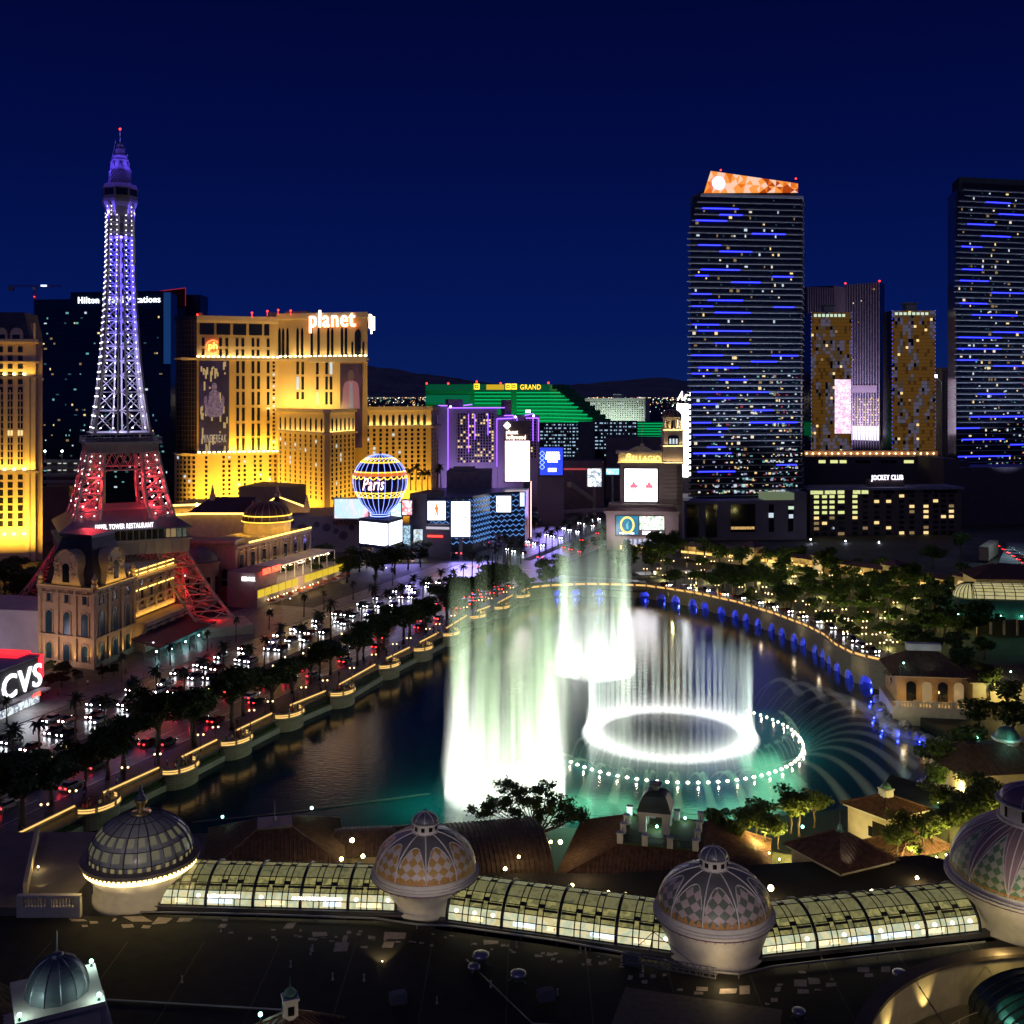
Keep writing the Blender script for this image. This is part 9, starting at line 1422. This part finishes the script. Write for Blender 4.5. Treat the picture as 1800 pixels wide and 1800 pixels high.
for k, (px, py, z, s) in enumerate(((1595, 1228, 3.5, 1.35), (1640, 1222, 4.4, 1.1), (1690, 1200, 4.4, 1.3), (1740, 1230, 4, 1.4), (1780, 1300, 3, 1.2), (1700, 1372, 3, 1.5), (1745, 1378, 3, 1.4), (1660, 1385, 3, 1.3), (1650, 1400, 3, .9), (1580, 1226, 3.5, 1.0), (1720, 1290, 3, 1.1), (1770, 1260, 3, 1.2))):
    q = G(px, py, z); dup(GT[k % 3] if k % 3 else BT[0], q, k, f'green tree among the lakeside villas at the right edge, {ordn(k)} from the rocks', 'villa trees', s)
    if k in (0, 3, 5, 6, 8): lamp('POINT', q+Vector((2, -4.5, 3)), 1700, (1, .8, .25), rad=.3)
[remove(x) for x in PT+PP+ST2+GT+BT]
# the lone tree before the near fountain
def lonetree():
    r = random.Random(8); base = Vector((X(966, 172), 172, 2)); root = thing('lone_tree', 'spreading lone tree in silhouette against the white spray of the nearest fountain', 'tree', base); b = MB(); lv = MB(); z = lambda y: Z(y, 172); x = lambda p: X(p, 172)
    fork = Vector((x(946), 172, z(1466))); b.sweep([base, Vector((x(962), 172, z(1490))), fork], .3, 7, [.5, .4, .32]); tips = [(846, 1412), (858, 1425), (875, 1400), (890, 1388), (905, 1383), (920, 1395), (935, 1402), (950, 1385), (962, 1392), (972, 1402), (985, 1410), (870, 1436), (905, 1420), (930, 1425), (955, 1425), (978, 1424), (1000, 1440), (1012, 1432), (1020, 1447), (992, 1452), (960, 1445), (890, 1412)]
    for px, py in tips:
        t = Vector((x(px), 172+r.uniform(-4, 4), z(py))); m = fork+(t-fork)*.5+Vector((0, 0, -.5+r.uniform(-.3, .3))); b.sweep([fork, m, t], .1, 5, [.18, .11, .03])
        for _ in range(5):
            q = t+Vector((r.uniform(-1.5, 1.5), r.uniform(-1.5, 1.5), r.uniform(-.7, .8))); b.tube(m+(t-m)*r.uniform(.3, .9), q, .04, .02, 4)
            for _k in range(95): p = q+Vector((r.gauss(0, .42), r.gauss(0, .42), r.gauss(0, .26))); s = r.uniform(.12, .26); xx = Vector((r.uniform(-1, 1), r.uniform(-1, 1), r.uniform(-.5, .5))).normalized(); yy = xx.orthogonal().normalized(); lv.add([p-xx*s, p+yy*s*.6, p+xx*s, p-yy*s*.6], [(0, 1, 2, 3)])
    b.build('trunk', bark, root, True); lv.build('crown', leafm[0], root, fix=False)
lonetree()
# ------------------------------------------------------------ lamps
globe = emat('warm globe', (1, .64, .3), 3.5); b = None
def lamp_proto(h):
    r = thing('globe_lamp', 'lamp', 'lamp', (0, 0, -500)); o = UP*-500; b = MB(); b.lathe([(.16, 0), (.14, .3), (.06, .5), (.05, h)], o, 6); b.bar(o+Vector((-.55, 0, h-.2)), o+Vector((.55, 0, h-.2)), .06); b.build('post', black, r)
    for sx in (-1, 1): b = MB(); b.sphere(o+Vector((sx*.55, 0, h+.08)), .21, 8, 6); b.build('globe', globe, r, True)
    return r
LP = lamp_proto(3.4); k = 0
for i, c in enumerate(sh):
    d = (sh[min(i+1, len(sh)-1)]-sh[max(i-1, 0)]).normalized(); w = Vector((-d.y, d.x, 0))
    for o_, l_ in ((-3.6, 'near'), (9.5, 'far')): dup(LP, c+d*o_+w*2.6+UP*3.14, .2, f'twin globe lamp on the {l_} side of the {ordn(i)} lake balcony', 'promenade lamps')
gq = []
for py, x0, x1, n in ((985, 1130, 1420, 9), (997, 1140, 1560, 12), (1012, 1110, 1600, 13), (1022, 1200, 1650, 10), (1040, 1150, 1620, 11), (1052, 1290, 1700, 8), (1068, 1330, 1640, 8), (1086, 1390, 1560, 6), (1104, 1440, 1600, 5), (1128, 1480, 1640, 5), (1145, 1520, 1590, 3), (1075, 1640, 1700, 2), (1100, 1640, 1700, 2)):
    for i in range(n): gq.append(G(x0+(x1-x0)*(i+.5)/n+rnd.uniform(-14, 14), py+rnd.uniform(-4, 4)+9, 4.7))
for i, q in enumerate(gq):
    if i % 2 == 0: lamp('POINT', q+Vector((1.4, -1.4, 1.3)), 900, (1, .85, .3), rad=.3)
    dup(LP, q, rnd.uniform(-.3, .3), f'twin globe lamp in the garden behind the arched wall, {ordn(i)} counted from the far corner', 'garden lamps', 1.15)
for i in range(12): dup(LP, offs(seg[-1]*(.28+.06*i), 10.5)+UP*(ztop(seg[-1]*(.28+.06*i))-.2), 0, f'twin globe lamp beside the lakeside drive, {ordn(i)} along the arched wall', 'drive lamps')
remove(LP)
gb_ = MB(); gb_.sphere((0, 0, .2), .2, 6, 4); o0 = gb_.build('ground_lamp', warmbulb); me = o0.data; bpy.data.objects.remove(o0)
for i in range(44): o = bpy.data.objects.new('ground_lamp', me); COL.objects.link(o); o.location = ST(-60+i*8+rnd.uniform(-2, 2), 27.2+(i % 2)*2.4, 3.16); tag(o, f'small warm ground lamp among the median palms, {ordn(i)} from the near end', 'ground lamp', 'median ground lamps')
# floodlit planting: hidden bulbs the photo shows as bright green patches
for q in (G(1490, 1080, 6), G(1440, 1060, 6), G(1560, 1100, 6), G(1610, 1060, 6), G(1300, 1008, 6), G(1390, 1012, 6), G(1540, 1130, 6)): lamp('POINT', q, 150, (1, .9, .4), rad=.3)
# traffic lights and street lights
for i, (s, t, n_) in enumerate(((258, 24, 'near side of the crossing by the median'), (258, 9, 'near side of the crossing by the lake'), (322, 33, 'far side of the crossing by the palms'), (322, 51, 'far side of the crossing by the mall'), (290, 8, 'lake corner of the crossing'), (288, 52, 'mall corner of the crossing'))):
    q = ST(s, t); r = thing('traffic_light', f'red traffic light at the {n_}', 'traffic light', q); b = MB(); b.tube(q, q+UP*6.5, .12, n=6); e = q+UP*6.3+Vector((SN.x, SN.y, 0))*(-5 if t > 30 else 5); b.tube(q+UP*6.3, e, .08, n=5); b.build('mast', steel, r)
    for kk, p in enumerate((e, q+UP*6.3+(e-q-UP*6.3)*.55)): b = MB(); b.cbox(p.xy, .5, .4, p.z-1.2, p.z+.1, ROADANG); hd = b.build('signal_head', black, r); b = MB(); b.sphere(p+Vector((-SD.x, -SD.y, -.1))*.35, .26, 8, 5); b.build('red_lens', emat('red signal', (1, .03, .03), 14), hd)
for i, s in enumerate((30, 95, 160, 225)):
    q = ST(s, 53); r = thing('street_light', f'tall grey street light with one curved arm, {ordn(i)} on the far pavement from the pharmacy', 'street light', q, 'boulevard street lights'); b = MB(); b.sweep([q, q+UP*8, q+UP*9.2+Vector((-SN.x, -SN.y, 0))*.8, q+UP*9.5+Vector((-SN.x, -SN.y, 0))*3], .1, 5); b.build('pole', steel, r); b = MB(); b.sphere(q+UP*9.4+Vector((-SN.x, -SN.y, 0))*3.1, .25, 8, 5, .5); b.build('lens', emat('street lens', (.8, .85, 1), 6), r)
# ------------------------------------------------------------ cars
hl = emat('headlamp', (.9, .95, 1), 60); tl_ = emat('tail lamp', (1, .02, .02), 14)
def car_proto(col, nm, tall=0):
    r = thing('car', nm, 'car', (0, 0, -500)); z = -500; F = Fr((-2.25, -.9), (2.25, -.9)); m = mat('car paint '+nm, col, rough=.25, var=.05); b = MB(); pts = [(0, z+.3), (4.5, z+.3), (4.5, z+.75), (4.3, z+.9), (3.3, z+.98), (0.2, z+1.0), (0, z+.8)]; b.fprism(F, pts, -1.8, 0); b.build('body', m, r); b = MB(); F2 = Fr((-2.25, -.78), (2.25, -.78)); h = 1.45+tall; b.fprism(F2, [(.5, z+.97), (3.4, z+.96), (2.7, z+h), (1.0 if not tall else .6, z+h)], -1.56, 0); b.build('cabin', dkglass, r); b = MB(); b.fprism(Fr((-2.25, -.7), (2.25, -.7)), [(1.02 if not tall else .65, z+h), (2.66, z+h), (2.6, z+h+.04), (1.1, z+h+.04)], -1.4, 0); b.build('roof', m, r)
    for wx in (.85, 3.65):
        for wy in (-.92, .72): b = MB(); b.tube((-2.25+wx, wy, z+.33), (-2.25+wx, wy+.2, z+.33), .33, n=14); wl = b.build('wheel', black, r); b = MB(); b.tube((-2.25+wx, wy-.01, z+.33), (-2.25+wx, wy+.21, z+.33), .18, n=10); b.build('rim', steel, wl)
    for wy in (-.85, .45): b = MB(); b.box(2.22, 2.29, wy, wy+.4, z+.55, z+.78); b.build('headlight', hl, r); b = MB(); b.box(-2.29, -2.22, wy, wy+.4, z+.62, z+.82); b.build('taillight', tl_, r)
    return r
CP = [(car_proto((.04, .04, .05), 'black'), 'black'), (car_proto((.5, .5, .52), 'white'), 'white'), (car_proto((.12, .13, .15), 'grey', .25), 'tall grey'), (car_proto((.25, .03, .03), 'red'), 'dark red')]
cnt = 0
def put(s, t, ang, lab, g): global cnt; p = CP[cnt % 4]; cnt += 1; return dup(p[0], ST(s, t, 3.0), ang, lab.format(p[1]), g)
for li, t in enumerate((35.8, 39.4, 43.0, 46.6)):
    s = -66+li*4; k = 0
    while s < 255:
        put(s, t, ROADANG+math.pi, f'{{}} car with headlights on, {ordn(k)} from near end, {ORD[li]} lane past the median', 'oncoming cars'); k += 1
        if k % 3 == li % 3: q = ST(s-2.6, t, 3.9); lamp('SPOT', q, 900, (.85, .9, 1), ST(s-14, t, 3.0), ang=50, rad=.15)
        s += rnd.uniform(9, 19)
for li, t in enumerate((11.4, 15.0, 18.6, 22.2)):
    s = -70+li*6; k = 0
    while s < 254:
        put(s, t, ROADANG, f'{{}} car with tail lights, {ordn(k)} from near end, {ORD[li]} lane from the lake', 'outgoing cars'); k += 1; s += rnd.uniform(6.2, 9) if s > 190 else rnd.uniform(13, 28)
        if k % 2: lamp('POINT', ST(s-3.4, t, 3.7), 16, (1, .03, .06), rad=.2)
for li, (t, a_) in enumerate(((36, 1), (42, 1), (47, 1), (13, 0), (19, 0), (24, 0))):
    for k in range(7): put(334+k*28+li*5, t, ROADANG+math.pi*a_, f'{{}} car beyond the crossing, {ordn(k)} in far lane {["one","two","three","four","five","six"][li]} from the {"mall" if a_ else "lake"} side', 'far cars')
for k in range(15):
    s = seg[-1]*(.3+.045*k); q, q2 = offs(s, 6.2), offs(s+.4, 6.2); d = q2-q; p = CP[k % 4]; dup(p[0], q+UP*(ztop(s)+.02), math.atan2(d.y, d.x), f'{p[1]} car on the lakeside drive, {ordn(k)} along the arched wall', 'drive cars')
for k in range(14): p = CP[k % 4]; q = G(1764+(k % 7)*9-(k//7)*2, 962+(k % 7)*6, 6.22); dup(p[0], q, .2, f'parked {p[1]} car in the car park at the right edge, {ordn(k)} of the rows', 'parked cars')
[remove(p[0]) for p in CP]
# ------------------------------------------------------------ people on the promenade
def person_proto(shirt, legs, pose):
    V = [(0, 0, .95), (0, 0, 1.2), (0, 0, 1.42), (0, .01, 1.53), (0, .02, 1.66), (.1, 0, .9), (.11, .03*pose, .5), (.11, -.02, .06), (.11, .14, .03), (-.1, 0, .9), (-.11, -.05*pose, .5), (-.11, 0, .06), (-.11, .15, .03), (.19, 0, 1.38), (.24, .02, 1.1), (.2, .12+.2*pose, .92), (-.19, 0, 1.38), (-.25, .02, 1.1), (-.22, .1, .86)]; E = [(0, 1), (1, 2), (2, 3), (3, 4), (0, 5), (5, 6), (6, 7), (7, 8), (0, 9), (9, 10), (10, 11), (11, 12), (2, 13), (13, 14), (14, 15), (2, 16), (16, 17), (17, 18)]; rad = [.14, .13, .14, .06, .105, .09, .065, .05, .04, .09, .065, .05, .04, .06, .045, .035, .06, .045, .035]
    me = bpy.data.meshes.new('person'); me.from_pydata(V, E, []); o = bpy.data.objects.new('person', me); COL.objects.link(o); md = o.modifiers.new('s', 'SKIN'); md.use_smooth_shade = True
    for i, sv in enumerate(me.skin_vertices[0].data): sv.radius = (rad[i]*1.15, rad[i]*.9); sv.use_root = i == 0
    o.modifiers.new('d', 'SUBSURF').levels = 1; dg = bpy.context.evaluated_depsgraph_get(); m2 = bpy.data.meshes.new_from_object(o.evaluated_get(dg)); bpy.data.objects.remove(o); m2.materials.clear(); [m2.materials.append(x) for x in (mat('cloth '+shirt[0], shirt[1]), mat('trousers', legs), mat('skin', (.35, .22, .16)))]
    for p in m2.polygons: z = p.center.z; p.material_index = 2 if z > 1.5 or (abs(p.center.x) > .17 and z < 1.0) else 1 if z < .95 else 0
    r = thing('person', 'p', 'person', (0, 0, -500)); b = bpy.data.objects.new('body', m2); COL.objects.link(b); b.parent = r; h = MB(); h.sphere((0, -.02, 1.71-500), .115, 8, 6); h.build('hair', mat('dark hair', (.03, .02, .015)), r, True); return r
PR = [(person_proto(('black', (.03, .03, .035)), (.03, .03, .05), 0), 'black'), (person_proto(('white', (.6, .6, .6)), (.04, .05, .1), .4), 'white'), (person_proto(('red', (.4, .05, .05)), (.05, .05, .05), .2), 'red'), (person_proto(('blue', (.08, .12, .3)), (.15, .13, .1), .3), 'blue')]; n_ = 0
def crowd(q, a, lab, g): global n_; p = PR[n_ % 4]; n_ += 1; dup(p[0], q, a, lab.format(p[1]), g, rnd.uniform(.92, 1.06))
for i, c in enumerate(sh):
    d = (sh[min(i+1, len(sh)-1)]-sh[max(i-1, 0)]).normalized(); w = Vector((d.y, -d.x, 0))
    for k in range(14): crowd(c-w*.6+d*rnd.uniform(-3.6, 3.6)+w*rnd.uniform(-.3, 2.0)+UP*3.16, math.atan2(w.y, w.x)-math.pi/2+rnd.uniform(-.6, .6), '{} topped person in the crowd on the '+ordn(i)+' lake balcony', 'people on the lake balconies')
for k in range(60): s = rnd.uniform(-20, 240); crowd(ST(s, rnd.uniform(.8, 5.5), 3.14), rnd.uniform(0, 6), '{} topped person strolling on the lakeside walk between balconies', 'people on the lakeside walk')
for k in range(46): s = seg[-1]*rnd.uniform(.3, .97); crowd(offs(s, rnd.uniform(.7, 1.4))+UP*ztop(s), rnd.uniform(0, 6), '{} topped person leaning at the balustrade of the arched lake wall', 'people on the arched wall')
for k in range(24): crowd(ST(rnd.uniform(60, 130), rnd.uniform(54, 70), 3.14), rnd.uniform(0, 6), '{} topped person on the plaza below the lattice tower', 'people on the plaza')
[remove(p[0]) for p in PR]
